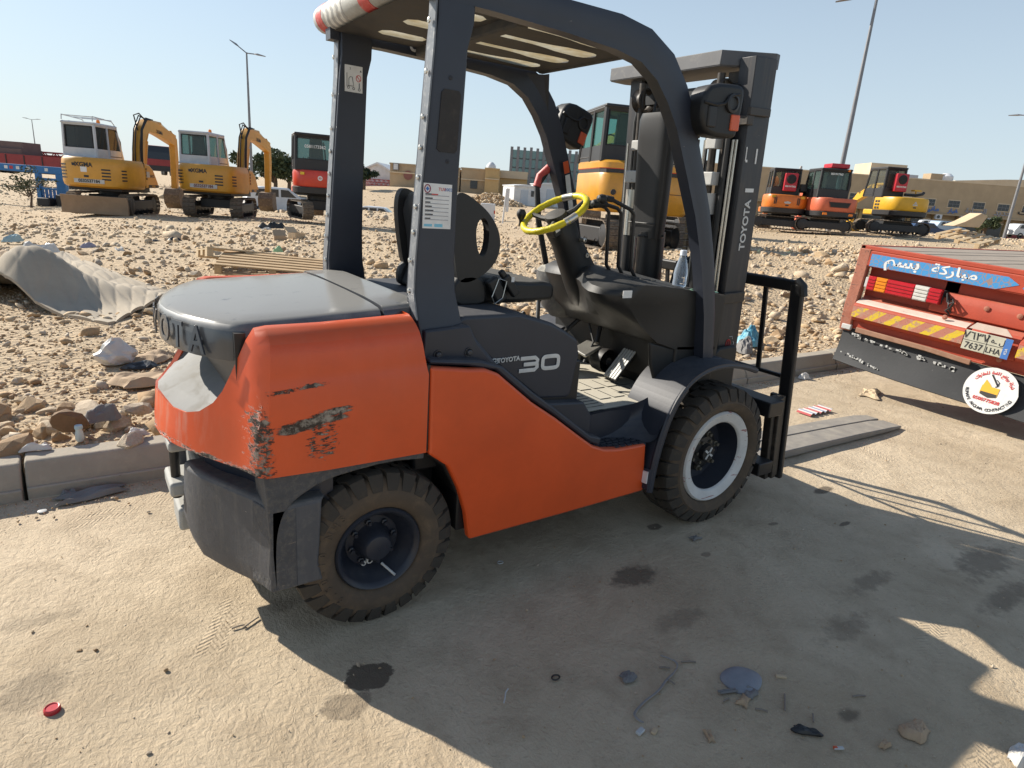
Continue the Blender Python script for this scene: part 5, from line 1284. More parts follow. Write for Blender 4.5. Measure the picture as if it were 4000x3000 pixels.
# the same company name in Arabic, already in visual order with joined letter forms
ara = '\ufeb7\ufeae\ufedb\ufe94 \ufead\ufeed\ufe8d\ufed3\ufeca \ufe8d\ufedf\ufed8\ufee4\ufe94 \ufedf\ufee0\ufee4\ufed8\ufe8e\ufeed\ufefb\ufe95'
arc_text(ara[::-1], .138, R(88), R(5.0), .034, M_['redtxt'], 'sticker_arabic_text', outward=True)
def flat_text(s, size, y, z, mat, name, **k):
    me = text_mesh(s, size, .0008, .0003, **k); nn = Vector((-1, 0, 0)); me.transform(fm_ @ Matrix([[0, 0, -1, -.0045], [-1, 0, 0, y], [0, 1, 0, z], [0, 0, 0, 1]]))
    me.materials.clear(); me.materials.append(mat); o = bpy.data.objects.new(name, me); COL.objects.link(o); o.parent = TR; return o
flat_text('0500775828', .036, .0, -.078, M_['redtxt'], 'sticker_phone_number')
b = MB(); q = lambda y, z, d=.0025: fp(y, z, d)
b.add([q(.062, -.035), q(.062, .03), q(-.055, .03), q(-.055, -.035)], [(0, 1, 2, 3)]); b.add([q(.058, .03), q(.05, .075), q(.02, .05), q(.0, .03)], [(0, 1, 2, 3)]); b.build('logo_yellow_block', plain('logo_yellow', (.72, .40, .03), .5), TR, fix=False)
b = MB(); b.add([q(.058, -.018, .003), q(-.052, -.018, .003), q(-.052, -.040, .003), q(.0, -.056, .003), q(.058, -.040, .003)], [(0, 1, 2, 3, 4)]); 
b.tube([q(.03, .12, .003), q(.0, .085, .003), q(-.03, .05, .003)], .0055, 4); b.tube([q(-.012, .09, .003), q(-.032, .075, .003), q(-.035, .05, .003), q(-.02, .035, .003)], .003, 4); b.build('logo_shield', plain('logo_black', (.04, .035, .03), .5), TR, fix=False)
flat_text('R', .026, .0, -.036, M_['white'], 'logo_letter')
# chassis, wheels and cab (mostly out of the picture)
b = MB(); b.box(.1, 6.2, -.45, -.35, .85, 1.14); b.box(.1, 6.2, .35, .45, .85, 1.14); b.build('chassis', m_blk, TR)
def truck_wheel(x, y, inner):
    b = MB(); b.lathe([(.24, -.12), (.40, -.12), (.44, -.09), (.45, 0), (.44, .09), (.40, .12), (.24, .12), (.20, .05), (.05, .05), (.001, .04)], (x, y, .45), 'y', 28); b.build('wheel', M_['rubber'], TR, smooth=True)
for x in (1.5, 5.9):
    for y in (-.9, .9): truck_wheel(x, y, 0)
b = MB(); b.box(6.3, 7.9, -1.05, 1.05, .8, 2.3); b.prism([(6.3, 2.3), (6.5, 2.5), (7.7, 2.5), (7.95, 1.6), (7.9, .8), (6.3, .8)], 'y', -1.04, 1.04); b.build('cab', m_red, TR, bevel=.05)
# ============================================================ EXCAVATORS
def az_at(px, D=10):
    d = CP(px, 900, D)-CAM; return math.atan2(d[1], d[0])
m_track = paint('muddy_track_steel', (.13, .10, .075), .8, .7, (.36, .28, .19), 6, .5, .2, scol=(.1, .08, .06), bmp=.4)
m_dk = paint('machine_black', (.022, .022, .024), .5, .35, (.16, .13, .10), 4, .6, .1)
m_glass = glass('cab_glass', (.45, .62, .60), .55); m_glassd = glass('dark_cab_glass', (.18, .20, .20), .35)
m_amber = plain('amber_beacon', (.85, .22, .01), .25)
m_hosed = plain('black_hose', (.02, .018, .016), .6)
def track(par, M, y0, wd, L, h, label=None):
    """one crawler track: shoes (each its own part), side frame, wheels"""
    t = empty('crawler_track'); t.parent = par; t.matrix_local = M
    r = h/2; Ls = L-h; per = 2*Ls+2*PI*r; n = int(per/.135)
    sm = MB(); sm.box(-.062, .062, -wd/2, wd/2, -.012, .012); sm.box(-.010, .010, -wd/2, wd/2, .012, .032); sm.box(.035, .05, -wd/2, wd/2, .012, .026)
    first = None
    for i in range(n):
        s = i*per/n
        if s < Ls: p = (-Ls/2+s, h); a = 0
        elif s < Ls+PI*r: th = (s-Ls)/r; p = (Ls/2+r*math.sin(th), r+r*math.cos(th)); a = -th
        elif s < 2*Ls+PI*r: p = (Ls/2-(s-Ls-PI*r), 0); a = PI
        else: th = (s-2*Ls-PI*r)/r; p = (-Ls/2-r*math.sin(th), r-r*math.cos(th)); a = PI-th
        if first is None:
            o = sm.build('track_shoe', m_track, t); first = o
        else:
            o = first.copy(); COL.objects.link(o); o.parent = t
        o.location = (p[0], y0, p[1]); o.rotation_euler = (0, -a, 0)
    b = MB()
    for sx in (-1, 1): b.lathe([(r*.80, -wd*.30), (r*.84, 0), (r*.80, wd*.30), (r*.3, wd*.36), (.001, wd*.36)], (sx*Ls/2, y0, r), 'y', 18); b.lathe([(r*.80, -wd*.30), (r*.3, -wd*.36), (.001, -wd*.36)], (sx*Ls/2, y0, r), 'y', 18)
    b.build('drive_wheel', m_dk, t, smooth=True)
    b = MB(); b.box(-Ls/2+r*.5, Ls/2-r*.5, y0-wd*.34, y0+wd*.34, r*.45, r*1.5)
    for k in range(4): b.lathe([(r*.3, -wd*.37), (r*.3, wd*.37)], (-Ls/2+r*.9+k*(Ls-r*1.8)/3, y0, r*.38), 'y', 10)
    b.build('track_frame', m_dk, t, bevel=.02)
    return t
def cabin(ex, x0, x1, y0, y1, z0, z1, col, gl, rear_glass=True, wide=.06, slope=.22, interior=True):
    """frame bars, panes, roof"""
    fm = MB(); c = [(x0, y0), (x0, y1), (x1, y1), (x1, y0)]; zr = z1-.08; zs = z0+(zr-z0)*.30
    def bar(a, b_, w_=wide): fm.tube([a, b_], w_*.62, 6)
    top = [(x0+.04, y0+.02, zr), (x0+.04, y1-.02, zr), (x1-slope, y1-.02, zr), (x1-slope, y0+.02, zr)]
    bot = [(x0, y0, z0), (x0, y1, z0), (x1, y1, z0), (x1, y0, z0)]
    for a, b_ in zip(bot, top): fm.tube([a, ((a[0]*.35+b_[0]*.65), (a[1]*.35+b_[1]*.65), a[2]*.35+b_[2]*.65), b_], wide*.8, 6)
    for i in range(4): fm.tube([top[i], top[(i+1) % 4]], wide*.8, 6)
    xm = (x0+x1)/2-.05
    for y in (y0, y1): fm.tube([(xm, y, z0), (xm-.02, y, zr)], wide*.6, 6)
    # lower panels
    fm.box(x0-.02, x1, y0-.01, y0+.03, z0-.02, zs); fm.box(x0-.02, x1, y1-.03, y1+.01, z0-.02, zs); fm.box(x0-.03, x0+.02, y0, y1, z0-.02, zs)
    o = fm.build('cab_frame', col, ex, smooth=True)
    rf = MB(); rf.prism([(x0-.03, y0-.03), (x1-slope+.05, y0-.03), (x1-slope+.05, y1+.03), (x0-.03, y1+.03)], 'z', zr, z1); rf.build('cab_roof', col, ex, bevel=.05, seg=3)
    g = MB()
    if rear_glass:
        g.add([(x0+.012, y0+.05, zs), (x0+.012, y1-.05, zs), (x0+.035, y1-.06, zr-.03), (x0+.035, y0+.06, zr-.03)], [(0, 1, 2, 3)]); g.build('rear_window', gl, ex, fix=False)
        g = MB(); pts = [(x0-.012, y0+.07, zs+.01), (x0-.012, y1-.07, zs+.01), (x0+.012, y1-.08, zr-.05), (x0+.012, y0+.08, zr-.05)]
        g.tube([tuple(p) for p in pts], .022, 6, closed=True); g.build('window_seal', m_dk, ex, smooth=True)
    for y, nm in ((y0+.01, 'side_window'), (y1-.01, 'side_window')):
        g = MB(); g.add([(x0+.06, y, zs), (xm-.04, y, zs), (xm-.05, y, zr-.04), (x0+.09, y, zr-.04)], [(0, 1, 2, 3)]); g.build(nm, gl, ex, fix=False)
        g = MB(); g.add([(xm+.04, y, z0+.10), (x1-.05, y, z0+.10), (x1-.08, y, z0+(zr-z0)*.6), (x1-slope-.03, y, zr-.05), (xm+.03, y, zr-.05)], [(0, 1, 2, 3, 4)]); g.build(nm, gl, ex, fix=False)
        g = MB(); ys = y+(-.015 if y < (y0+y1)/2 else .015); g.tube([(xm+.04, ys, z0+.10), (x1-.05, ys, z0+.10), (x1-.08, ys, z0+(zr-z0)*.6), (x1-slope-.03, ys, zr-.05), (xm+.03, ys, zr-.05)], .018, 6, closed=True); g.build('door_seal', m_dk, ex, smooth=True)
    g = MB(); g.add([(x1-.02, y0+.05, z0+.3), (x1-.02, y1-.05, z0+.3), (x1-slope, y1-.06, zr-.04), (x1-slope, y0+.06, zr-.04)], [(0, 1, 2, 3)]); g.build('windscreen', gl, ex, fix=False)
    if interior:
        ym = (y0+y1)/2
        s_ = MB(); s_.box(x0+.30, x0+.75, ym-.24, ym+.24, z0+.1, z0+.42); s_.loft([[(x0+.30+.06*k, y, z0+.40+.5*t) for y, k in ((ym-.22+.03*t, 0), (ym+.22-.03*t, 0), (ym+.22-.03*t, 2), (ym-.22+.03*t, 2))] for t in (0, .5, 1, 1.25)]); s_.build('operator_seat', paint('worn_seat', (.09, .06, .045), .8, .5, (.2, .16, .12), 6), ex, bevel=.04)
    return zs, zr
def uprism(mb, y, prof, w): mb.prism(prof, 'y', y-w/2, y+w/2)
def boom(ex, y, pts, wds, col, wy=.24, name='boom'):
    mb = MB(); rings = []
    P = [Vector((x, y, z)) for x, z in pts]
    for i, p in enumerate(P):
        t = (P[min(i+1, len(P)-1)]-P[max(i-1, 0)]).normalized(); n = Vector((-t.z, 0, t.x)); w_ = wds[i]/2
        rings.append([tuple(p+n*w_+Vector((0, -wy/2, 0))), tuple(p+n*w_+Vector((0, wy/2, 0))), tuple(p-n*w_+Vector((0, wy/2, 0))), tuple(p-n*w_+Vector((0, -wy/2, 0)))])
    mb.loft(rings); return mb.build(name, col, ex, bevel=.02)
def bucket(ex, x, y, z, w_=.55, s=1.0, col=None):
    mb = MB(); pr = [(0, .25), (.30, .22), (.45, .0), (.42, -.30), (.20, -.50), (-.12, -.42), (-.05, -.36), (.18, -.42), (.34, -.26), (.36, .0), (.24, .14), (0, .17)]
    mb.prism([(x-px*s, z+pz*s) for px, pz in pr], 'y', y-w_/2, y+w_/2)
    for e in (-1, 1): mb.prism([(x-px*s, z+pz*s) for px, pz in pr[:6]], 'y', y+e*w_/2-.01, y+e*w_/2+.01)
    for k in range(4): mb.box(x+.10*s, x+.22*s, y-w_/2+.04+k*(w_-.08)/3-.025, y-w_/2+.04+k*(w_-.08)/3+.025, z-.44*s, z-.40*s)
    return mb.build('bucket', col or m_track, ex, bevel=.01)
def front_gear(ex, y, col, H=2.9, reach=3.2, down=.9, x0=.75, z0=1.25, hoses=True, sc=1.0):
    P = [(x0, z0), (x0+.18, H-.75), (x0+.50, H-.12), (x0+1.0, H), (x0+reach, H-.38)]
    boom(ex, y, smooth_poly(P, 2), [.30]*2+[.40*sc]*40, col)
    A = [(x0+reach-.35, H-.10), (x0+reach, H-.38), (x0+reach+.02, H-1.0), (x0+reach-.12, down)]
    boom(ex, y, A, [.14, .34*sc, .30*sc, .20*sc], col, .20, 'dipper_arm')
    c = MB(); c.tube([(x0+.35, y, z0-.1), (x0+.75, y, H-.55)], .065, 10); c.tube([(x0+.75, y, H-.55), (x0+.95, y, H-.22)], .035, 8); c.build('boom_cylinder', col, ex, smooth=True)
    c = MB(); c.tube([(x0+.95, y, H+.12), (x0+1.9, y, H+.12)], .055, 10); c.build('arm_cylinder', col, ex, smooth=True)
    c = MB(); c.tube([(x0+1.9, y, H+.12), (x0+reach-.38, y, H-.06)], .03, 8); c.build('cylinder_rod', M_['chrome'], ex, smooth=True)
    c = MB(); c.tube([(x0+reach+.22, y, H-.55), (x0+reach+.16, y, H-1.15)], .05, 10); c.build('bucket_cylinder', m_dk, ex, smooth=True)
    c = MB(); c.tube([(x0+reach+.16, y, H-1.15), (x0+reach+.1, y, down+.15), (x0+reach-.1, y, down+.0)], .03, 8); c.build('bucket_link', m_dk, ex)
    bucket(ex, x0+reach-.05, y, down-.15, .55, 1.0)
    if hoses:
        for k in range(5):
            c = MB(); yy = y-.14-.02+.012*k-.02 if k < 3 else y+.06*(k-3); of = -.06-.035*k
            c.tube([(x0+of-.02, yy-.02, z0+.15), (x0+of+.05, yy-.02, H-.85), (x0+.20+of*.6, yy, H-.22), (x0+.55+of*.3, yy, H+.12+.03*k), (x0+.95, yy, H+.16)], .020, 6); c.build('boom_hose', m_hosed, ex, smooth=True)
        c = MB(); c.tube([(x0+.22, y, H-.25), (x0+.14, y+.05, H+.22), (x0+.40, y, H+.30), (x0+.75, y-.03, H+.12)], .022, 6); c.build('loose_hose', m_hosed, ex, smooth=True)
def exc_root(name, label, px, py, D, head, group='excavators parked on the rubble ground'):
    p = CP(px, py, D); e = empty(name, p, head); tag(e, label, 'excavator'); return e
def base_under(ex, rel, L=2.35, W=1.9, h=.62, wd=.40, col=m_dk, blade=None, blade_col=None):
    M = Matrix.Rotation(rel, 4, 'Z')
    for s in (-1, 1): track(ex, M, s*(W/2-wd/2), wd, L, h)
    b = MB(); b.box(-.55, .55, -W/2+wd, W/2-wd, .28, .58, M=M); b.lathe([(.42, .0), (.42, .14)], (0, 0, .58), 'z', 20); b.build('undercarriage', m_dk, ex, bevel=.02)
    if blade:
        b = MB(); x = L/2+.18
        b.prism([(x, .02), (x+.09, .02), (x+.05, .28), (x+.10, .56), (x+.02, .56), (x-.03, .28)], 'y', -W/2, W/2, M=M); b.build('dozer_blade', blade_col or paint('worn_blade', (.30, .20, .12), .75, .6, (.34, .25, .17), 3, .0, .5, scol=(.18, .12, .08)), ex, bevel=.01)
        b = MB(); 
        for s in (-1, 1): b.prism([(.4, .30), (x, .22), (x, .34), (.4, .44)], 'y', s*.45-.06, s*.45+.06, M=M)
        b.build('blade_arms', m_dk, ex)

# ---- two yellow ones with white cabs on the left
m_yel = paint('faded_yellow_paint', (.62, .30, .030), .42, .40, (.50, .27, .09), 2.4, .35, .25, scol=(.30, .17, .08), coat=.15)
m_cabw = paint('dirty_white_cab', (.56, .57, .58), .45, .35, (.42, .38, .32), 3.5, .4, .1)
def xgma(px, py, D, rel, label, number, extra=False, rack=False):
    hd_ = az_at(px)+R(rel)
    ex = exc_root('excavator', label, px, py, D, hd_)
    base_under(ex, PI+R(4 if extra else 8), blade=extra)
    # counterweight + engine body
    plan = [(-1.42, -.35), (-1.36, -.66), (-1.18, -.88), (-.95, -.96), (.10, -.97), (.10, .97), (-.95, .96), (-1.18, .88), (-1.36, .66), (-1.42, .35)]
    b = MB(); f = lambda k, z: [(x*k if x < 0 else x, y*k, z) for x, y in plan]
    b.loft([f(.93, .80), f(.985, .86), f(1, .98), f(1, 1.45), f(.985, 1.60), f(.93, 1.68)]); b.build('counterweight', m_yel, ex, smooth=True)
    b = MB(); b.prism([(.105, .86), (.105, 1.62), (.45, 1.60), (.72, 1.45), (1.0, 1.02), (1.02, .86)], 'y', -.97, -.35); b.box(.105, 1.0, -.35, .97, .86, 1.02); b.build('side_cover', m_yel, ex, bevel=.04, seg=3)
    b = MB(); b.box(.085, .108, -.965, .965, .86, 1.64); b.build('body_seam', m_dk, ex)
    b = MB(); b.box(-.9, .95, -.7, .9, .70, .86); b.build('slewing_deck', m_dk, ex, bevel=.02)
    b = MB(); b.box(.30, 1.0, -.978, -.965, .87, .96); b.build('black_stripe', m_dk, ex)
    text('stripe_lettering', 'XG806', .085, (.62, -.982, .915), (1, 0, 0), (0, 0, 1), m_yel, ex, bold=.002)
    # vents: right-hand rows on the rear corner
    for k in range(5):
        z = 1.44-.095*k; w0 = (.34, .42, .46, .52, .56)[k]
        # rear face slots
        v = MB(); v.box(-1.405, -1.36, -.66-.0+0, -.66+w0*.6, z-.022, z+.022) if False else v.prism([(-1.418, -.40+.0), (-1.372, -.64), (-1.35, -.64), (-1.39, -.38)], 'z', z-.022, z+.022)
        if k: v.build('vent_slot', m_dk, ex)
        v = MB(); v.prism([(-1.19, -.885), (-1.02, -.95), (-1.02, -.93), (-1.18, -.86)], 'z', z-.02, z+.02)
        if k: v.build('vent_slot', m_dk, ex)
        v = MB(); v.prism([(-1.37, .645), (-1.20, .875), (-1.18, .86), (-1.35, .63)], 'z', z-.022, z+.022); v.build('vent_slot', m_dk, ex)
    v = MB(); v.box(-1.426, -1.41, -.02, .12, 1.10, 1.16); v.build('tow_hole', m_dk, ex)
    for r_ in range(4):
        v = MB(); v.box(.16, .24, -.978, -.965, 1.42-.10*r_, 1.49-.10*r_); v.build('louvre', plain('louvre_brown', (.16, .08, .02), .7), ex)
    text('maker_lettering', 'XGMA', .175, (-1.425, .10, 1.46), (0, -1, 0), (0, 0, 1), m_dk, ex, bold=.006)
    v = MB(); v.box(-1.424, -1.418, .34, .44, 1.42, 1.50); v.build('emblem', m_dk, ex)
    if extra:
        v = MB(); v.box(-1.426, -1.421, .02, .20, 1.25, 1.40); v.build('paper_sticker', M_['white'], ex)
        v = MB(); v.box(.20, .40, -.982, -.975, 1.20, 1.38); v.build('paper_sticker', M_['palewhite'], ex)
        text('side_number', 'A112', .13, (.58, -.985, 1.24), (1, 0, 0), (0, 0, 1), m_dk, ex, bold=.003)
    v = MB(); v.box(-1.427, -1.412, -.46, .42, .93, 1.05); v.build('number_strip', M_['palewhite'], ex)
    text('painted_number', number, .125, (-1.430, -.02, .99), (0, -1, 0), (0, 0, 1), plain('brown_red_print', (.16, .05, .04), .6) if not extra else m_dk, ex, bold=.005)
    cabin(ex, -.86, .72, -.02, .92, 1.66, 2.72, m_cabw, m_glassd if extra else m_glass, slope=.28)
    v = MB(); v.box(-.98, -.86, -.05, .95, 1.66, 1.72); v.build('cab_sill', m_cabw, ex, bevel=.02)
    v = MB(); v.lathe([(.05, 0), (.055, .02), (.045, .09), (.001, .11)], (-.25, .15, 2.73), 'z', 12); v.build('beacon', m_amber, ex, smooth=True)
    if rack:
        v = MB()
        for y in (.0, .90): v.tube([(-.86, y, 2.74), (-.84, y, 2.88), (.25, y, 2.84), (.45, y, 2.70)], .016, 6)
        for x in (-.84, -.2, .25): v.tube([(x, .0, 2.87), (x, .90, 2.87)], .014, 6)
        v.build('roof_rack', m_cabw, ex, smooth=True)
    front_gear(ex, -.52, m_yel, H=2.92, reach=2.85, down=.75, x0=.62)
    text('boom_lettering', 'XGMA', .16, (2.15, -.648, 2.72), (1, 0, -.08), (.08, 0, 1), m_dk, ex, bold=.004)
    return ex
xgma(455, 832, 21.0, -27, 'yellow excavator with white cab and roof rack, brown dozer blade at its back', '0532537184', True, True)
xgma(868, 842, 22.6, -22, 'yellow excavator with a white cab, standing right of the one with the dozer blade', '0532537184')

# ---- compact machines
def mini(px, py, D, rel, trel, label, bcol, capcol, z_body=(.62, 1.22), cab=(-.62, .72, -.42, .58), cabtop=2.42, W=1.7, L=2.1, skirt=True, gl=None, blade=None, boomspec=None, deck=None, tail=1.0):
    hd_ = az_at(px)+R(rel); ex = exc_root('excavator', label, px, py, D, hd_)
    base_under(ex, R(trel), L=L, W=W, h=.52, wd=.34, blade=blade)
    t = tail; plan = [(-1.0*t, -.35), (-.95*t, -.62), (-.78*t, -.80), (-.45, -.86), (.15, -.86), (.15, .86), (-.45, .86), (-.78*t, .80), (-.95*t, .62), (-1.0*t, .35)]
    f = lambda k, z: [(x*k if x < 0 else x, y*k, z) for x, y in plan]
    z0, z1 = z_body
    b = MB(); b.loft([f(.97, z0+.22), f(1, z0+.28), f(1, z1-.10), f(.97, z1-.02), f(.92, z1)]); b.build('engine_cover', bcol, ex, smooth=True)
    b = MB(); b.loft([f(.92, z0-.04), f(1.01, z0+.03), f(1.02, z0+.20), f(.96, z0+.22)]); b.build('tail_skirt', capcol, ex, smooth=True)
    b = MB(); b.prism([(.15, z0), (.15, z1), (.45, z1-.06), (.80, z0+.20), (.80, z0)], 'y', -.86, -.42); b.prism([(.15, z0), (.15, z0+.22), (.85, z0+.22), (.85, z0)], 'y', -.42, .86); b.build('side_cover', bcol, ex, bevel=.04)
    if cab: cabin(ex, cab[0], cab[1], cab[2], cab[3], z1+.0, cabtop, capcol, gl or m_glass, slope=.20)
    return ex
m_ora = paint('orange_machine_paint', (.66, .17, .015), .4, .25, (.5, .26, .1), 3, .3, .1, coat=.2)
m_cor = paint('faded_coral_paint', (.58, .13, .06), .45, .35, (.55, .28, .18), 3, .3, .2)
m_yl2 = paint('bright_yellow_paint', (.68, .38, .02), .42, .3, (.5, .34, .12), 3, .3, .2)
m_rd = paint('red_machine_paint', (.58, .045, .02), .38, .2, (.45, .2, .12), 3, .3, .1, coat=.2)
m_acr = paint('red_air_conditioner', (.45, .015, .03), .4, .2)
m_grill = plain('dark_grille', (.02, .02, .02), .7)
def ac_unit(ex, x, y, z, num=True, w_=.52, h=.72):
    a = empty('air_conditioner'); a.parent = ex
    b = MB(); b.box(x-.16, x+.06, y-w_/2, y+w_/2, z-h/2, z+h/2); b.build('casing', m_acr, a, bevel=.03)
    b = MB(); b.lathe([(.19, 0), (.19, -.012), (.17, -.02), (.001, -.02)], (x-.16, y, z+.12), 'x', 24); b.build('fan_grille', m_grill, a, smooth=True)
    b = MB()
    for r_ in (.06, .11, .155): b.tube([(x-.184, y+r_*math.cos(t), z+.12+r_*math.sin(t)) for t in np.linspace(0, 2*PI, 20)[:-1]], .004, 4, closed=True)
    b.build('grille_rings', m_dk, a)
    if num: text('phone_number', '0551917362', .085, (x-.164, y, z-.17), (0, -1, 0), (0, 0, 1), M_['white'], a, bold=.004)
# red one partly behind the left rear post
ex = mini(1252, 852, 21.5, 6, 10, 'small red and black excavator half hidden behind the left post of the forklift', m_rd, m_dk, z_body=(.78, 1.52), cab=(-.80, .55, -.50, .82), cabtop=2.62)
text('phone_number', '0581173362', .13, (-.83, .22, 2.22), (0, -1, 0), (0, 0, 1), M_['white'], ex, bold=.003)
v = MB(); v.lathe([(.075, 0), (.075, -.006), (.001, -.006)], (-1.0, .10, 1.28), 'x', 20); v.build('round_badge', M_['white'], ex); text('badge_letters', 'KS', .07, (-1.01, .10, 1.28), (0, -1, 0), (0, 0, 1), M_['redtxt'], ex, bold=.003)
v = MB(); v.box(-.995, -.985, .58, .70, 1.36, 1.44); v.build('warning_sticker', plain('yellow_sticker', (.75, .5, .03), .5), ex)
for k in range(5):
    v = MB(); v.prism([(-1.005, .20), (-.955, .62), (-.94, .62), (-.99, .20)], 'z', 1.10+.05*k, 1.115+.05*k); v.build('cover_rib', m_rd, ex)
front_gear(ex, -.1, m_rd, H=2.3, reach=2.2, down=.6, x0=.7, z0=.9)
# orange one with the red cooler
ex = mini(3040, 893, 28.0, 10, 75, 'orange excavator with a red air conditioner on the back of its cab, beside the mast', m_ora, m_dk, z_body=(.66, 1.42), cab=(-.55, .75, -.42, .66), cabtop=2.50, gl=glass('pale_cab_glass', (.75, .78, .66), .75))
ac_unit(ex, -.68, -.02, 1.93)
for s in (-1, 1):
    for k in range(2):
        v = MB(); v.box(-1.008, -.985, s*.46+k*.07-.02, s*.46+k*.07+.015, 1.02, 1.30); v.build('vent_slot', m_dk, ex)
    v = MB(); v.box(-.975, -.94, s*.58-.08, s*.58+.08, 1.28, 1.38); v.build('yellow_sticker', m_yl2, ex)
v = MB(); v.prism([(.14, 1.12), (.0, 1.16), (-.14, 1.12), (-.10, 1.06), (.10, 1.06)], 'x', -1.006, -1.0); v.build('logo', M_['palewhite'], ex)
v = MB(); v.box(-1.008, -.99, -.06, .07, .96, 1.01); v.build('tow_hole', m_dk, ex)
v = MB(); v.lathe([(.05, 0), (.055, .03), (.05, .1), (.001, .12)], (-.5, -.36, 2.51), 'z', 12); v.build('beacon', M_['palewhite'], ex, smooth=True)
v = MB(); v.box(-.5, -.1, -.78, -.50, 1.60, 1.90); v.box(-.3, -.25, -.70, -.42, 1.55, 1.62); v.build('mirror', m_dk, ex, bevel=.02)
front_gear(ex, .25, m_ora, H=2.1, reach=2.0, down=.5, x0=.8, z0=.9, hoses=False)
# coral one
ex = mini(3215, 904, 27.0, 24, 62, 'faded coral excavator with a red box on its roof, between the orange and yellow ones', m_cor, m_dk, z_body=(.60, 1.36), cab=(-.66, .75, -.38, .82), cabtop=2.50, W=1.75)
v = MB(); v.box(-.58, .2, -.30, .44, 2.52, 2.70); v.build('roof_air_conditioner', m_acr, ex, bevel=.03)
text('phone_number', '0551917362', .10, (-.71, .22, 2.28), (0, -1, 0), (0, 0, 1), M_['white'], ex, bold=.004)
v = MB(); v.prism([(.46, 1.20), (-.46, 1.20), (-.38, .98), (.38, .98)], 'x', -1.012, -.99); v.build('grille', paint('mesh_grille', (.20, .05, .03), .7, .3), ex, bevel=.01)
v = MB(); v.prism([(.42, 1.18), (-.42, 1.18), (-.35, 1.0), (.35, 1.0)], 'x', -1.016, -1.011); v.build('grille_mesh', m_grill, ex)
for s in (-1, 1):
    v = MB(); v.box(-1.0, -.955, s*.52-.09, s*.52+.09, .68, .77); v.build('tail_lamp', m_amber, ex)
v = MB(); v.lathe([(.045, 0), (.05, .03), (.04, .09), (.001, .1)], (-.67, -.26, 2.40), 'z', 10); v.build('beacon', m_amber, ex, smooth=True)
v = MB(); v.tube([(.3, .86, 1.5), (.34, .92, 1.75), (.32, .92, 2.0), (.25, .86, 2.1)], .02, 6); v.build('door_handle', m_dk, ex, smooth=True)
v = MB(); v.tube([(-.55, -.42, 2.3), (-.5, -.5, 1.9), (-.5, -.46, 1.5)], .03, 6); v.build('exhaust_hose', m_hosed, ex, smooth=True)
boom(ex, .0, [(.85, 1.0), (1.5, 1.25), (2.4, 1.55), (2.9, 1.5)], [.25, .3, .3, .2], m_cor); boom(ex, .0, [(2.9, 1.6), (2.95, 1.1), (2.75, .5)], [.2, .24, .15], m_cor, .16, 'dipper_arm'); bucket(ex, 2.75, 0, .35, .5, .8, m_cor)
v = MB(); v.tube([(2.0, 0, 1.75), (2.6, 0, 1.85), (2.95, 0, 1.55)], .05, 8); v.build('arm_cylinder', m_dk, ex, smooth=True)
# bright yellow one
ex = mini(3470, 912, 27.6, 33, 78, 'bright yellow excavator with a red air conditioner, rightmost of the row beside the tan building', m_yl2, m_dk, z_body=(.74, 1.50), cab=(-.30, 1.05, .0, .86), cabtop=2.70, W=1.95, L=2.4, tail=1.25, gl=glass('pale_cab_glass', (.75, .78, .72), .75))
ac_unit(ex, -.44, .30, 2.08)
v = MB(); v.tube([(-.55, .05, 1.62), (-.6, -.4, 1.62), (-.55, -.72, 1.68), (-.5, -.80, 1.75)], .06, 8); v.build('exhaust', m_dk, ex, smooth=True)
v = MB(); v.box(-.6, -.35, -.62, -.32, 1.78, 1.84); v.tube([(-.5, -.45, 1.6), (-.5, -.45, 1.8)], .03, 6); v.build('yellow_bracket', m_yl2, ex)
for i in range(3):
    for k in range(2):
        v = MB(); v.box(-.25+k*.18, -.12+k*.18, .855, .87, 1.0+.13*i, 1.08+.13*i); v.build('louvre', m_dk, ex)
v = MB(); v.box(-1.256, -1.24, -.14, .06, 1.18, 1.24); v.prism([(.03, 1.26), (-.11, 1.26), (-.04, 1.36)], 'x', -1.256, -1.25); v.build('logo', M_['palewhite'], ex)
v = MB(); v.box(-1.256, -1.24, -.10, .02, 1.08, 1.13); v.build('tow_hole', m_dk, ex)
boom(ex, -.3, [(.9, 1.1), (1.3, 1.7), (2.2, 1.95), (3.6, 1.35)], [.28, .34, .32, .22], m_yl2); boom(ex, -.3, [(3.3, 1.7), (3.6, 1.35), (3.55, .4)], [.16, .26, .15], m_yl2, .18, 'dipper_arm'); bucket(ex, 3.5, -.3, .2, .55, .8, m_yl2)
v = MB(); v.tube([(1.5, -.3, 2.1), (2.4, -.3, 2.1), (3.2, -.3, 1.75)], .055, 8); v.build('arm_cylinder', m_yl2, ex, smooth=True)
# big wheeled / tracked one seen through the forklift
hd_ = az_at(2400)+R(20); ex = exc_root('excavator', 'large yellow excavator with a black cab and amber beacon, seen behind the steering wheel', 2420, 962, 15.4, hd_)
m_lov = paint('amber_yellow_paint', (.60, .28, .02), .36, .15, (.42, .26, .1), 3, .2, .05, coat=.35)
base_under(ex, R(8), L=2.9, W=2.3, h=.62, wd=.45)
plan = [(-1.30, -.85), (-1.24, -1.0), (-1.05, -1.08), (.6, -1.08), (.6, 1.05), (-.98, 1.05), (-1.20, .96), (-1.30, .78)]
f = lambda k, z: [(x*k if x < 0 else x, y*k, z) for x, y in plan]
b = MB(); b.loft([f(.96, .80), f(1, .86), f(1, 1.58), f(.98, 1.62)]); b.build('counterweight', m_lov, ex, smooth=True)
b = MB(); b.loft([f(.985, 1.62), f(.985, 1.70)]); b.build('black_band', m_dk, ex); b = MB(); b.loft([f(.99, 1.70), f(.995, 1.715)]); b.build('red_line', m_rd, ex)
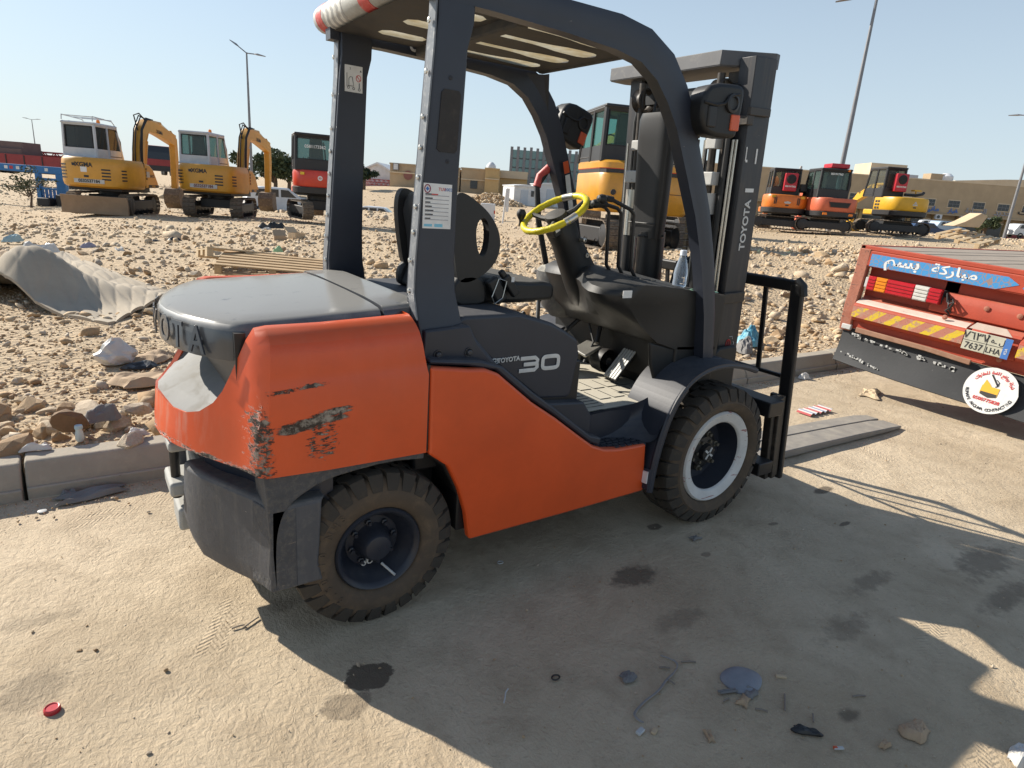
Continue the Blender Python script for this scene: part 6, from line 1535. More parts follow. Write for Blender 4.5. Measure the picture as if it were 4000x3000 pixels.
b = MB(); b.loft([f(1, 1.715), f(1.0, 1.83), f(.95, 1.88)]); b.build('engine_hood', m_lov, ex, smooth=True)
b = MB(); b.box(-1.31, -1.28, .55, .57, .84, 1.88); b.box(-1.308, -1.28, -1, .55, 1.25, 1.262); b.build('panel_gap', m_dk, ex)
b = MB(); b.prism([(.6, .8), (.6, 1.2), (1.1, 1.1), (1.1, .8)], 'y', -1.05, 1.05); b.build('side_cover', m_dk, ex, bevel=.03)
text('maker_lettering', 'LOVOL', .125, (-1.315, .02, 1.50), (0, -1, 0), (0, 0, 1), M_['white'], ex, bold=.004, xs=1.2)
v = MB(); v.box(-1.315, -1.30, .50, .66, .96, 1.03); v.build('latch', m_dk, ex, bevel=.01); v = MB(); v.lathe([(.06, 0), (.06, -.02), (.001, -.02)], (-1.30, .78, 1.22), 'x', 16); v.build('fuel_cap', m_dk, ex)
cabin(ex, -.95, .75, -.15, 1.0, 1.86, 3.02, m_dk, glass('teal_cab_glass', (.42, .70, .64), .72), slope=.3, wide=.075)
v = MB(); v.tube([(-.1, .45, 2.15), (-.05, .40, 2.5), (-.06, .25, 2.62)], .02, 6); v.tube([(.35, .4+.18*math.cos(a), 2.35+.18*math.sin(a)) for a in np.linspace(0, 2*PI, 20)[:-1]], .018, 6, closed=True); v.build('cab_controls', m_dk, ex)
v = MB(); v.lathe([(.045, -.2), (.05, -.19), (.05, .12), (.02, .17), (.001, .17)], (-.80, -.02, 2.35), 'z', 12); v.build('fire_extinguisher', m_rd, ex, smooth=True)
v = MB(); v.box(-.885, -.88, .25, .38, 2.68, 2.74); v.build('green_sticker', plain('green_sticker', (.02, .3, .12), .5), ex)
v = MB(); v.lathe([(.05, 0), (.05, .08), (.001, .08)], (-.55, .18, 3.03), 'z', 12); v.build('beacon_base', m_dk, ex); v = MB(); v.lathe([(.055, 0), (.055, .12), (.035, .16), (.001, .17)], (-.55, .18, 3.11), 'z', 14); v.build('beacon', m_amber, ex, smooth=True)
v = MB(); v.tube([(-.7, -.1, 3.03), (-.7, -.05, 3.12), (-.66, .0, 3.13)], .008, 5); v.build('aerial', m_dk, ex)
front_gear(ex, -.35, m_lov, H=2.6, reach=3.0, down=.8, x0=1.0, z0=1.2)
# partly visible machine beyond, between mast and pillar
ex = mini(2660, 905, 23.0, 15, 20, 'orange and black excavator glimpsed between the mast and the front pillar', m_ora, m_dk, z_body=(.66, 1.30), cab=(-.6, .7, -.6, .5), cabtop=2.45, gl=m_glassd)
# ============================================================ FAR SETTING
def gnd(px, D):
    """ground point under photo column px at depth D"""
    z = zcol(px, D); a = CP(px, 0, D); b = CP(px, 3000, D); t = (z-a[2])/(b[2]-a[2]); return a+(b-a)*t
def facing(px, rel=0, D=10):
    """rotation so that local -y looks back at the camera"""
    return az_at(px)-PI/2+rel
def hz(D): return D/FPX            # metres per photo pixel at that depth
m_tan = paint('tan_render', (.44, .33, .21), .9, .25, (.38, .29, .2), .5, .0, .0)
m_tan2 = paint('ochre_render', (.50, .35, .17), .9, .2, (.42, .3, .18), .5)
m_cream = paint('cream_render', (.62, .50, .35), .9, .2, (.5, .4, .3), .5)
m_wht = paint('white_sheet_metal', (.66, .67, .68), .5, .25, (.5, .46, .4), 1.2)
m_gry = paint('grey_cladding', (.20, .20, .21), .6, .2, (.3, .28, .25), 1)
m_win = plain('dark_window', (.03, .035, .04), .15)
m_teal = plain('pale_teal_glass', (.22, .38, .38), .12)
m_blue = paint('faded_blue_steel', (.03, .17, .42), .5, .35, (.25, .27, .3), 1.5, .1, .4, scol=(.4, .4, .38))
m_mar = paint('maroon_steel', (.30, .035, .035), .55, .35, (.32, .2, .17), 2, .1, .3, scol=(.4, .3, .25))
m_galv = paint('galvanised_pole', (.22, .22, .23), .45, .2, (.3, .28, .25), 3, metal=.3)
def thing_at(name, px, D, label, cat, rz=None, group=None, dz=0):
    p = gnd(px, D); p[2] += dz; e = empty(name, p, facing(px) if rz is None else rz); tag(e, label, cat, group); return e
def lampost(px, D, H, label, heads, lean=0):
    e = thing_at('street_lamp', px, D, label, 'street lamp', rz=facing(px), group='street lamps on tall poles')
    b = MB(); b.tube([(0, 0, -.3), (0, 0, H*.5), (0, 0, H)], [.13, .10, .06], 10); b.build('pole', m_galv, e, smooth=True)
    for (dx, dy, dz) in heads:
        b = MB(); b.tube([(0, 0, H-.05), (dx*.75, dy*.75, H+dz*.75)], .04, 6); b.build('lamp_arm', m_galv, e, smooth=True)
        b = MB(); d = Vector((dx, dy, dz)).normalized(); p = Vector((dx*.72, dy*.72, H+dz*.72)); n = Vector((-d.y, d.x, 0)).normalized(); up = d.cross(n)
        L_ = .85; r0 = [p+n*.05, p+up*.05, p-n*.05, p-up*.03]; r1 = [p+d*.25+n*.17, p+d*.25+up*.09, p+d*.25-n*.17, p+d*.25-up*.05]; r2 = [p+d*L_+n*.08, p+d*L_+up*.03, p+d*L_-n*.08, p+d*L_-up*.03]
        b.loft([[tuple(q) for q in r] for r in (r0, r1, r2)]); b.build('lamp_head', m_galv, e)
    return e
lampost(988, 50, (zcol(988, 50) and float((CP(979, 235, 50)-gnd(988, 50))[2])), 'tall street lamp rising behind the second yellow excavator', [(-.75, .6, .55), (.75, -.4, -.12)])
lampost(3236, 30.5, float((CP(3419, 60, 30.5)-gnd(3236, 30.5))[2]), 'tallest street lamp, rising behind the coral excavator on the right', [(-1.1, 0, -.15), (1.1, .2, .22)])
lampost(3920, 52, float((CP(4022, 470, 52)-gnd(3920, 52))[2]), 'street lamp standing before the shops at the right edge', [(-1.5, 0, -.02), (1.5, 0, .1)])
lampost(152, 125, 10.0, 'tiny far off street lamp above the red trailer on the left', [(-.8, 0, .1), (.8, 0, .1)])
# -------- buildings
def block(e, x0, x1, y0, y1, z0, z1, mt, name='wall', parapet=.0):
    b = MB(); b.box(x0, x1, y0, y1, z0, z1); o = b.build(name, mt, e)
    if parapet:
        b = MB(); b.box(x0-.1, x1+.1, y0-.1, y0+.15, z1, z1+parapet); b.build('parapet', mt, e)
    return o
def rect_px(e, D, px0, py0, px1, py1, mt, name, depth=.25, proud=.03, c=None):
    """a panel of a building front that lies at depth D, given its photo corners; e faces the camera squarely"""
    k = hz(D); M = e.matrix_world.inverted() if False else None
# long tan shop building: a front at depth 94, facing back along the camera axis
BD = 94.0
bo = gnd(3500, BD); TB = empty('shop_building', bo, math.atan2(_f[1], _f[0])-PI/2)
tag(TB, 'long two storey tan building with small windows over a row of dark shop fronts', 'building')
def bx(px, py): p = CP(px, py, BD)-bo; rt = np.array([math.sin(YAW), -math.cos(YAW), 0]); return float(p @ rt), float(p[2])
# photo pixel -> front coordinates (local x to the right, z up)
x0, _ = bx(2700, 900); x1, _ = bx(4500, 900); zt = 7.0
zt = bx(3500, 698)[1]
sp = []
b = MB(); b.box(x0, x1, 0, 14, 2.9, zt); b.build('upper_wall', m_tan, TB)
b = MB(); b.box(x0, x1, 1.2, 14, -1.5, 2.9); b.build('shop_wall', m_tan2 if False else m_tan, TB)
b = MB(); b.box(x0, x1, -.35, 1.3, 2.72, 2.92); b.build('canopy_ledge', m_tan, TB)
b = MB(); b.box(x0, x1, -.05, .25, zt, zt+.15); b.build('coping', m_cream, TB)
wx = 3.6
for i in range(-4, 8):
    cx = bx(3703, 800)[0]+i*3.62
    if cx < x0+2: continue
    zc = bx(3703, 797)[1]
    b = MB(); b.box(cx-.95, cx+.95, -.06, .1, zc-.58, zc+.58); b.build('window_frame', m_cream, TB)
    b = MB(); b.box(cx-.82, cx+.82, -.10, -.04, zc-.46, zc+.46); b.build('window_pane', m_win, TB)
    b = MB(); 
    for k in range(3): b.box(cx-.8+k*.55, cx-.76+k*.55, -.13, -.10, zc-.46, zc+.46)
    b.box(cx-.82, cx+.82, -.13, -.10, zc-.03, zc+.02); b.build('window_bars', m_gry, TB)
    # shop opening with its pier
    b = MB(); b.box(cx-1.35, cx+1.35, 1.10, 1.25, -.4, 1.95); b.build('shop_opening', m_win if i != 3 else m_mar, TB)
    b = MB(); b.box(cx-1.5, cx+1.5, 1.02, 1.2, 1.95, 2.15); b.build('shop_lintel', m_cream, TB)
    b = MB(); b.box(cx+1.62, cx+2.0, .9, 1.3, -.6, 2.72); b.build('pier', m_tan2, TB)
    if i in (-2, -1, 0, 1, 3):
        a = empty('wall_air_conditioner', (0, 0, 0)); a.parent = TB
        b = MB(); b.box(cx+1.25, cx+2.15, -.45, -.05, 2.1, 2.75); b.build('casing', m_wht, a); b = MB(); b.lathe([(.24, 0), (.24, -.02), (.001, -.02)], (cx+1.6, -.46, 2.42), 'y', 16); b.build('fan', m_win, a)
ar_sg = ['\ufe94\ufef4\ufee7\ufe8e\ufee3', '\ufead\ufe8e\ufef4\ufed0', '\ufe93\ufead\ufe8e\ufef4\ufeb4\ufedf\ufe8d', '\ufea9\ufef3\ufeaa\ufea3', '\ufe95\ufe8e\ufef3\ufead']
for i, (px, py, sz, mt_) in enumerate(((3622, 815, .62, 'bluetxt'), (3703, 823, .5, 'bluetxt'), (3792, 824, .62, 'greytxt'), (3895, 833, .75, 'greytxt'), (3985, 830, .7, 'blacktxt'))):
    x, z = bx(px, py); text('shop_sign', ar_sg[i], sz*1.5, (x, -.12, z), (1, 0, 0), (0, 0, 1), M_[mt_], TB, bold=.02, ext=.02, xs=1.2)
# roof structures
rh = lambda px0, px1, pyt, y0, dep, mt, nm: (lambda a, c: block(TB, a[0]*(1+y0/BD), c[0]*(1+y0/BD), y0, y0+dep, zt-.1, a[1]*(1+y0/BD)+.5*y0/BD, mt, nm))(bx(px0, pyt), bx(px1, pyt))
rh(3425, 3562, 645, 4, 5, m_cream, 'stair_tower'); rh(3635, 3690, 683, 2.5, 2, m_tan, 'roof_box'); rh(3560, 3635, 690, 6, 2, m_wht, 'roof_shed')
a_ = bx(3700, 690); b = MB(); b.lathe([(.001, .0), (.85, .0), (.95, .2), (.95, .9), (.5, 1.3), (.001, 1.35)], (a_[0]*1.03, 3, zt), 'z', 20); b.build('water_tank', m_wht, TB, smooth=True)
# building behind, sunlit cream wall
e = thing_at('warehouse', 3950, 118, 'cream warehouse wall rising behind the shop building at the right edge', 'building', rz=math.atan2(_f[1], _f[0])-PI/2)
k = hz(118); b = MB(); b.prism([(-13, -2), (-13, 9.4), (-4, 10.2), (8, 10.9), (26, 10.4), (26, -2)], 'y', 0, 20); b.build('wall', m_cream, e)
# tan and ochre sheds left of centre
def shed(px0, px1, pyt, D, dep, mt, label, gable=0, name='warehouse', base=-2):
    pm = (px0+px1)/2; o = gnd(pm, D); rz = math.atan2(_f[1], _f[0])-PI/2; e = empty(name, o, rz); tag(e, label, 'building')
    rt = np.array([math.sin(YAW), -math.cos(YAW), 0]); f = lambda px, py: ((CP(px, py, D)-o) @ rt, (CP(px, py, D)-o)[2])
    a = f(px0, pyt); c = f(px1, pyt); h = f(pm, pyt)[1]
    if gable:
        b = MB(); b.prism([(a[0], base), (a[0], h-gable), ((a[0]+c[0])/2, h), (c[0], h-gable), (c[0], base)], 'y', 0, dep); b.build('wall', mt, e)
        b = MB(); b.prism([(a[0]-.5, h-gable-.2), (a[0]-.5, h-gable+.1), ((a[0]+c[0])/2, h+.35), (c[0]+.5, h-gable+.1), (c[0]+.5, h-gable-.2), ((a[0]+c[0])/2, h)], 'y', -.4, dep+.4); b.build('roof', m_wht, e)
    else: block(e, float(a[0]), float(c[0]), 0, dep, base, float(h), mt, 'wall', .25)
    return e, float(a[0]), float(c[0]), float(h)
e, a, c, h = shed(1425, 1535, 642, 120, 16, m_wht, 'white gabled shed beside the dark tree left of centre', 1.3)
b = MB(); b.box(a+1, c-3, -.1, .1, .2, h-2.6); b.build('shed_door', plain('pale_grey_door', (.5, .52, .55), .6), e)
e, a, c, h = shed(1528, 1800, 652, 108, 14, m_tan, 'tan flat roofed warehouse behind the red lattice trailer')
b = MB(); b.box(a, c, -.25, 0, h*.62, h*.68); b.build('cornice', m_cream, e)
b = MB(); b.box(a+.6, a+1.5, -.45, -.1, h*.74, h+.2); b.build('sign_board', m_gry, e); b = MB(); b.box(a+.7, a+1.4, -.47, -.45, h*.78, h+.1); b.build('sign_face', m_wht, e)
b = MB(); b.lathe([(.75, 0), (.75, -.1), (.001, -.1)], (a+3.1, -.1, h*.55), 'y', 20); b.build('round_wall_logo', plain('brown_logo', (.25, .1, .08), .7), e)
e, a, c, h = shed(1895-90, 1902, 664, 108, 14, m_tan, 'tan warehouse part just right of the forklift post')
b = MB(); b.box(a, c, -.25, 0, h*.55, h*.60); b.build('cornice', m_cream, e); b = MB(); b.box(c-2.6, c-1.4, -.1, 0, .8, 2.2); b.build('window', m_win, e)
b = MB(); b.lathe([(.7, 0), (.8, .15), (.8, .9), (.35, 1.4), (.001, 1.5)], (c+.6, 3, h+.1), 'z', 16); b.lathe([(.05, -.1), (.05, .1)], (c-.2, 3, h), 'z', 6); b.build('water_tank', m_wht, e, smooth=True)
e, a, c, h = shed(1898, 1952, 664, 106, 12, m_tan2, 'ochre block joined to the right of the tan warehouse')
b = MB(); b.box(a, c, -.25, 0, h*.62, h*.66); b.build('cornice', m_cream, e)
e, a, c, h = shed(1948, 2062, 678, 112, 14, m_tan2, 'low ochre warehouse with a pale roof, left of the glass office block', .0)
b = MB(); b.box(a, c, -.4, 10, h-.9, h+.35); b.build('roof', m_cream, e)
# far low red-brown hangar
e, a, c, h = shed(1370, 1460, 655, 150, 10, m_cream, 'far pale shed roof behind the white gabled shed', 1.4)
# glass office block with fins
e, a, c, h = shed(2040, 2790, 0, 132, 16, m_gry, 'grey office block with upright fins and pale teal glass, behind the big yellow excavator')
for ch_ in list(e.children): bpy.data.objects.remove(ch_)
h = float((CP(2100, 584, 132)-gnd(2415, 132))[2]); hb2 = float((CP(2100, 735, 132)-gnd(2415, 132))[2]); h2_ = h-1.2
b = MB(); b.box(a, c, .6, 16, -3, h-.6); b.build('core', m_gry, e)
nf = int((c-a)/1.32)
for i in range(nf):
    x = a+i*1.32
    b = MB(); b.box(x, x+.55, -.1, .8, hb2, h+.1*(i % 2)); b.build('fin', m_gry, e)
    for k in range(4):
        z0 = hb2+.3+k*(h-hb2-.6)/4
        b = MB(); b.box(x+.55, x+1.32, .45, .6, z0, z0+(h-hb2-.6)/4-.22); b.build('window_pane', m_teal, e)
b = MB(); b.box(a+3, a+6.5, .2, .45, hb2-.9, hb2-.1); b.build('green_sign', plain('green_shop_sign', (.02, .16, .08), .5), e)
# white portable cabins
def cabin_(px0, px1, pyt, pyb, D, label, rot=.35):
    pm = (px0+px1)/2; o = CP(pm, pyb, D); e = empty('portable_cabin', o, facing(pm, rot)); tag(e, label, 'cabin'); w_ = (px1-px0)*hz(D); h_ = (pyb-pyt)*hz(D)
    b = MB(); b.box(-w_*.5, w_*.5, 0, 5, -.3, h_-.12); b.build('wall', m_wht, e, bevel=.03)
    b = MB(); b.prism([(-w_*.53, h_-.14), (-w_*.53, h_-.05), (0, h_+.12), (w_*.53, h_-.05), (w_*.53, h_-.14)], 'y', -.15, 5.1); b.build('roof', m_wht, e)
    b = MB(); b.box(-w_*.2, w_*.12, -.06, 0, 0, h_*.75); b.build('door', plain('pale_blue_door', (.45, .50, .55), .6), e)
    b = MB(); b.box(w_*.25, w_*.38, -.06, 0, h_*.45, h_*.75); b.build('window', m_win, e)
    b = MB(); b.box(w_*.5, w_*.5+.05, 1.5, 2.6, h_*.5, h_*.8); b.build('window', m_win, e)
    return e
cabin_(2003, 2095, 728, 800, 74, 'white portable cabin with a grey door, left of the two', .30)
cabin_(2100, 2200, 722, 806, 76, 'white portable cabin with a pinkish roof, half hidden by the steering wheel', .25)
b_ = thing_at('cable_drum', 2115, 66, 'small red and white drum beside the portable cabins', 'drum'); b = MB(); b.lathe([(.45, -.3), (.45, -.22), (.25, -.2), (.25, .2), (.45, .22), (.45, .3)], (0, 0, .45), 'x', 16); b.build('drum_reel', m_mar, b_)
# sign post and white box
e = thing_at('sign_post', 1962, 36, 'thin white leaning post standing left of the portable cabins', 'post')
b = MB(); k = hz(36); b.tube([(0, 0, -.2), (.12, 0, 130*k)], .045, 8); b.build('post', m_wht, e, smooth=True); b = MB(); b.box(.12, .30, -.01, .02, 45*k, 132*k); b.build('post_plate', m_wht, e)
e = thing_at('cabinet', 1905, 40, 'white metal box standing just right of the seat bolster', 'box'); k = hz(40); b = MB(); b.box(-30*k, 26*k, 0, 1.2, -.1, 66*k); b.build('casing', m_wht, e, bevel=.03)
b = MB(); b.box(22*k, 27*k, -.02, .05, 30*k, 42*k); b.build('red_light', m_rd, e)
# -------- vehicles
def suv(px, py, D, rz, label, col, L=4.5, dark=False, name='parked_car', group=None):
    o = CP(px, py, D); e = empty(name, o, rz); tag(e, label, 'car', group)
    P = [(-L/2, .35), (-L/2, 1.0), (-L/2+.15, 1.15), (-L/2+.45, 1.66), (-L/2+1.0, 1.74), (.25, 1.72), (.95, 1.22), (L/2-.25, 1.02), (L/2, .80), (L/2, .35)]
    b = MB(); b.prism(P, 'y', -.85, .85); b.build('body', col, e, bevel=.09, seg=3)
    for s in (-1, 1):
        for W_ in ([(-L/2+.55, 1.18), (-L/2+.72, 1.60), (-L/2+1.15, 1.62), (-L/2+1.15, 1.18)], [(-L/2+1.3, 1.18), (-L/2+1.3, 1.62), (-.35, 1.62), (-.35, 1.18)], [(-.22, 1.18), (-.22, 1.62), (.22, 1.60), (.70, 1.18)]):
            b = MB(); b.prism(W_, 'y', s*.856, s*.846); b.build('window', m_win, e)
    b = MB(); b.prism([(.32, 1.64), (.36, 1.66), (.92, 1.26), (.88, 1.22)], 'y', -.70, .70); b.build('windscreen', m_teal, e)
    for x in (-L/2+.85, L/2-.85):
        for s in (-1, 1):
            b = MB(); b.lathe([(.20, -.1), (.32, -.1), (.34, 0), (.32, .1), (.20, .1), (.16, .03), (.001, .03)], (x, s*.80, .33), 'y', 20); b.build('wheel', m_dk, e, smooth=True)
    return e
rtv = math.atan2(-math.cos(YAW), math.sin(YAW))
suv(1492, 888, 56, rtv+R(4), 'white estate car sunk behind a low berm, seen between the forklift posts', m_wht)
suv(1105, 845, 40, rtv+R(30), 'white car showing left of the tracks of the small red excavator', m_wht)
suv(3645, 914, 84, rtv-R(20), 'pale car parked before the shops behind the yellow excavator', m_wht)
suv(3690, 920, 80, rtv+R(10), 'white and blue car right of the yellow excavator tracks', paint('pale_blue_car', (.35, .45, .55), .4, .2))
suv(4000, 932, 80, rtv+R(5), 'white saloon car at the right edge before the maroon shutter', m_wht)
for nm, px in (('a', 3610),):
    suv(px, 930, 74, rtv+R(0), 'dark blue car low beside the yellow excavator', paint('navy_car', (.02, .05, .12), .3, .2))
def semi(px, py, D, rz, label, col, H=3.4):
    o = CP(px, py, D); e = empty('lorry', o, rz); tag(e, label, 'lorry')
    b = MB(); b.prism([(0, .5), (0, 1.5), (.15, 2.2), (.35, H-.5), (1.0, H), (2.1, H+.1), (2.2, .5)], 'y', -1.2, 1.2); b.build('cab', col, e, bevel=.08)
    b = MB(); b.prism([(.0, 1.55), (.10, 2.1), (.30, 2.65), (.34, 2.6), (.16, 2.1), (.06, 1.55)], 'y', -1.05, 1.05); b.prism([(-.02, 1.5), (.13, 2.15), (.32, 2.7), (.3, 2.72), (.10, 2.15), (-.04, 1.5)], 'y', -1.08, 1.08); b.build('windscreen', m_win, e)
    b = MB(); b.prism([(.45, 1.6), (.6, 2.5), (1.5, 2.5), (1.5, 1.6)], 'y', -1.22, -1.19); b.build('side_window', m_win, e)
    b = MB(); b.box(-.05, .3, -1.2, 1.2, .4, .9); b.box(2.2, 7, -.5, .5, .7, 1.0); b.build('bumper', m_dk, e)
    for x in (.8, 4.6, 5.9):
        for s in (-1, 1):
            b = MB(); b.lathe([(.28, -.15), (.48, -.15), (.5, 0), (.48, .15), (.28, .15), (.001, .1)], (x, s*1.02, .5), 'y', 18); b.build('wheel', m_dk, e, smooth=True)
    return e
e = semi(1862, 768, 126, rtv+R(30), 'white lorry cab parked left of the rubble mound, nearer the tan warehouse', m_wht)
semi(1985, 774, 126, rtv+R(32), 'white lorry with a dark side, between the rubble mound and the portable cabins', m_wht)
e = semi(1620, 738, 130, rtv+PI-R(8), 'white lorry cab pulling the red lattice trailer', m_wht, 2.9)
e = semi(632, 686, 62, az_at(632)-PI+R(0)+PI, 'red lorry seen between the two yellow excavators', m_mar, 2.7)
e.rotation_euler.z = az_at(632)+R(8)
# red lattice trailer
def lattice(px0, px1, py, D, h_, label, col):
    o = CP(px0, py, D); e = empty('lattice_trailer', o, rtv); tag(e, label, 'trailer'); L = (px1-px0)*hz(D)
    b = MB(); b.box(0, L, -.4, .6, -.5, -.2); b.build('deck', col, e)
    for y in (-.4, .6):
        b = MB()
        for z in (0, h_*.5, h_): b.tube([(0, y, z), (L, y, z)], .06, 5)
        b.build('rails', col, e)
        n = int(L/.8)
        for i in range(n):
            b = MB(); b.tube([(i*L/n, y, 0), ((i+.5)*L/n, y, h_)], .04, 4); b.tube([((i+.5)*L/n, y, h_), ((i+1)*L/n, y, 0)], .04, 4); b.build('lattice_brace', col, e)
    b = MB()
    for x in (L*.2, L*.28, L*.36): b.lathe([(.45, -.3), (.45, .3), (.001, .3)], (x, -.3, -.8), 'y', 14)
    b.build('trailer_wheels', m_dk, e); return e
lattice(1380, 1562, 716, 118, 1.0, 'red and white lattice boom on a trailer, between the forklift posts', m_mar)
lattice(-60, 262, 602, 48, .45, 'long red lattice trailer behind the blue frame at the left edge', m_mar)
e = thing_at('flat_trailer', 60, 46, 'maroon flat trailer stacked under the lattice boom at the left edge', 'trailer', rz=rtv)
k = hz(46); zb = float((CP(60, 640, 46)-gnd(60, 46))[2]); b = MB(); b.box(-160*k, 195*k, -.3, 2.2, zb-.1, zb+36*k); b.build('deck', m_mar, e); b = MB(); b.box(-160*k, 190*k, .0, 1.8, zb-30*k, zb-.1); b.build('chassis', m_dk, e)
b = MB(); b.box(-160*k, 42*k, .2, 2.0, zb+56*k, zb+82*k); b.box(-160*k, 42*k, 0, 2.1, zb+36*k, zb+56*k); b.build('stacked_load', paint('brown_load', (.16, .10, .09), .7, .4, (.25, .18, .14), 2), e)
for x in range(5):
    b = MB(); b.box(-150*k+x*70*k, -146*k+x*70*k, -.33, -.30, zb-.05, zb+33*k); b.build('deck_rib', m_dk, e)
# blue steel frame
e = thing_at('steel_frame', 120, 26, 'blue painted steel frame standing left of the first excavator', 'frame', rz=rtv); k = hz(26); z_ = lambda py: float((CP(120, py, 26)-gnd(120, 26))[2])
zt_, zb_ = z_(645), z_(672)
b = MB(); b.box(-150*k, 145*k, -.1, .1, zb_, zt_); b.build('top_beam', m_blue, e, bevel=.01)
for x in (-148, 38, 118):
    b = MB(); b.box(x*k, (x+16+(18 if x > 100 else 0))*k, -.1, .1, -.3, zb_); b.build('leg', m_blue, e, bevel=.01)
b = MB(); b.box(38*k, 130*k, -.06, .06, z_(700), z_(690)); b.box(38*k, 130*k, -.06, .06, z_(735), z_(728)); b.build('cross_rail', m_blue, e)
for i in range(5):
    b = MB(); b.box((52+i*15)*k, (58+i*15)*k, -.05, .05, 0, z_(735)); b.build('slat', m_blue, e)
b = MB(); b.box(-145*k, -60*k, .05, .10, z_(668), z_(650)); b.build('grey_patch', m_gry, e)
for x, c_ in ((-75, M_['white']), (-55, M_['red']), (-30, M_['white']), (10, M_['white']), (80, M_['white'])):
    b = MB(); b.box(x*k, (x+13)*k, -.105, -.10, z_(664), z_(652)); b.build('sticker', c_, e)
b = MB(); b.box(60*k, 110*k, -.5, .3, 0, .35); b.box(120*k, 150*k, -.3, -.2, -.2, .5); b.build('scrap_heap', m_dk, e, bevel=.05)
b = MB(); b.box(-160*k, 45*k, -.7, -.5, -.3, -.15); b.build('white_rail', m_wht, e)
# -------- trees
m_leaf = paint('grey_green_foliage', (.065, .085, .035), .8, .4, (.12, .12, .07), .9); m_leaf2 = paint('dark_green_foliage', (.035, .055, .022), .8, .3, (.07, .08, .04), 1.1)
m_bark = plain('bark', (.12, .085, .06), .9)
def tree(px, D, H, W_, label, n=2600, mt=None, seed=1, trunk=.25, name='tree', leaf=.16):
    e = thing_at(name, px, D, label, 'tree' if name == 'tree' else 'shrub'); rng = np.random.default_rng(seed)
    cl = [(rng.normal(0, W_*.26), rng.normal(0, W_*.26), H*(.42+.5*rng.random())) for _ in range(16)]
    b = MB(); b.tube([(0, 0, -.2), (.1, 0, H*.3), (.0, .1, H*.6)], [trunk, trunk*.7, trunk*.3], 8)
    for c in cl[:9]: b.tube([(0, 0, H*.25+.1*H*rng.random()), (c[0]*.6, c[1]*.6, c[2]*.8), c], [trunk*.4, trunk*.22, .03], 5)
    b.build('trunk', m_bark, e, smooth=True)
    V = []; F = []
    per = n//len(cl)
    for c in cl:
        r = W_*rng.uniform(.13, .24)
        P = rng.normal(0, 1, (per, 3)); P /= np.linalg.norm(P, axis=1)[:, None]; P *= (rng.random((per, 1))**.4)*r; P[:, 2] *= .75
        for p in P:
            q = np.array(c)+p; a = rng.normal(0, 1, 3); a /= np.linalg.norm(a); bb = np.cross(a, rng.normal(0, 1, 3)); bb /= np.linalg.norm(bb); s = leaf*rng.uniform(.6, 1.4)
            i = len(V); V += [q-a*s, q+bb*s*.45, q+a*s, q-bb*s*.45]; F.append((i, i+1, i+2, i+3))
    mesh('crown', V, F, mt or m_leaf, e); return e
tree(1075, 66, 4.3, 5.6, 'bushy grey green tree behind the small red excavator', seed=2, n=4200, leaf=.22)
tree(1128, 70, 3.6, 3.4, 'smaller dark tree right beside the bushy grey green one', seed=4, mt=m_leaf2, n=2400, leaf=.22)
tree(1420, 78, 3.6, 3.0, 'dark tree just right of the left rear post', seed=5, mt=m_leaf2, n=2200, leaf=.22)
tree(118, 24.5, 1.55, 1.5, 'thin dry shrub standing under the blue steel frame', seed=6, n=700, trunk=.05, name='shrub', leaf=.05)
tree(3838, 80, 2.6, 2.6, 'green bush growing before the shop fronts', seed=8, n=1800, name='shrub', leaf=.2)
# ============================================================ RUBBLE, ROCKS, LITTER
VG = np.array([v.co[:] for v in ter.data.vertices]).reshape(len(DEP), nc, 3)
def zfast(px, D):
    """ground point by interpolating the terrain grid (arrays in, arrays out)"""
    ci = np.interp(px, COLS, np.arange(nc)); di = np.interp(D, DEP, np.arange(len(DEP)))
    c0 = np.clip(ci.astype(int), 0, nc-2); d0 = np.clip(di.astype(int), 0, len(DEP)-2); u = (ci-c0)[:, None]; v = (di-d0)[:, None]
    return (VG[d0, c0]*(1-u)+VG[d0, c0+1]*u)*(1-v)+(VG[d0+1, c0]*(1-u)+VG[d0+1, c0+1]*u)*v
def ico(sub):
    bm = bmesh.new(); bmesh.ops.create_icosphere(bm, subdivisions=sub, radius=1); V = np.array([v.co[:] for v in bm.verts]); F = np.array([[v.index for v in f.verts] for f in bm.faces]); bm.free(); return V, F
def rock_shape(rng, sub, cuts=7):
    V, F = ico(sub); V = V*np.array([1, rng.uniform(.5, .95), rng.uniform(.3, .8)])
    for _ in range(cuts):
        n = rng.normal(0, 1, 3); n /= np.linalg.norm(n); d = rng.uniform(.22, .62); s = V@n-d; k = s > 0; V[k] -= np.outer(s[k]*.96, n)
    return V+rng.normal(0, .012, V.shape), F
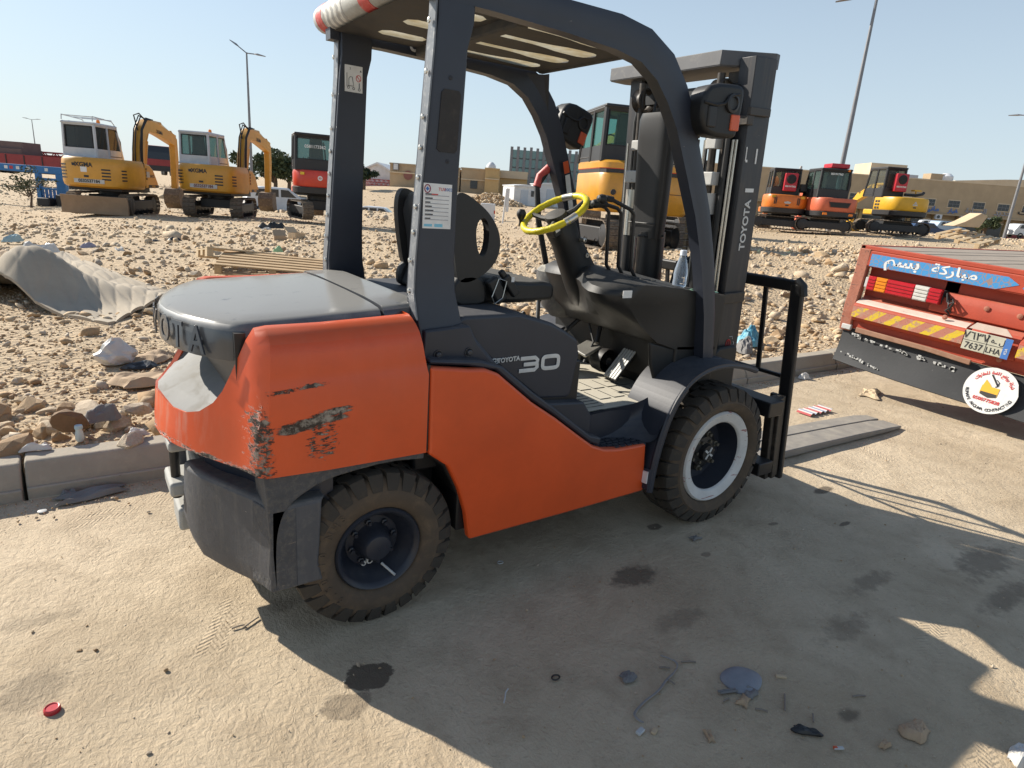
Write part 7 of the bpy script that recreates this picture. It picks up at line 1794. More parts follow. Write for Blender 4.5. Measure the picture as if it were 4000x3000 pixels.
# colour of stone varies from piece to piece through a stored tone
def stone_mat(name, attr=True):
    m, nt, b, out = mat_new(name); co = coords(nt)
    if attr: a = nt.nodes.new('ShaderNodeAttribute'); a.attribute_name = 'tone'; t = a.outputs['Fac']
    else: a = nt.nodes.new('ShaderNodeObjectInfo'); t = a.outputs['Random']
    r = nt.nodes.new('ShaderNodeValToRGB'); e = r.color_ramp.elements; e[0].position = 0; e[0].color = (.30, .19, .10, 1); e[1].position = 1; e[1].color = (.64, .54, .40, 1)
    for p, c in ((.2, (.46, .31, .17, 1)), (.42, (.56, .42, .26, 1)), (.6, (.60, .48, .33, 1)), (.8, (.44, .37, .29, 1))): k = e.new(p); k.color = c
    nt.links.new(t, r.inputs[0]); n = noise(nt, co, 9, 6, .7); v = mix(nt, ramp(nt, n, .40, .66), r.outputs[0], (.36, .25, .15)); v2 = mix(nt, .45, v, r.outputs[0])
    nt.links.new(v2, b.inputs['Base Color']); b.inputs['Roughness'].default_value = .9; bump(nt, b, noise(nt, co, 24, 8, .7), .6, .012); return m
M_['stone'] = stone_mat('limestone_rubble'); M_['stone1'] = stone_mat('limestone_rock', False)
def scatter(name, label, px, D, size, sink=.25, sub=1, seed=1, shapes=24, tone=None, mat=None, pts=None):
    rng = np.random.default_rng(seed); P = zfast(px, D) if pts is None else pts; n = len(P)
    sh = [rock_shape(rng, sub, 8) for _ in range(shapes)]; nv = len(sh[0][0]); nf = len(sh[0][1]); F0 = sh[0][1]
    which = rng.integers(0, shapes, n); S = np.stack([s[0] for s in sh])[which]                      # n, nv, 3
    an = rng.uniform(0, 2*PI, n); ti = rng.normal(0, .35, n); ca, sa, ct, st = np.cos(an), np.sin(an), np.cos(ti), np.sin(ti)
    x = S[:, :, 0]*ct[:, None]-S[:, :, 2]*st[:, None]; z = S[:, :, 0]*st[:, None]+S[:, :, 2]*ct[:, None]; y = S[:, :, 1]
    X = x*ca[:, None]-y*sa[:, None]; Y = x*sa[:, None]+y*ca[:, None]
    V = np.stack([X, Y, z], 2)*size[:, None, None]+P[:, None, :]; V[:, :, 2] += (size*(.45-sink))[:, None]
    me = bpy.data.meshes.new(name); me.vertices.add(n*nv); me.vertices.foreach_set('co', V.reshape(-1).astype(np.float32))
    F = (F0[None]+(np.arange(n)*nv)[:, None, None]).reshape(-1, 3); me.loops.add(F.size); me.loops.foreach_set('vertex_index', F.reshape(-1).astype(np.int32))
    me.polygons.add(len(F)); me.polygons.foreach_set('loop_start', np.arange(0, F.size, 3, dtype=np.int32)); me.update(calc_edges=True)
    at = me.attributes.new('tone', 'FLOAT', 'FACE'); tn = rng.random(n) if tone is None else tone; at.data.foreach_set('value', np.repeat(tn, nf).astype(np.float32))
    me.materials.append(mat or M_['stone']); o = bpy.data.objects.new(name, me); COL.objects.link(o); tag(o, label, 'rubble' if 'rubble' in name or 'gravel' in name else 'pebbles', kind='stuff'); return o
def behind_kerb(px, D):
    P = zfast(px, D); return P[:, 1] > 1.22
rng = np.random.default_rng(11)
def samp(n, d0, d1, pw=1.0, x0=-250, x1=4250):
    px = rng.uniform(x0, x1, n); t = rng.random(n)**pw; D = d0*(d1/d0)**t; k = behind_kerb(px, D); return px[k], D[k]
px, D = samp(26000, 2.8, 9); s = rng.lognormal(-4.35, .42, len(px)); scatter('gravel', 'small sandy gravel scattered thickly over the ground behind the kerb', px, D, s, .25, 1, 2)
px, D = samp(9000, 3.0, 16, 1.0); dn = np.where(px < 900, .55, 1.0)*np.where((px < 760) & (D < 5.6), .28, 1); k = rng.random(len(px)) < dn; px, D = px[k], D[k]
s = rng.lognormal(-3.35, .45, len(px))*(1+D*.03); scatter('stone_rubble', 'broken stone rubble of fist size strewn behind the kerb', px, D, s, .25, 2 if False else 1, 3)
px, D = samp(11000, 9, 34, .8); s = rng.lognormal(-3.3, .5, len(px)); scatter('far_rubble', 'pale stones and clods covering the open ground toward the excavators', px, D, s, .35, 1, 4, tone=rng.uniform(.35, .75, len(px)))
px, D = samp(2400, 30, 75, .8); s = rng.lognormal(-1.9, .4, len(px)); scatter('far_rubble', 'distant clods and stones on the open ground', px, D, s, .45, 1, 5, tone=rng.uniform(.3, .8, len(px)))
# pebbles on the road
n = 2600; X = np.concatenate([rng.uniform(-1.3, 6.5, n), rng.uniform(-1.3, 3.2, 900)]); Y = np.concatenate([rng.uniform(-2.3, .95, n), rng.uniform(-2.2, -.6, 900)]); P = np.stack([X, Y, X*0-.001], 1); s = rng.lognormal(-6.0, .50, len(X)); near = (Y > .70); s = np.where(near, s*1.6, s)
scatter('pebbles', 'tiny pebbles and grit lying loose on the dusty road', None, None, s, .1, 1, 6, pts=P, tone=rng.choice([.05, .2, .5, .8, .95], len(X)))
X = rng.uniform(-1.4, 6, 1500); Y = .95-np.abs(rng.normal(0, .07, 1500)); P = np.stack([X, Y, X*0], 1); scatter('kerb_grit', 'grit and small stones gathered along the foot of the kerb', None, None, rng.lognormal(-5.2, .45, 1500), .1, 1, 7, pts=P)
# separate rocks: the 300 that show largest
shp = []
for i in range(12):
    V_, F_ = rock_shape(rng, 2, 9); me = bpy.data.meshes.new('rock'); me.from_pydata([tuple(v) for v in V_], [], [tuple(f) for f in F_]); me.materials.append(M_['stone1']); shp.append(me)
def rock(p, s, rz, i, label='rough limestone rock lying in the rubble behind the kerb', group='limestone rocks in the rubble behind the kerb', tilt=(0, 0), mat=None, name='rock'):
    o = bpy.data.objects.new(name, shp[i % 12]); COL.objects.link(o); o.location = tuple(p); o.scale = (s, s, s*.9); o.rotation_euler = (tilt[0], tilt[1], rz); tag(o, label, 'rock', group)
    if mat: o.material_slots[0].link = 'OBJECT'; o.material_slots[0].material = mat
    return o
cand = []
for (x0, x1, d0, d1, n_, smin, smax) in ((-100, 640, 3.1, 3.75, 34, .055, .13), (820, 1320, 5.2, 8, 34, .05, .13), (1340, 2000, 4.5, 9, 60, .05, .15), (2000, 3300, 5.5, 10, 90, .05, .14), (300, 1400, 6.5, 11, 52, .05, .12), (2900, 3400, 8, 14, 24, .08, .2)):
    px = rng.uniform(x0, x1, n_); D = rng.uniform(d0, d1, n_); P = zfast(px, D)
    for p, q in zip(P, rng.uniform(smin, smax, n_)*rng.choice([.7, .8, 1, 1.2], n_)):
        if p[1] > 1.28+q: cand.append((p, q))
cand = cand[:288]
for i, (p, q) in enumerate(cand): rock((p[0], p[1], p[2]+q*.12), q, rng.uniform(0, 6.3), i, tilt=(rng.normal(0, .3), rng.normal(0, .3)))
bm_ = paint('brown_boulder_stone', (.20, .125, .07), .9, .4, (.30, .21, .13), 5, bmp=.5, bscale=20)
def rock_px(px, py, s, label, i=1, mat=None, z=None, tilt=(0, 0), rz=0, lift=.3, dz=.16):
    g = GP(px, py, dz); return rock((g[0], g[1], dz+s*lift-.03), s, rz, i, label, None, tilt, mat)
rock_px(285, 1690, .135, 'large dark brown boulder propped just behind the kerb, with a white cup below it', 3, bm_, tilt=(.9, .3), rz=1.0, lift=.7)
rock_px(560, 1620, .13, 'large tan rock by the kerb, right beside the rear corner of the forklift', 5, tilt=(.2, .2), rz=2, lift=.5)
rock_px(60, 1760, .14, 'cracked tan rock at the left edge behind the kerb', 7, tilt=(.2, -.2), rz=.4)
rock_px(500, 1740, .10, 'pale flat stone slab lying on the kerb side rubble under the counterweight', 2, tilt=(.1, .0), rz=.9)
rock_px(770, 1080, .16, 'broad brown rock left of the wooden pallet, beyond the forklift hood', 4, tilt=(.2, .1), rz=2.2, lift=.4)
rock_px(1560, 1050, .12, 'pale leaning rock between the two rear posts', 8, tilt=(.8, .1), rz=2.2, lift=.6)
rock_px(3210, 1190, .17, 'largest pale rock, right of the load backrest beside the truck corner', 6, tilt=(.2, .2), rz=.5, lift=.5)
rock_px(2050, 1220, .12, 'pale rock seen between the seat and the dashboard', 9, tilt=(.3, .2), rz=1.5, lift=.5)
# rubble mound far off
def mound(px, py, D, w_, h_, label, n=500, seed=3, col=None):
    p = CP(px, py, D); r_ = np.random.default_rng(seed); a = r_.uniform(0, 2*PI, n); q = np.sqrt(r_.random(n)); rt = np.array([math.sin(YAW), -math.cos(YAW)]); fw = np.array([math.cos(YAW), math.sin(YAW)])
    x = q*np.cos(a)*w_/2; y = q*np.sin(a)*w_*.3; z = h_*(1-q**1.6)*r_.uniform(.7, 1, n)
    P = np.stack([p[0]+x*rt[0]+y*fw[0], p[1]+x*rt[1]+y*fw[1], p[2]+z-.1], 1)
    o = scatter('rubble_mound', label, None, None, r_.lognormal(-1.75, .35, n)*w_/7, .3, 1, seed+9, pts=P, tone=r_.uniform(.15, .75, n)); return o
mound(1925, 803, 72, 8.0, 1.5, 'heap of earth and rubble before the white lorries', 700)
mound(1075, 800, 50, 4.5, .8, 'low brown spoil heap behind the small red excavator', 260, 5)
mound(450, 893, 14.2, .9, .22, 'small dark heap of rubbish on the open ground before the first excavator', 60, 6)
mound(1490, 897, 54, 6.5, .5, 'low pale berm in front of the sunken estate car', 400, 8)

# ---- cloth, paper, wood
def sheet(name, pts_fn, nu, nv, mat, label, cat, th=.008, group=None, smooth=True):
    V = []; 
    for k in (0, 1):
        for j in range(nv+1):
            for i in range(nu+1):
                p = pts_fn(i/nu, j/nv); V.append((p[0], p[1], p[2]-k*th))
    n0 = (nu+1)*(nv+1); F = []
    for j in range(nv):
        for i in range(nu):
            a = j*(nu+1)+i; F.append((a, a+1, a+nu+2, a+nu+1)); F.append((n0+a, n0+a+nu+1, n0+a+nu+2, n0+a+1))
    for i in range(nu): F.append((i, n0+i, n0+i+1, i+1)); a = nv*(nu+1)+i; F.append((a, a+1, n0+a+1, n0+a))
    for j in range(nv): a = j*(nu+1); F.append((a, a+nu+1, n0+a+nu+1, n0+a)); a += nu; F.append((a, n0+a, n0+a+nu+1, a+nu+1))
    o = mesh(name, V, F, mat, None, smooth=smooth); tag(o, label, cat, group); return o
# quilted pad draped over a stone heap: its outline follows ground corners
m_q = paint('dusty_quilted_pad', (.40, .34, .26), .95, .4, (.30, .25, .19), 2.2, bmp=.25, bscale=60)
qA, qB, qC, qD = [GP(x, y, .15)[:2] for x, y in ((-160, 1130), (420, 1245), (700, 1150), (250, 985))]
heap = lambda x, y, cx, cy, r: math.exp(-((x-cx)**2+(y-cy)**2)/r**2)
hc = GP(175, 1150, .15)
def quilt(u, v):
    a = np.array(qA)*(1-u)+np.array(qB)*u if u < .5 and False else None
    lo_ = np.array(qA)*(1-min(u*2, 1))+np.array(qB)*min(u*2, 1) if u < .5 else np.array(qB)*(2-2*u)+np.array(qC)*(2*u-1)
    hi_ = np.array(qA)+(np.array(qD)-np.array(qA))*min(1, u*1.6+.15) if u < .55 else np.array(qD)+(np.array(qC)-np.array(qD))*((u-.55)/.45)
    p = lo_*(1-v)+hi_*v; x, y = p
    z = ground_z(x, y)+.03+.50*heap(x, y, hc[0]-.05, hc[1]+.05, .46)+.10*heap(x, y, qC[0]-.45, qC[1]-.05, .35)
    z += .020*math.sin(9*u+4*v)+.016*math.sin(17*v-6*u)+.006*math.sin(31*u+11*v)
    tu = abs(math.sin(PI*(u*11+v*5))); tv = abs(math.sin(PI*(u*11-v*5))); z += .020*min(tu, tv)**.5
    return (x+.008*math.sin(v*19), y+.008*math.sin(u*23), z)
qo = sheet('quilted_pad', quilt, 176, 88, m_q, 'dirty grey quilted pad draped over a heap at the left edge', 'cloth', .03)
crd = paint('weathered_cardboard', (.42, .30, .19), .9, .3, (.33, .25, .17), 3); crl = paint('light_cardboard', (.55, .42, .27), .85, .25, (.45, .35, .23), 3)
def crumple(name, px, py, w_, d_, h_, label, cat, mat, seed=1, z0=.13, n=14, rz=0, group=None, th=.004, dz=None):
    c = GP(px, py, z0) if dz is None else dz; r_ = np.random.default_rng(seed); ph = r_.uniform(0, 6.3, 8); ca, sa = math.cos(rz), math.sin(rz)
    fr = r_.uniform(3, 9, 8)
    def fn(u, v):
        x = (u-.5)*w_*(1+.18*math.sin(v*6+ph[0])); y = (v-.5)*d_*(1+.2*math.sin(u*5+ph[1]))
        e = 1-max(abs(u-.5), abs(v-.5))*2
        z = h_*(.5+.25*math.sin(fr[0]*u+ph[2]+2*v)+.2*math.sin(fr[1]*v+ph[3])+.22*abs(math.sin(fr[2]*(u+v)+ph[4]))+.16*abs(math.sin(fr[3]*1.5*(u-v)+ph[5])))*min(1, e*3+.08)
        return (c[0]+x*ca-y*sa, c[1]+x*sa+y*ca, c[2]+z+.006)
    return sheet(name, fn, n, n, mat, label, cat, th, group, smooth=False)
m_bagw = paint('thin_white_plastic', (.60, .58, .54), .4, .35, (.45, .38, .3), 12); m_blkp = paint('black_plastic_film', (.02, .019, .018), .35, .35, (.12, .10, .08), 8)
m_bagg = paint('grey_fabric', (.20, .19, .18), .8, .4, (.30, .25, .2), 8)
crumple('cardboard_flap', 90, 1035, .55, .45, .16, 'bent brown cardboard piece standing behind the quilted pad at the left edge', 'cardboard', crd, 3, .35, 8, .5)
crumple('plastic_sheet', 160, 985, .35, .25, .12, 'white plastic sheet poking up behind the quilted pad', 'plastic sheet', m_bagw, 4, .35, 8)
# knotted bag
c = GP(455, 1420, .13); b = MB(); r_ = np.random.default_rng(4)
V_, F_ = ico(3); nrm = V_.copy(); V_ = V_*np.array([.13, .085, .075]); f_ = 1+.10*np.sin(nrm[:, 0]*7+nrm[:, 2]*5)+.09*np.sin(nrm[:, 1]*9+nrm[:, 0]*4)+r_.normal(0, .02, len(V_)); V_ = V_*f_[:, None]
V_[:, 2] += np.where(nrm[:, 2] > .82, (nrm[:, 2]-.82)*.35, 0); V_[:, 2] = np.maximum(V_[:, 2], -.05)
a_ = R(15); Vr = np.stack([V_[:, 0]*math.cos(a_)-V_[:, 1]*math.sin(a_), V_[:, 0]*math.sin(a_)+V_[:, 1]*math.cos(a_), V_[:, 2]], 1)+np.array([c[0], c[1], .185])
bag = empty('rubbish_bag', (0, 0, 0)); tag(bag, 'knotted translucent white rubbish bag lying on the gravel behind the kerb', 'rubbish bag')
mesh('bag_body', Vr, F_, m_bagw, bag, smooth=False)
b = MB(); q0 = Vector((c[0]-.01, c[1]-.01, .25)); b.loft([[tuple(q0+Vector((s_*.010*math.cos(t), s_*.008*math.sin(t), z))) for t in np.linspace(0, 2*PI, 9)[:-1]] for z, s_ in ((-.03, 2.0), (.0, .8), (.02, 1.6), (.05, 1.0), (.075, .5))]); b.build('bag_knot', m_bagw, bag)
crumple('black_film', 545, 1435, .20, .12, .03, 'black plastic film lying right of the knotted bag', 'plastic film', m_blkp, 5, .13)
crumple('paper_sheet', 560, 1490, .34, .26, .05, 'flattened tan paper sack in front of the knotted bag', 'paper sack', crd, 7, .13, 14, .2)
crumple('paper_sheet', 600, 1400, .30, .20, .05, 'crumpled tan paper sack half hidden by the counterweight', 'paper sack', crd, 8, .13, 14, .9)
crumple('slate_rag', 400, 1640, .15, .10, .07, 'grey rag wedged between the brown boulder and the tan rocks', 'rag', m_bagg, 9, .18)
crumple('plastic_bag', 540, 1700, .09, .06, .03, 'small white plastic scrap lying on the kerb side rocks', 'plastic scrap', m_bagw, 10, .17, 8)
crumple('plastic_bag', 140, 1757, .11, .05, .03, 'white plastic scrap tucked behind the kerb stone joint', 'plastic scrap', m_bagw, 11, .165, 8)
# paper cup lying by the kerb
cu = empty('plastic_cup', tuple(GP(312, 1712, .165))); tag(cu, 'pale bottle neck with a cap stuck among the rocks just behind the kerb', 'bottle'); b = MB(); b.lathe([(.001, .045), (.014, .045), (.016, .035), (.016, .028), (.013, .026), (.017, .01), (.020, -.02), (.014, -.035), (.001, -.035)], (0, 0, .02), 'z', 16); b.build('bottle_neck', plain('pale_cup', (.60, .66, .62), .35), cu, smooth=True)
b = MB(); b.lathe([(.001, .050), (.0165, .049), (.018, .042), (.018, .033)], (0, 0, .02), 'z', 16); b.build('cap', plain('pale_blue_cap', (.45, .58, .62), .35), cu, smooth=True)
# grey glove-like bag under the kerb
crumple('cloth_bag', 345, 1930, .25, .085, .022, 'flat grey cloth bag lying in the shade at the foot of the kerb', 'bag', m_bagg, 12, .0, 16, R(8), dz=GP(360, 1935, 0))
crumple('cloth_bag', 262, 1940, .06, .05, .02, 'small folded grey scrap against the left end of the flat cloth bag', 'scrap', m_bagg, 13, .0, 8, 0, dz=GP(270, 1935, 0))
def disc(px, py, r_, h_, mat, label, cat, name='disc', z0=0, prof=None, seg=28, tilt=None):
    g = GP(px, py, z0); e = MB(); e.lathe(prof or [(.001, h_), (r_*.86, h_), (r_*.97, h_*.75), (r_, 0)], (0, 0, 0), 'z', seg); o = e.build(name, mat, None, smooth=True, loc=g); tag(o, label, cat)
    if tilt: o.rotation_euler = tilt
    return o
# red cap with ribbed edge
g = GP(205, 2778, 0); rc = empty('bottle_cap', tuple(g)); tag(rc, 'bright red plastic bottle cap lying on the sunlit road at lower left', 'bottle cap')
mrc = paint('red_plastic_cap', (.50, .03, .04), .35, .15, (.5, .3, .22), 60); b = MB(); P_ = [(.001, .0125), (.0145, .0125), (.0155, .0145), (.0175, .0150), (.0195, .0125), (.0200, .009), (.0200, .0)]; b.lathe(P_, (0, 0, 0), 'z', 36)
for k in range(36): a_ = k*2*PI/36; b.box(.0196, .0206, -.0007, .0007, .001, .010, M=Matrix.Rotation(a_, 4, 'Z'))
b.build('cap_shell', mrc, rc, smooth=True)
# grey dish (flattened container lid), broken bit and strip
g = GP(2895, 2660, 0); V = []; n_ = 36; b = MB(); rr_ = [[(s_*.072*math.cos(a)*(1+.06*math.sin(3*a+1)), s_*.058*math.sin(a)*(1+.05*math.sin(2*a)), z) for a in np.linspace(0, 2*PI, n_+1)[:-1]] for s_, z in ((1.0, .001), (1.0, .006), (.93, .010), (.6, .0125), (.2, .014))]
b.loft(rr_); o = b.build('crushed_lid', paint('dusty_grey_lid', (.24, .25, .27), .55, .4, (.33, .31, .28), 16, scr=.3, scol=(.15, .15, .16), bmp=.4), None, smooth=True, loc=g); tag(o, 'crushed pale grey round lid lying in the forklift shadow', 'lid'); o.rotation_euler = (0, 0, R(-15))
b = MB(); g2 = GP(2838, 2705, 0); b.tube([(-.03, .012, .008), (.0, .0, .009), (.03, -.010, .008)], .004, 6); b.tube([(-.028, .004, .008), (.0, -.008, .009), (.03, -.018, .008)], .004, 6); o = b.build('plastic_strip', m_bagg, None, smooth=True, loc=g2); tag(o, 'thin double grey strip against the lower left of the round lid', 'strip')
crumple('paper_scrap', 2930, 2745, .05, .035, .01, 'torn grey scrap just below the round lid', 'scrap', m_bagg, 21, 0, 8, .3, dz=GP(2930, 2712, 0)); crumple('paper_scrap', 2905, 2770, .05, .03, .012, 'small tan scrap of bark below the round lid', 'scrap', crd, 22, 0, 8, .3, dz=GP(2905, 2742, 0))
# string
pp = [GP(x, y, .004) for x, y in ((2580, 2560), (2625, 2575), (2648, 2595), (2640, 2620), (2600, 2655), (2570, 2700), (2520, 2735), (2490, 2765), (2472, 2790), (2490, 2812), (2510, 2822))]
b = MB(); pq = [tuple(p) for p in smooth_poly(pp, 2)]; b.tube(pq, .0022, 6); b.tube([(p[0]+.003, p[1]-.003*(1 if i > 8 else -.3), p[2]+.001) for i, p in enumerate(pq[6:])], .0018, 6); o = b.build('string', paint('pale_string', (.30, .28, .26), .8, .3), None, smooth=True); tag(o, 'curved pale piece of string on the shaded road below the front wheel', 'string')
# sticks and small scraps
stick_m = paint('dry_twig', (.24, .20, .16), .8, .4, (.35, .3, .24), 20); k = 0
for (xa, ya, xb, yb, lab) in ((2573, 2607, 2617, 2610, 'short twig left of the string'), (2660, 2585, 2718, 2586, 'thin twig touching the upper end of the string'), (2605, 2655, 2637, 2674, 'short twig right of the middle of the string'), (3065, 2712, 3066, 2775, 'upright pale twig right of the grey lid'), (2825, 2740, 2848, 2728, 'short twig left of the torn scrap'),
                              (3175, 2788, 3177, 2820, 'short upright twig below and right of the lid'), (955, 2440, 905, 2455, 'dark twig at the edge of the shadow under the counterweight'), (3380, 2718, 3330, 2720, 'thin twig near the right edge of the shadow'), (2950, 2768, 3000, 2780, 'thin twig below the grey lid'), (1010, 2410, 950, 2452, 'thin dark wire at the edge of the shadow')):
    a, b2 = GP(xa, ya, .004), GP(xb, yb, .004); b = MB(); b.tube([tuple(a), tuple((a+b2)/2+np.array([.002, .001, .001])), tuple(b2)], .0028, 6); o = b.build('twig', stick_m, None); tag(o, lab, 'twig', 'twigs on the road')
def bit(px, py, w_, d_, h_, mat, label, cat, rz=0, name='scrap', z0=0):
    g = GP(px, py, z0); b = MB(); b.box(-w_/2, w_/2, -d_/2, d_/2, 0, h_); o = b.build(name, mat, None, bevel=min(w_, d_, h_)*.25, loc=g); o.rotation_euler = (0, 0, rz); tag(o, label, cat); return o
bit(3050, 2646, .035, .012, .008, crl, 'small tan wood chip right of the grey lid', 'wood chip', R(-40))
bit(3275, 2925, .030, .010, .006, M_['palewhite'], 'orange and white scrap of packaging near the bottom', 'packaging', R(-30), 'packaging_scrap'); bit(3262, 2924, .012, .009, .007, M_['orange_lens'], 'orange end of the packaging scrap near the bottom', 'packaging', R(-30), 'packaging_scrap')
crumple('rubber_strip', 3150, 2850, .08, .025, .012, 'twisted black rubber strip below and right of the grey lid', 'rubber strip', m_blkp, 31, 0, 8, R(-45), dz=GP(3150, 2862, 0))
crumple('leaf', 3560, 2925, .04, .02, .012, 'curled dry leaf at the bottom of the shadow', 'leaf', crd, 33, 0, 6, 0, dz=GP(3455, 2915, 0))
crumple('paper_scrap', 2453, 2650, .05, .04, .010, 'crumpled pale scrap left of the string', 'scrap', m_bagg, 34, 0, 8, 0, dz=GP(2453, 2648, 0))
crumple('paper_scrap', 2710, 2110, .05, .03, .01, 'tiny pale wrapper on the road under the front wheel', 'wrapper', m_bagg, 36, 0, 8, 0, dz=GP(2715, 2105, 0))
crumple('leaf', 2770, 2890, .04, .02, .008, 'narrow curled scrap below the string', 'leaf', crd, 35, 0, 6, R(60), dz=GP(2770, 2880, 0))
bit(2555, 2860, .022, .014, .008, crl, 'tan wood chip left of the narrow curled scrap', 'wood chip', .4, 'wood_chip'); bit(2500, 2862, .028, .016, .010, M_['palewhite'], 'grey stone chip below the string', 'stone chip', .2, 'stone_chip')
b = MB(); b.lathe([(.016*math.cos(t)+.0, .0) for t in (0,)] or [(.01, 0)], (0, 0, 0), 'z', 3) if False else b.tube([(.014*math.cos(t), .010*math.sin(t), .004) for t in np.linspace(0, 2*PI, 20)[:-1]], .0028, 6, closed=True); o = b.build('rubber_ring', m_blkp, None, smooth=True, loc=GP(2170, 2650, 0)); tag(o, 'small black ring on the shaded road left of centre', 'ring')
b = MB(); b.tube([(.012*math.cos(t), .009*math.sin(t), .004) for t in np.linspace(0, 2*PI, 20)[:-1]], .0022, 6, closed=True); o = b.build('metal_ring', M_['palewhite'], None, smooth=True, loc=GP(1954, 2200, 0)); tag(o, 'small pale ring on the road below the side panel', 'ring')
b = MB(); b.tube([tuple(GP(x, y, .004)) for x, y in ((1985, 2690), (1975, 2705), (1972, 2730), (1968, 2745))], .0022, 6); o = b.build('wire_hook', M_['palewhite'], None, smooth=True); tag(o, 'tiny bent wire right of the dark wet stain', 'wire')
disc(165, 1997, .018, .004, M_['palewhite'], 'small grey disc in the shade below the kerb at the left', 'disc')
for (x, y, s, lab) in ((140, 2022, .010, 'small tan pebble beside the grey disc'), (212, 2020, .010, 'pale upright stone chip right of the grey disc'), (577, 1998, .014, 'dark clod near the kerb shadow edge'), (651, 2612, .011, 'round dark pebble left of the wet stain'), (374, 2540, .010, 'grey pebble above the red cap'), (312, 2540, .012, 'flat grey pebble on the sunlit road above the red cap'), (1400, 2595, .014, 'pale grey stone in the wet stain'), (1484, 2607, .008, 'white pebble at the right of the wet stain'),
                       (125, 2465, .010, 'dark chip near the left edge'), (577, 2940, .012, 'dark pebble near the bottom left'), (2100, 2205, .010, 'brown pebble under the side panel')):
    g = GP(x, y, .004); rock((g[0], g[1], .003), s, x, x % 11, lab, None)
crumple('plastic_bag', 3985, 2985, .10, .05, .03, 'white plastic scrap at the bottom right corner', 'plastic scrap', m_bagw, 41, 0, 8, 0, dz=GP(3985, 2960, 0))
crumple('dirt_clod', 3590, 2880, .10, .06, .02, 'flaky patch of dried mud on the sunlit road at lower right', 'clod', crd, 43, 0, 10, 0, dz=GP(3575, 2860, 0))
crumple('dirt_clod', 3450, 1545, .30, .14, .03, 'cracked mud slab on the road before the truck', 'clod', crl, 44, 0, 12, .4, dz=GP(3400, 1540, 0))
crumple('plastic_bag', 3145, 1480, .10, .08, .05, 'white plastic bag at the broken end of the kerb beside the backrest', 'plastic bag', m_bagw, 45, 0, 10, 0, dz=GP(3140, 1480, 0))
crumple('blue_bag', 2920, 1345, .28, .22, .16, 'pale blue plastic bag behind the load backrest', 'plastic bag', paint('pale_blue_bag', (.12, .36, .46), .5, .4, (.4, .35, .28), 10), 46, .13, 12, .3)
crumple('grey_bag', 2905, 1375, .25, .15, .12, 'grey sack under the pale blue bag', 'sack', m_bagg, 47, .13, 10, .8)
g = GP(3180, 1612, 0)
# striped rag
def rag(u, v): return (g[0]+(u-.5)*.30, g[1]+(v-.5)*.12, .012+.02*abs(math.sin(u*14)))
m, nt, bb, out = mat_new('striped_rag'); co = coords(nt); s = nt.nodes.new('ShaderNodeSeparateXYZ'); nt.links.new(co, s.inputs[0]); v = mth(nt, 'FRACT', mth(nt, 'MULTIPLY', s.outputs[0], 22)); r = nt.nodes.new('ShaderNodeValToRGB'); r.color_ramp.interpolation = 'CONSTANT'; e = r.color_ramp.elements; e[0].color = (.45, .10, .10, 1); e[1].position = .3; e[1].color = (.6, .55, .5, 1); k = e.new(.55); k.color = (.2, .26, .40, 1); k = e.new(.75); k.color = (.6, .55, .5, 1); nt.links.new(v, r.inputs[0]); nt.links.new(r.outputs[0], bb.inputs['Base Color']); bb.inputs['Roughness'].default_value = .9
sheet('striped_rag', rag, 30, 4, m, 'small striped rag lying behind the fork blades', 'rag', .004)
# ---- timber
m_pl = paint('dry_pallet_wood', (.50, .34, .18), .8, .35, (.36, .24, .14), 6, bmp=.3, bscale=30); m_pl2 = paint('pale_plywood', (.58, .44, .27), .8, .3, (.42, .31, .2), 3)
def pallet(loc, rz, label, tilt=(0, 0), W=1.1, L=1.0, mat=None, nb=6):
    e = empty('wooden_pallet', loc); e.rotation_euler = (tilt[0], tilt[1], rz); tag(e, label, 'pallet')
    for i in range(nb):
        b = MB(); y = -W/2+i*(W-.1)/(nb-1); b.box(-L/2, L/2, y, y+.1, .12, .14); b.build('deck_board', mat or m_pl, e, bevel=.003)
    for x in (-L/2, -.05, L/2-.09):
        b = MB(); b.box(x, x+.09, -W/2, W/2, .098, .118); b.build('cross_board', mat or m_pl, e, bevel=.003)
        for y in (-W/2, -.05, W/2-.1): b = MB(); b.box(x, x+.09, y, y+.1, .02, .098); b.build('block', mat or m_pl, e, bevel=.003)
    for y in (-W/2, W/2-.1): b = MB(); b.box(-L/2, L/2, y, y+.1, 0, .02); b.build('base_board', mat or m_pl, e, bevel=.003)
    return e
g = GP(1075, 1035, .25); pallet((g[0], g[1], .16), R(-18), 'broken wooden pallet lying behind the forklift hood, left of the rear post', (R(5), R(3)), 1.0, 1.5)
g = GP(990, 1005, .3); pallet((g[0]-.1, g[1]+.25, .22), R(8), 'pallet frame stacked askew on the broken pallet behind the hood', (R(-8), R(6)), .5, 1.2, m_pl2, 3)
def carton(px, py, w_, d_, h_, label, rz, z0=.12, mat=None, open_=True, D=None):
    g = GP(px, py, z0) if D is None else CP(px, py, D); e = empty('carton', tuple(g), rz); tag(e, label, 'carton')
    for nm, a in (('panel', (-w_/2, w_/2, -d_/2, -d_/2+.006, 0, h_)), ('panel', (-w_/2, w_/2, d_/2-.006, d_/2, 0, h_)), ('panel', (-w_/2, -w_/2+.006, -d_/2+.007, d_/2-.007, 0, h_)), ('panel', (w_/2-.006, w_/2, -d_/2+.007, d_/2-.007, 0, h_))):
        b = MB(); b.box(*a); b.build(nm, mat or crl, e)
    b = MB(); b.prism([(d_/2, h_), (d_/2+.01, h_), (d_/2+.14, h_+.10), (d_/2+.13, h_+.105)], 'x', -w_/2, w_/2); b.build('flap', mat or crl, e)
    return e
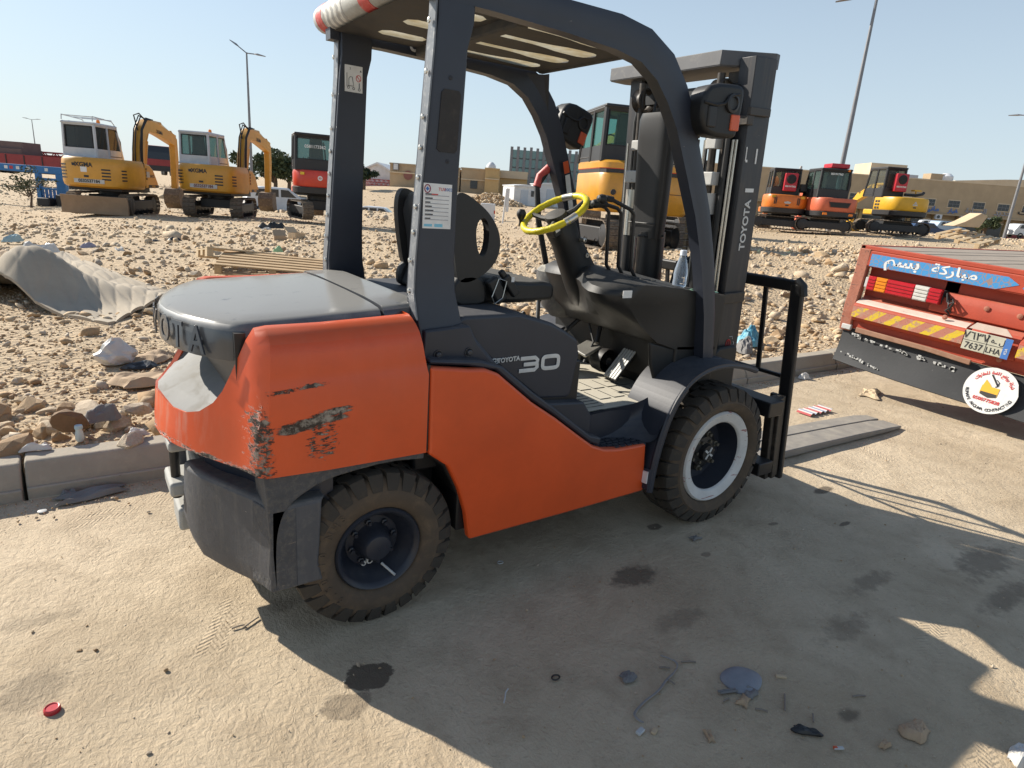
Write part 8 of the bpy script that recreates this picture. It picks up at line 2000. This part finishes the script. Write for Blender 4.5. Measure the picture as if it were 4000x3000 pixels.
carton(1160, 955, .26, .22, .24, 'open brown carton with red print standing behind the pallet by the rear post', R(25), .16); carton(1095, 962, .24, .20, .20, 'darker torn carton left of the open brown carton', R(-10), .16, crd)
b = MB(); g = GP(1172, 935, .16); 
crumple('black_bags', 1055, 900, .75, .35, .22, 'heap of black plastic and tyre scraps behind the cartons', 'rubbish heap', m_blkp, 51, .12, 16, .3); crumple('white_bottles', 1040, 905, .25, .12, .10, 'white containers in front of the black rubbish heap', 'containers', m_bagw, 52, .14, 8)
crumple('green_rag', 1085, 985, .14, .10, .08, 'pale green rag on the broken pallet', 'rag', paint('pale_green_rag', (.30, .50, .28), .7, .3), 53, .35, 8)
crumple('black_bags', 650, 965, .75, .40, .14, 'charred black rubbish heap left of the pallet', 'rubbish heap', m_blkp, 54, .08, 16, .3)
for (x, y, w_, lab, m_) in ((470, 990, .30, 'clear flattened bottle on the rubble left of the black heap', m_bagw), (350, 975, .28, 'lilac plastic scrap behind the quilted pad', paint('lilac_plastic', (.34, .31, .38), .5, .3)), (760, 992, .16, 'round white plastic lid near the black heap', m_bagw), (905, 987, .26, 'pale grey stone slab left of the pallet', M_['palewhite']), (600, 940, .30, 'leaning tan board on the black heap', m_pl2), (720, 930, .2, 'white card strip on the black heap', m_bagw),
                            (3040, 985, .2, 'white plastic scrap on the leaning plywood', m_bagw), (1420, 945, .15, 'pale block on the ground between the posts', m_bagw), (50, 945, .3, 'pale blue scrap at the far left behind the pad', paint('pale_blue_scrap', (.35, .48, .5), .6, .3))):
    crumple('plastic_scrap', x, y, w_, w_*.45, w_*.35, lab, 'scrap', m_, x, .08, 8, x*.01)
# leaning plywood and boards right of the mast
def board(px, py, w_, d_, th, rz, tilt, label, mat=None, z0=.16, name='plywood_board', cat='board'):
    g = GP(px, py, z0); b = MB(); b.box(-w_/2, w_/2, -d_/2, d_/2, 0, th); o = b.build(name, mat or m_pl2, None, bevel=.004, loc=g); o.rotation_euler = (tilt[0], tilt[1], rz); tag(o, label, cat); return o
board(3010, 985, 1.1, .75, .05, R(10), (R(4), R(6)), 'pale plywood sheet lying on the rubble right of the mast', z0=.20)
board(3230, 1005, 1.4, .7, .04, R(-5), (R(-3), R(-4)), 'thin grey board propped on a block left of the truck', M_['palewhite'], .30)
bit(3245, 1030, .12, .10, .22, m_pl, 'wood block propping the grey board', 'wood block', .2, 'wood_block', .10)
crumple('black_film', 3270, 985, 1.2, .5, .12, 'grey and black plastic film crumpled over the propped board', 'plastic film', m_blkp, 61, .36, 16, -.1)
crumple('black_rag', 3190, 1085, .55, .30, .16, 'crumpled dark rag on the rubble above the load backrest corner', 'rag', paint('dark_cloth', (.07, .07, .068), .8, .3), 62, .14, 14, -.2)
crumple('black_film', 3100, 1000, .45, .2, .12, 'dark film between the plywood sheet and the grey board', 'plastic film', m_blkp, 63, .12, 10, .1)
board(2120, 1005, 1.3, .22, .03, R(12), (0, R(-3)), 'long pale plank on the rubble below the big yellow excavator', z0=.15)
board(3075, 960, .9, .06, .03, R(-40), (0, R(14)), 'thin stick leaning over the plywood sheet', m_pl, .25, 'stick', 'stick')
g = CP(3775, 942, 15.5); pallet(tuple(g), R(0), 'wooden pallet tilted on the rubble beyond the truck bed', (R(10), R(-8)), 1.0, 1.15, m_pl2)
g = CP(3760, 885, 15.6); b = MB(); b.prism([(-.35, 0), (.25, 0), (.38, .28), (.22, .34), (-.1, .12)], 'y', -.25, .25); o = b.build('cardboard_box', crl, None, bevel=.01, loc=g); o.rotation_euler = (0, 0, R(-40)); tag(o, 'crushed cardboard box lying on the tilted pallet', 'carton')
# ---- bottle on the dashboard tray
bo_ = empty('water_bottle', (1.535, -.355, 1.1245)); tag(bo_, 'small clear water bottle with a white cap standing on the dashboard', 'bottle')
m, nt, bb, out = mat_new('clear_bottle_plastic'); t = nt.nodes.new('ShaderNodeBsdfTransparent'); t.inputs[0].default_value = (.90, .94, .97, 1); mx = nt.nodes.new('ShaderNodeMixShader'); fr_ = nt.nodes.new('ShaderNodeFresnel'); fr_.inputs[0].default_value = 1.4; bb.inputs['Roughness'].default_value = .08; bb.inputs['Base Color'].default_value = (.62, .70, .80, 1)
nt.links.new(mth(nt, 'ADD', mth(nt, 'MULTIPLY', fr_.outputs[0], 1.0), .18), mx.inputs[0]); nt.links.new(t.outputs[0], mx.inputs[1]); nt.links.new(bb.outputs[0], mx.inputs[2]); nt.links.new(mx.outputs[0], out.inputs[0]); m_bt = m
b = MB(); b.lathe([(.001, .004), (.024, .003), (.030, .008), (.0315, .02), (.030, .04), (.0315, .06), (.029, .085), (.022, .115), (.0150, .140), (.0125, .148), (.0125, .158)], (0, 0, 0), 'z', 28); b.build('bottle_body', m_bt, bo_, smooth=True)
b = MB(); b.lathe([(.015, .150), (.0155, .166), (.014, .170), (.001, .170)], (0, 0, 0), 'z', 24); b.lathe([(.0165, .146), (.0165, .150), (.012, .150)], (0, 0, 0), 'z', 24); b.build('bottle_cap', plain('white_bottle_cap', (.72, .78, .88), .4), bo_, smooth=True)

# ============================================================ TIDY: mirrored or repeated pieces become parts of their own
def islands(o):
    me = o.data; n = len(me.vertices); par = list(range(n))
    def fd(a):
        while par[a] != a: par[a] = par[par[a]]; a = par[a]
        return a
    for e in me.edges: a, b_ = fd(e.vertices[0]), fd(e.vertices[1]); par[a] = b_
    g = {}
    for p in me.polygons: g.setdefault(fd(p.vertices[0]), []).append(p.index)
    return list(g.values())
def split_by(o, groups):
    me0 = o.data; first = True; out = []
    for gp_ in groups:
        me = me0.copy(); bm = bmesh.new(); bm.from_mesh(me); keep = set(gp_); bmesh.ops.delete(bm, geom=[f for f in bm.faces if f.index not in keep], context='FACES'); bm.to_mesh(me); bm.free()
        if first: o.data = me; first = False; out.append(o)
        else: c = o.copy(); c.data = me; COL.objects.link(c); c.parent = o.parent; out.append(c)
    return out
LOOSE = {'rivets': 'rivet', 'post_bolts': 'post_bolt', 'wheel_nuts': 'wheel_nut', 'step_treads': 'step_tread', 'mat_ribs': 'mat_rib', 'dash_vents': 'dash_vent', 'frame_bolts': 'frame_bolt', 'cylinder_clamp': 'cylinder_clamp', 'pedal_ribs': 'pedal_rib', 'form_blue_boxes': 'form_box', 'crossbeam_labels': 'crossbeam_label', 'carriage_plate': 'carriage_plate', 'pedal_arms': 'pedal_arm', 'cables': 'cable', 'wheel_spokes': 'wheel_spoke', 'carriage_bar': 'carriage_bar', 'paint_chip': 'paint_chip', 'mast_crossbeam': 'mast_crossbeam', 'roof_crossbar': 'roof_crossbar', 'window_bars': 'window_bar'}
allo = [o for o in bpy.data.objects if o.type == 'MESH' and o.parent is not None]
def root_of(o):
    while o.parent: o = o.parent
    return o
for o in allo:
    base = o.name.split('.')[0]
    if base in LOOSE:
        isl = islands(o)
        if 1 < len(isl) <= 60:
            for c in split_by(o, isl): c.name = LOOSE[base]
        elif base != LOOSE[base]: o.name = LOOSE[base]
    elif root_of(o) is FL:
        me = o.data; cy = [p.center.y for p in me.polygons]
        if cy and min(cy) < -.1 and max(cy) > .1 and all(len({me.vertices[i].co.y > 0 for i in p.vertices}) == 1 for p in me.polygons):
            split_by(o, [[i for i, y in enumerate(cy) if y < 0], [i for i, y in enumerate(cy) if y > 0]])
for o in bpy.data.objects:
    if o.name.startswith(('lift_chain', 'green_scraps', 'flap_lettering')): o['kind'] = 'stuff'
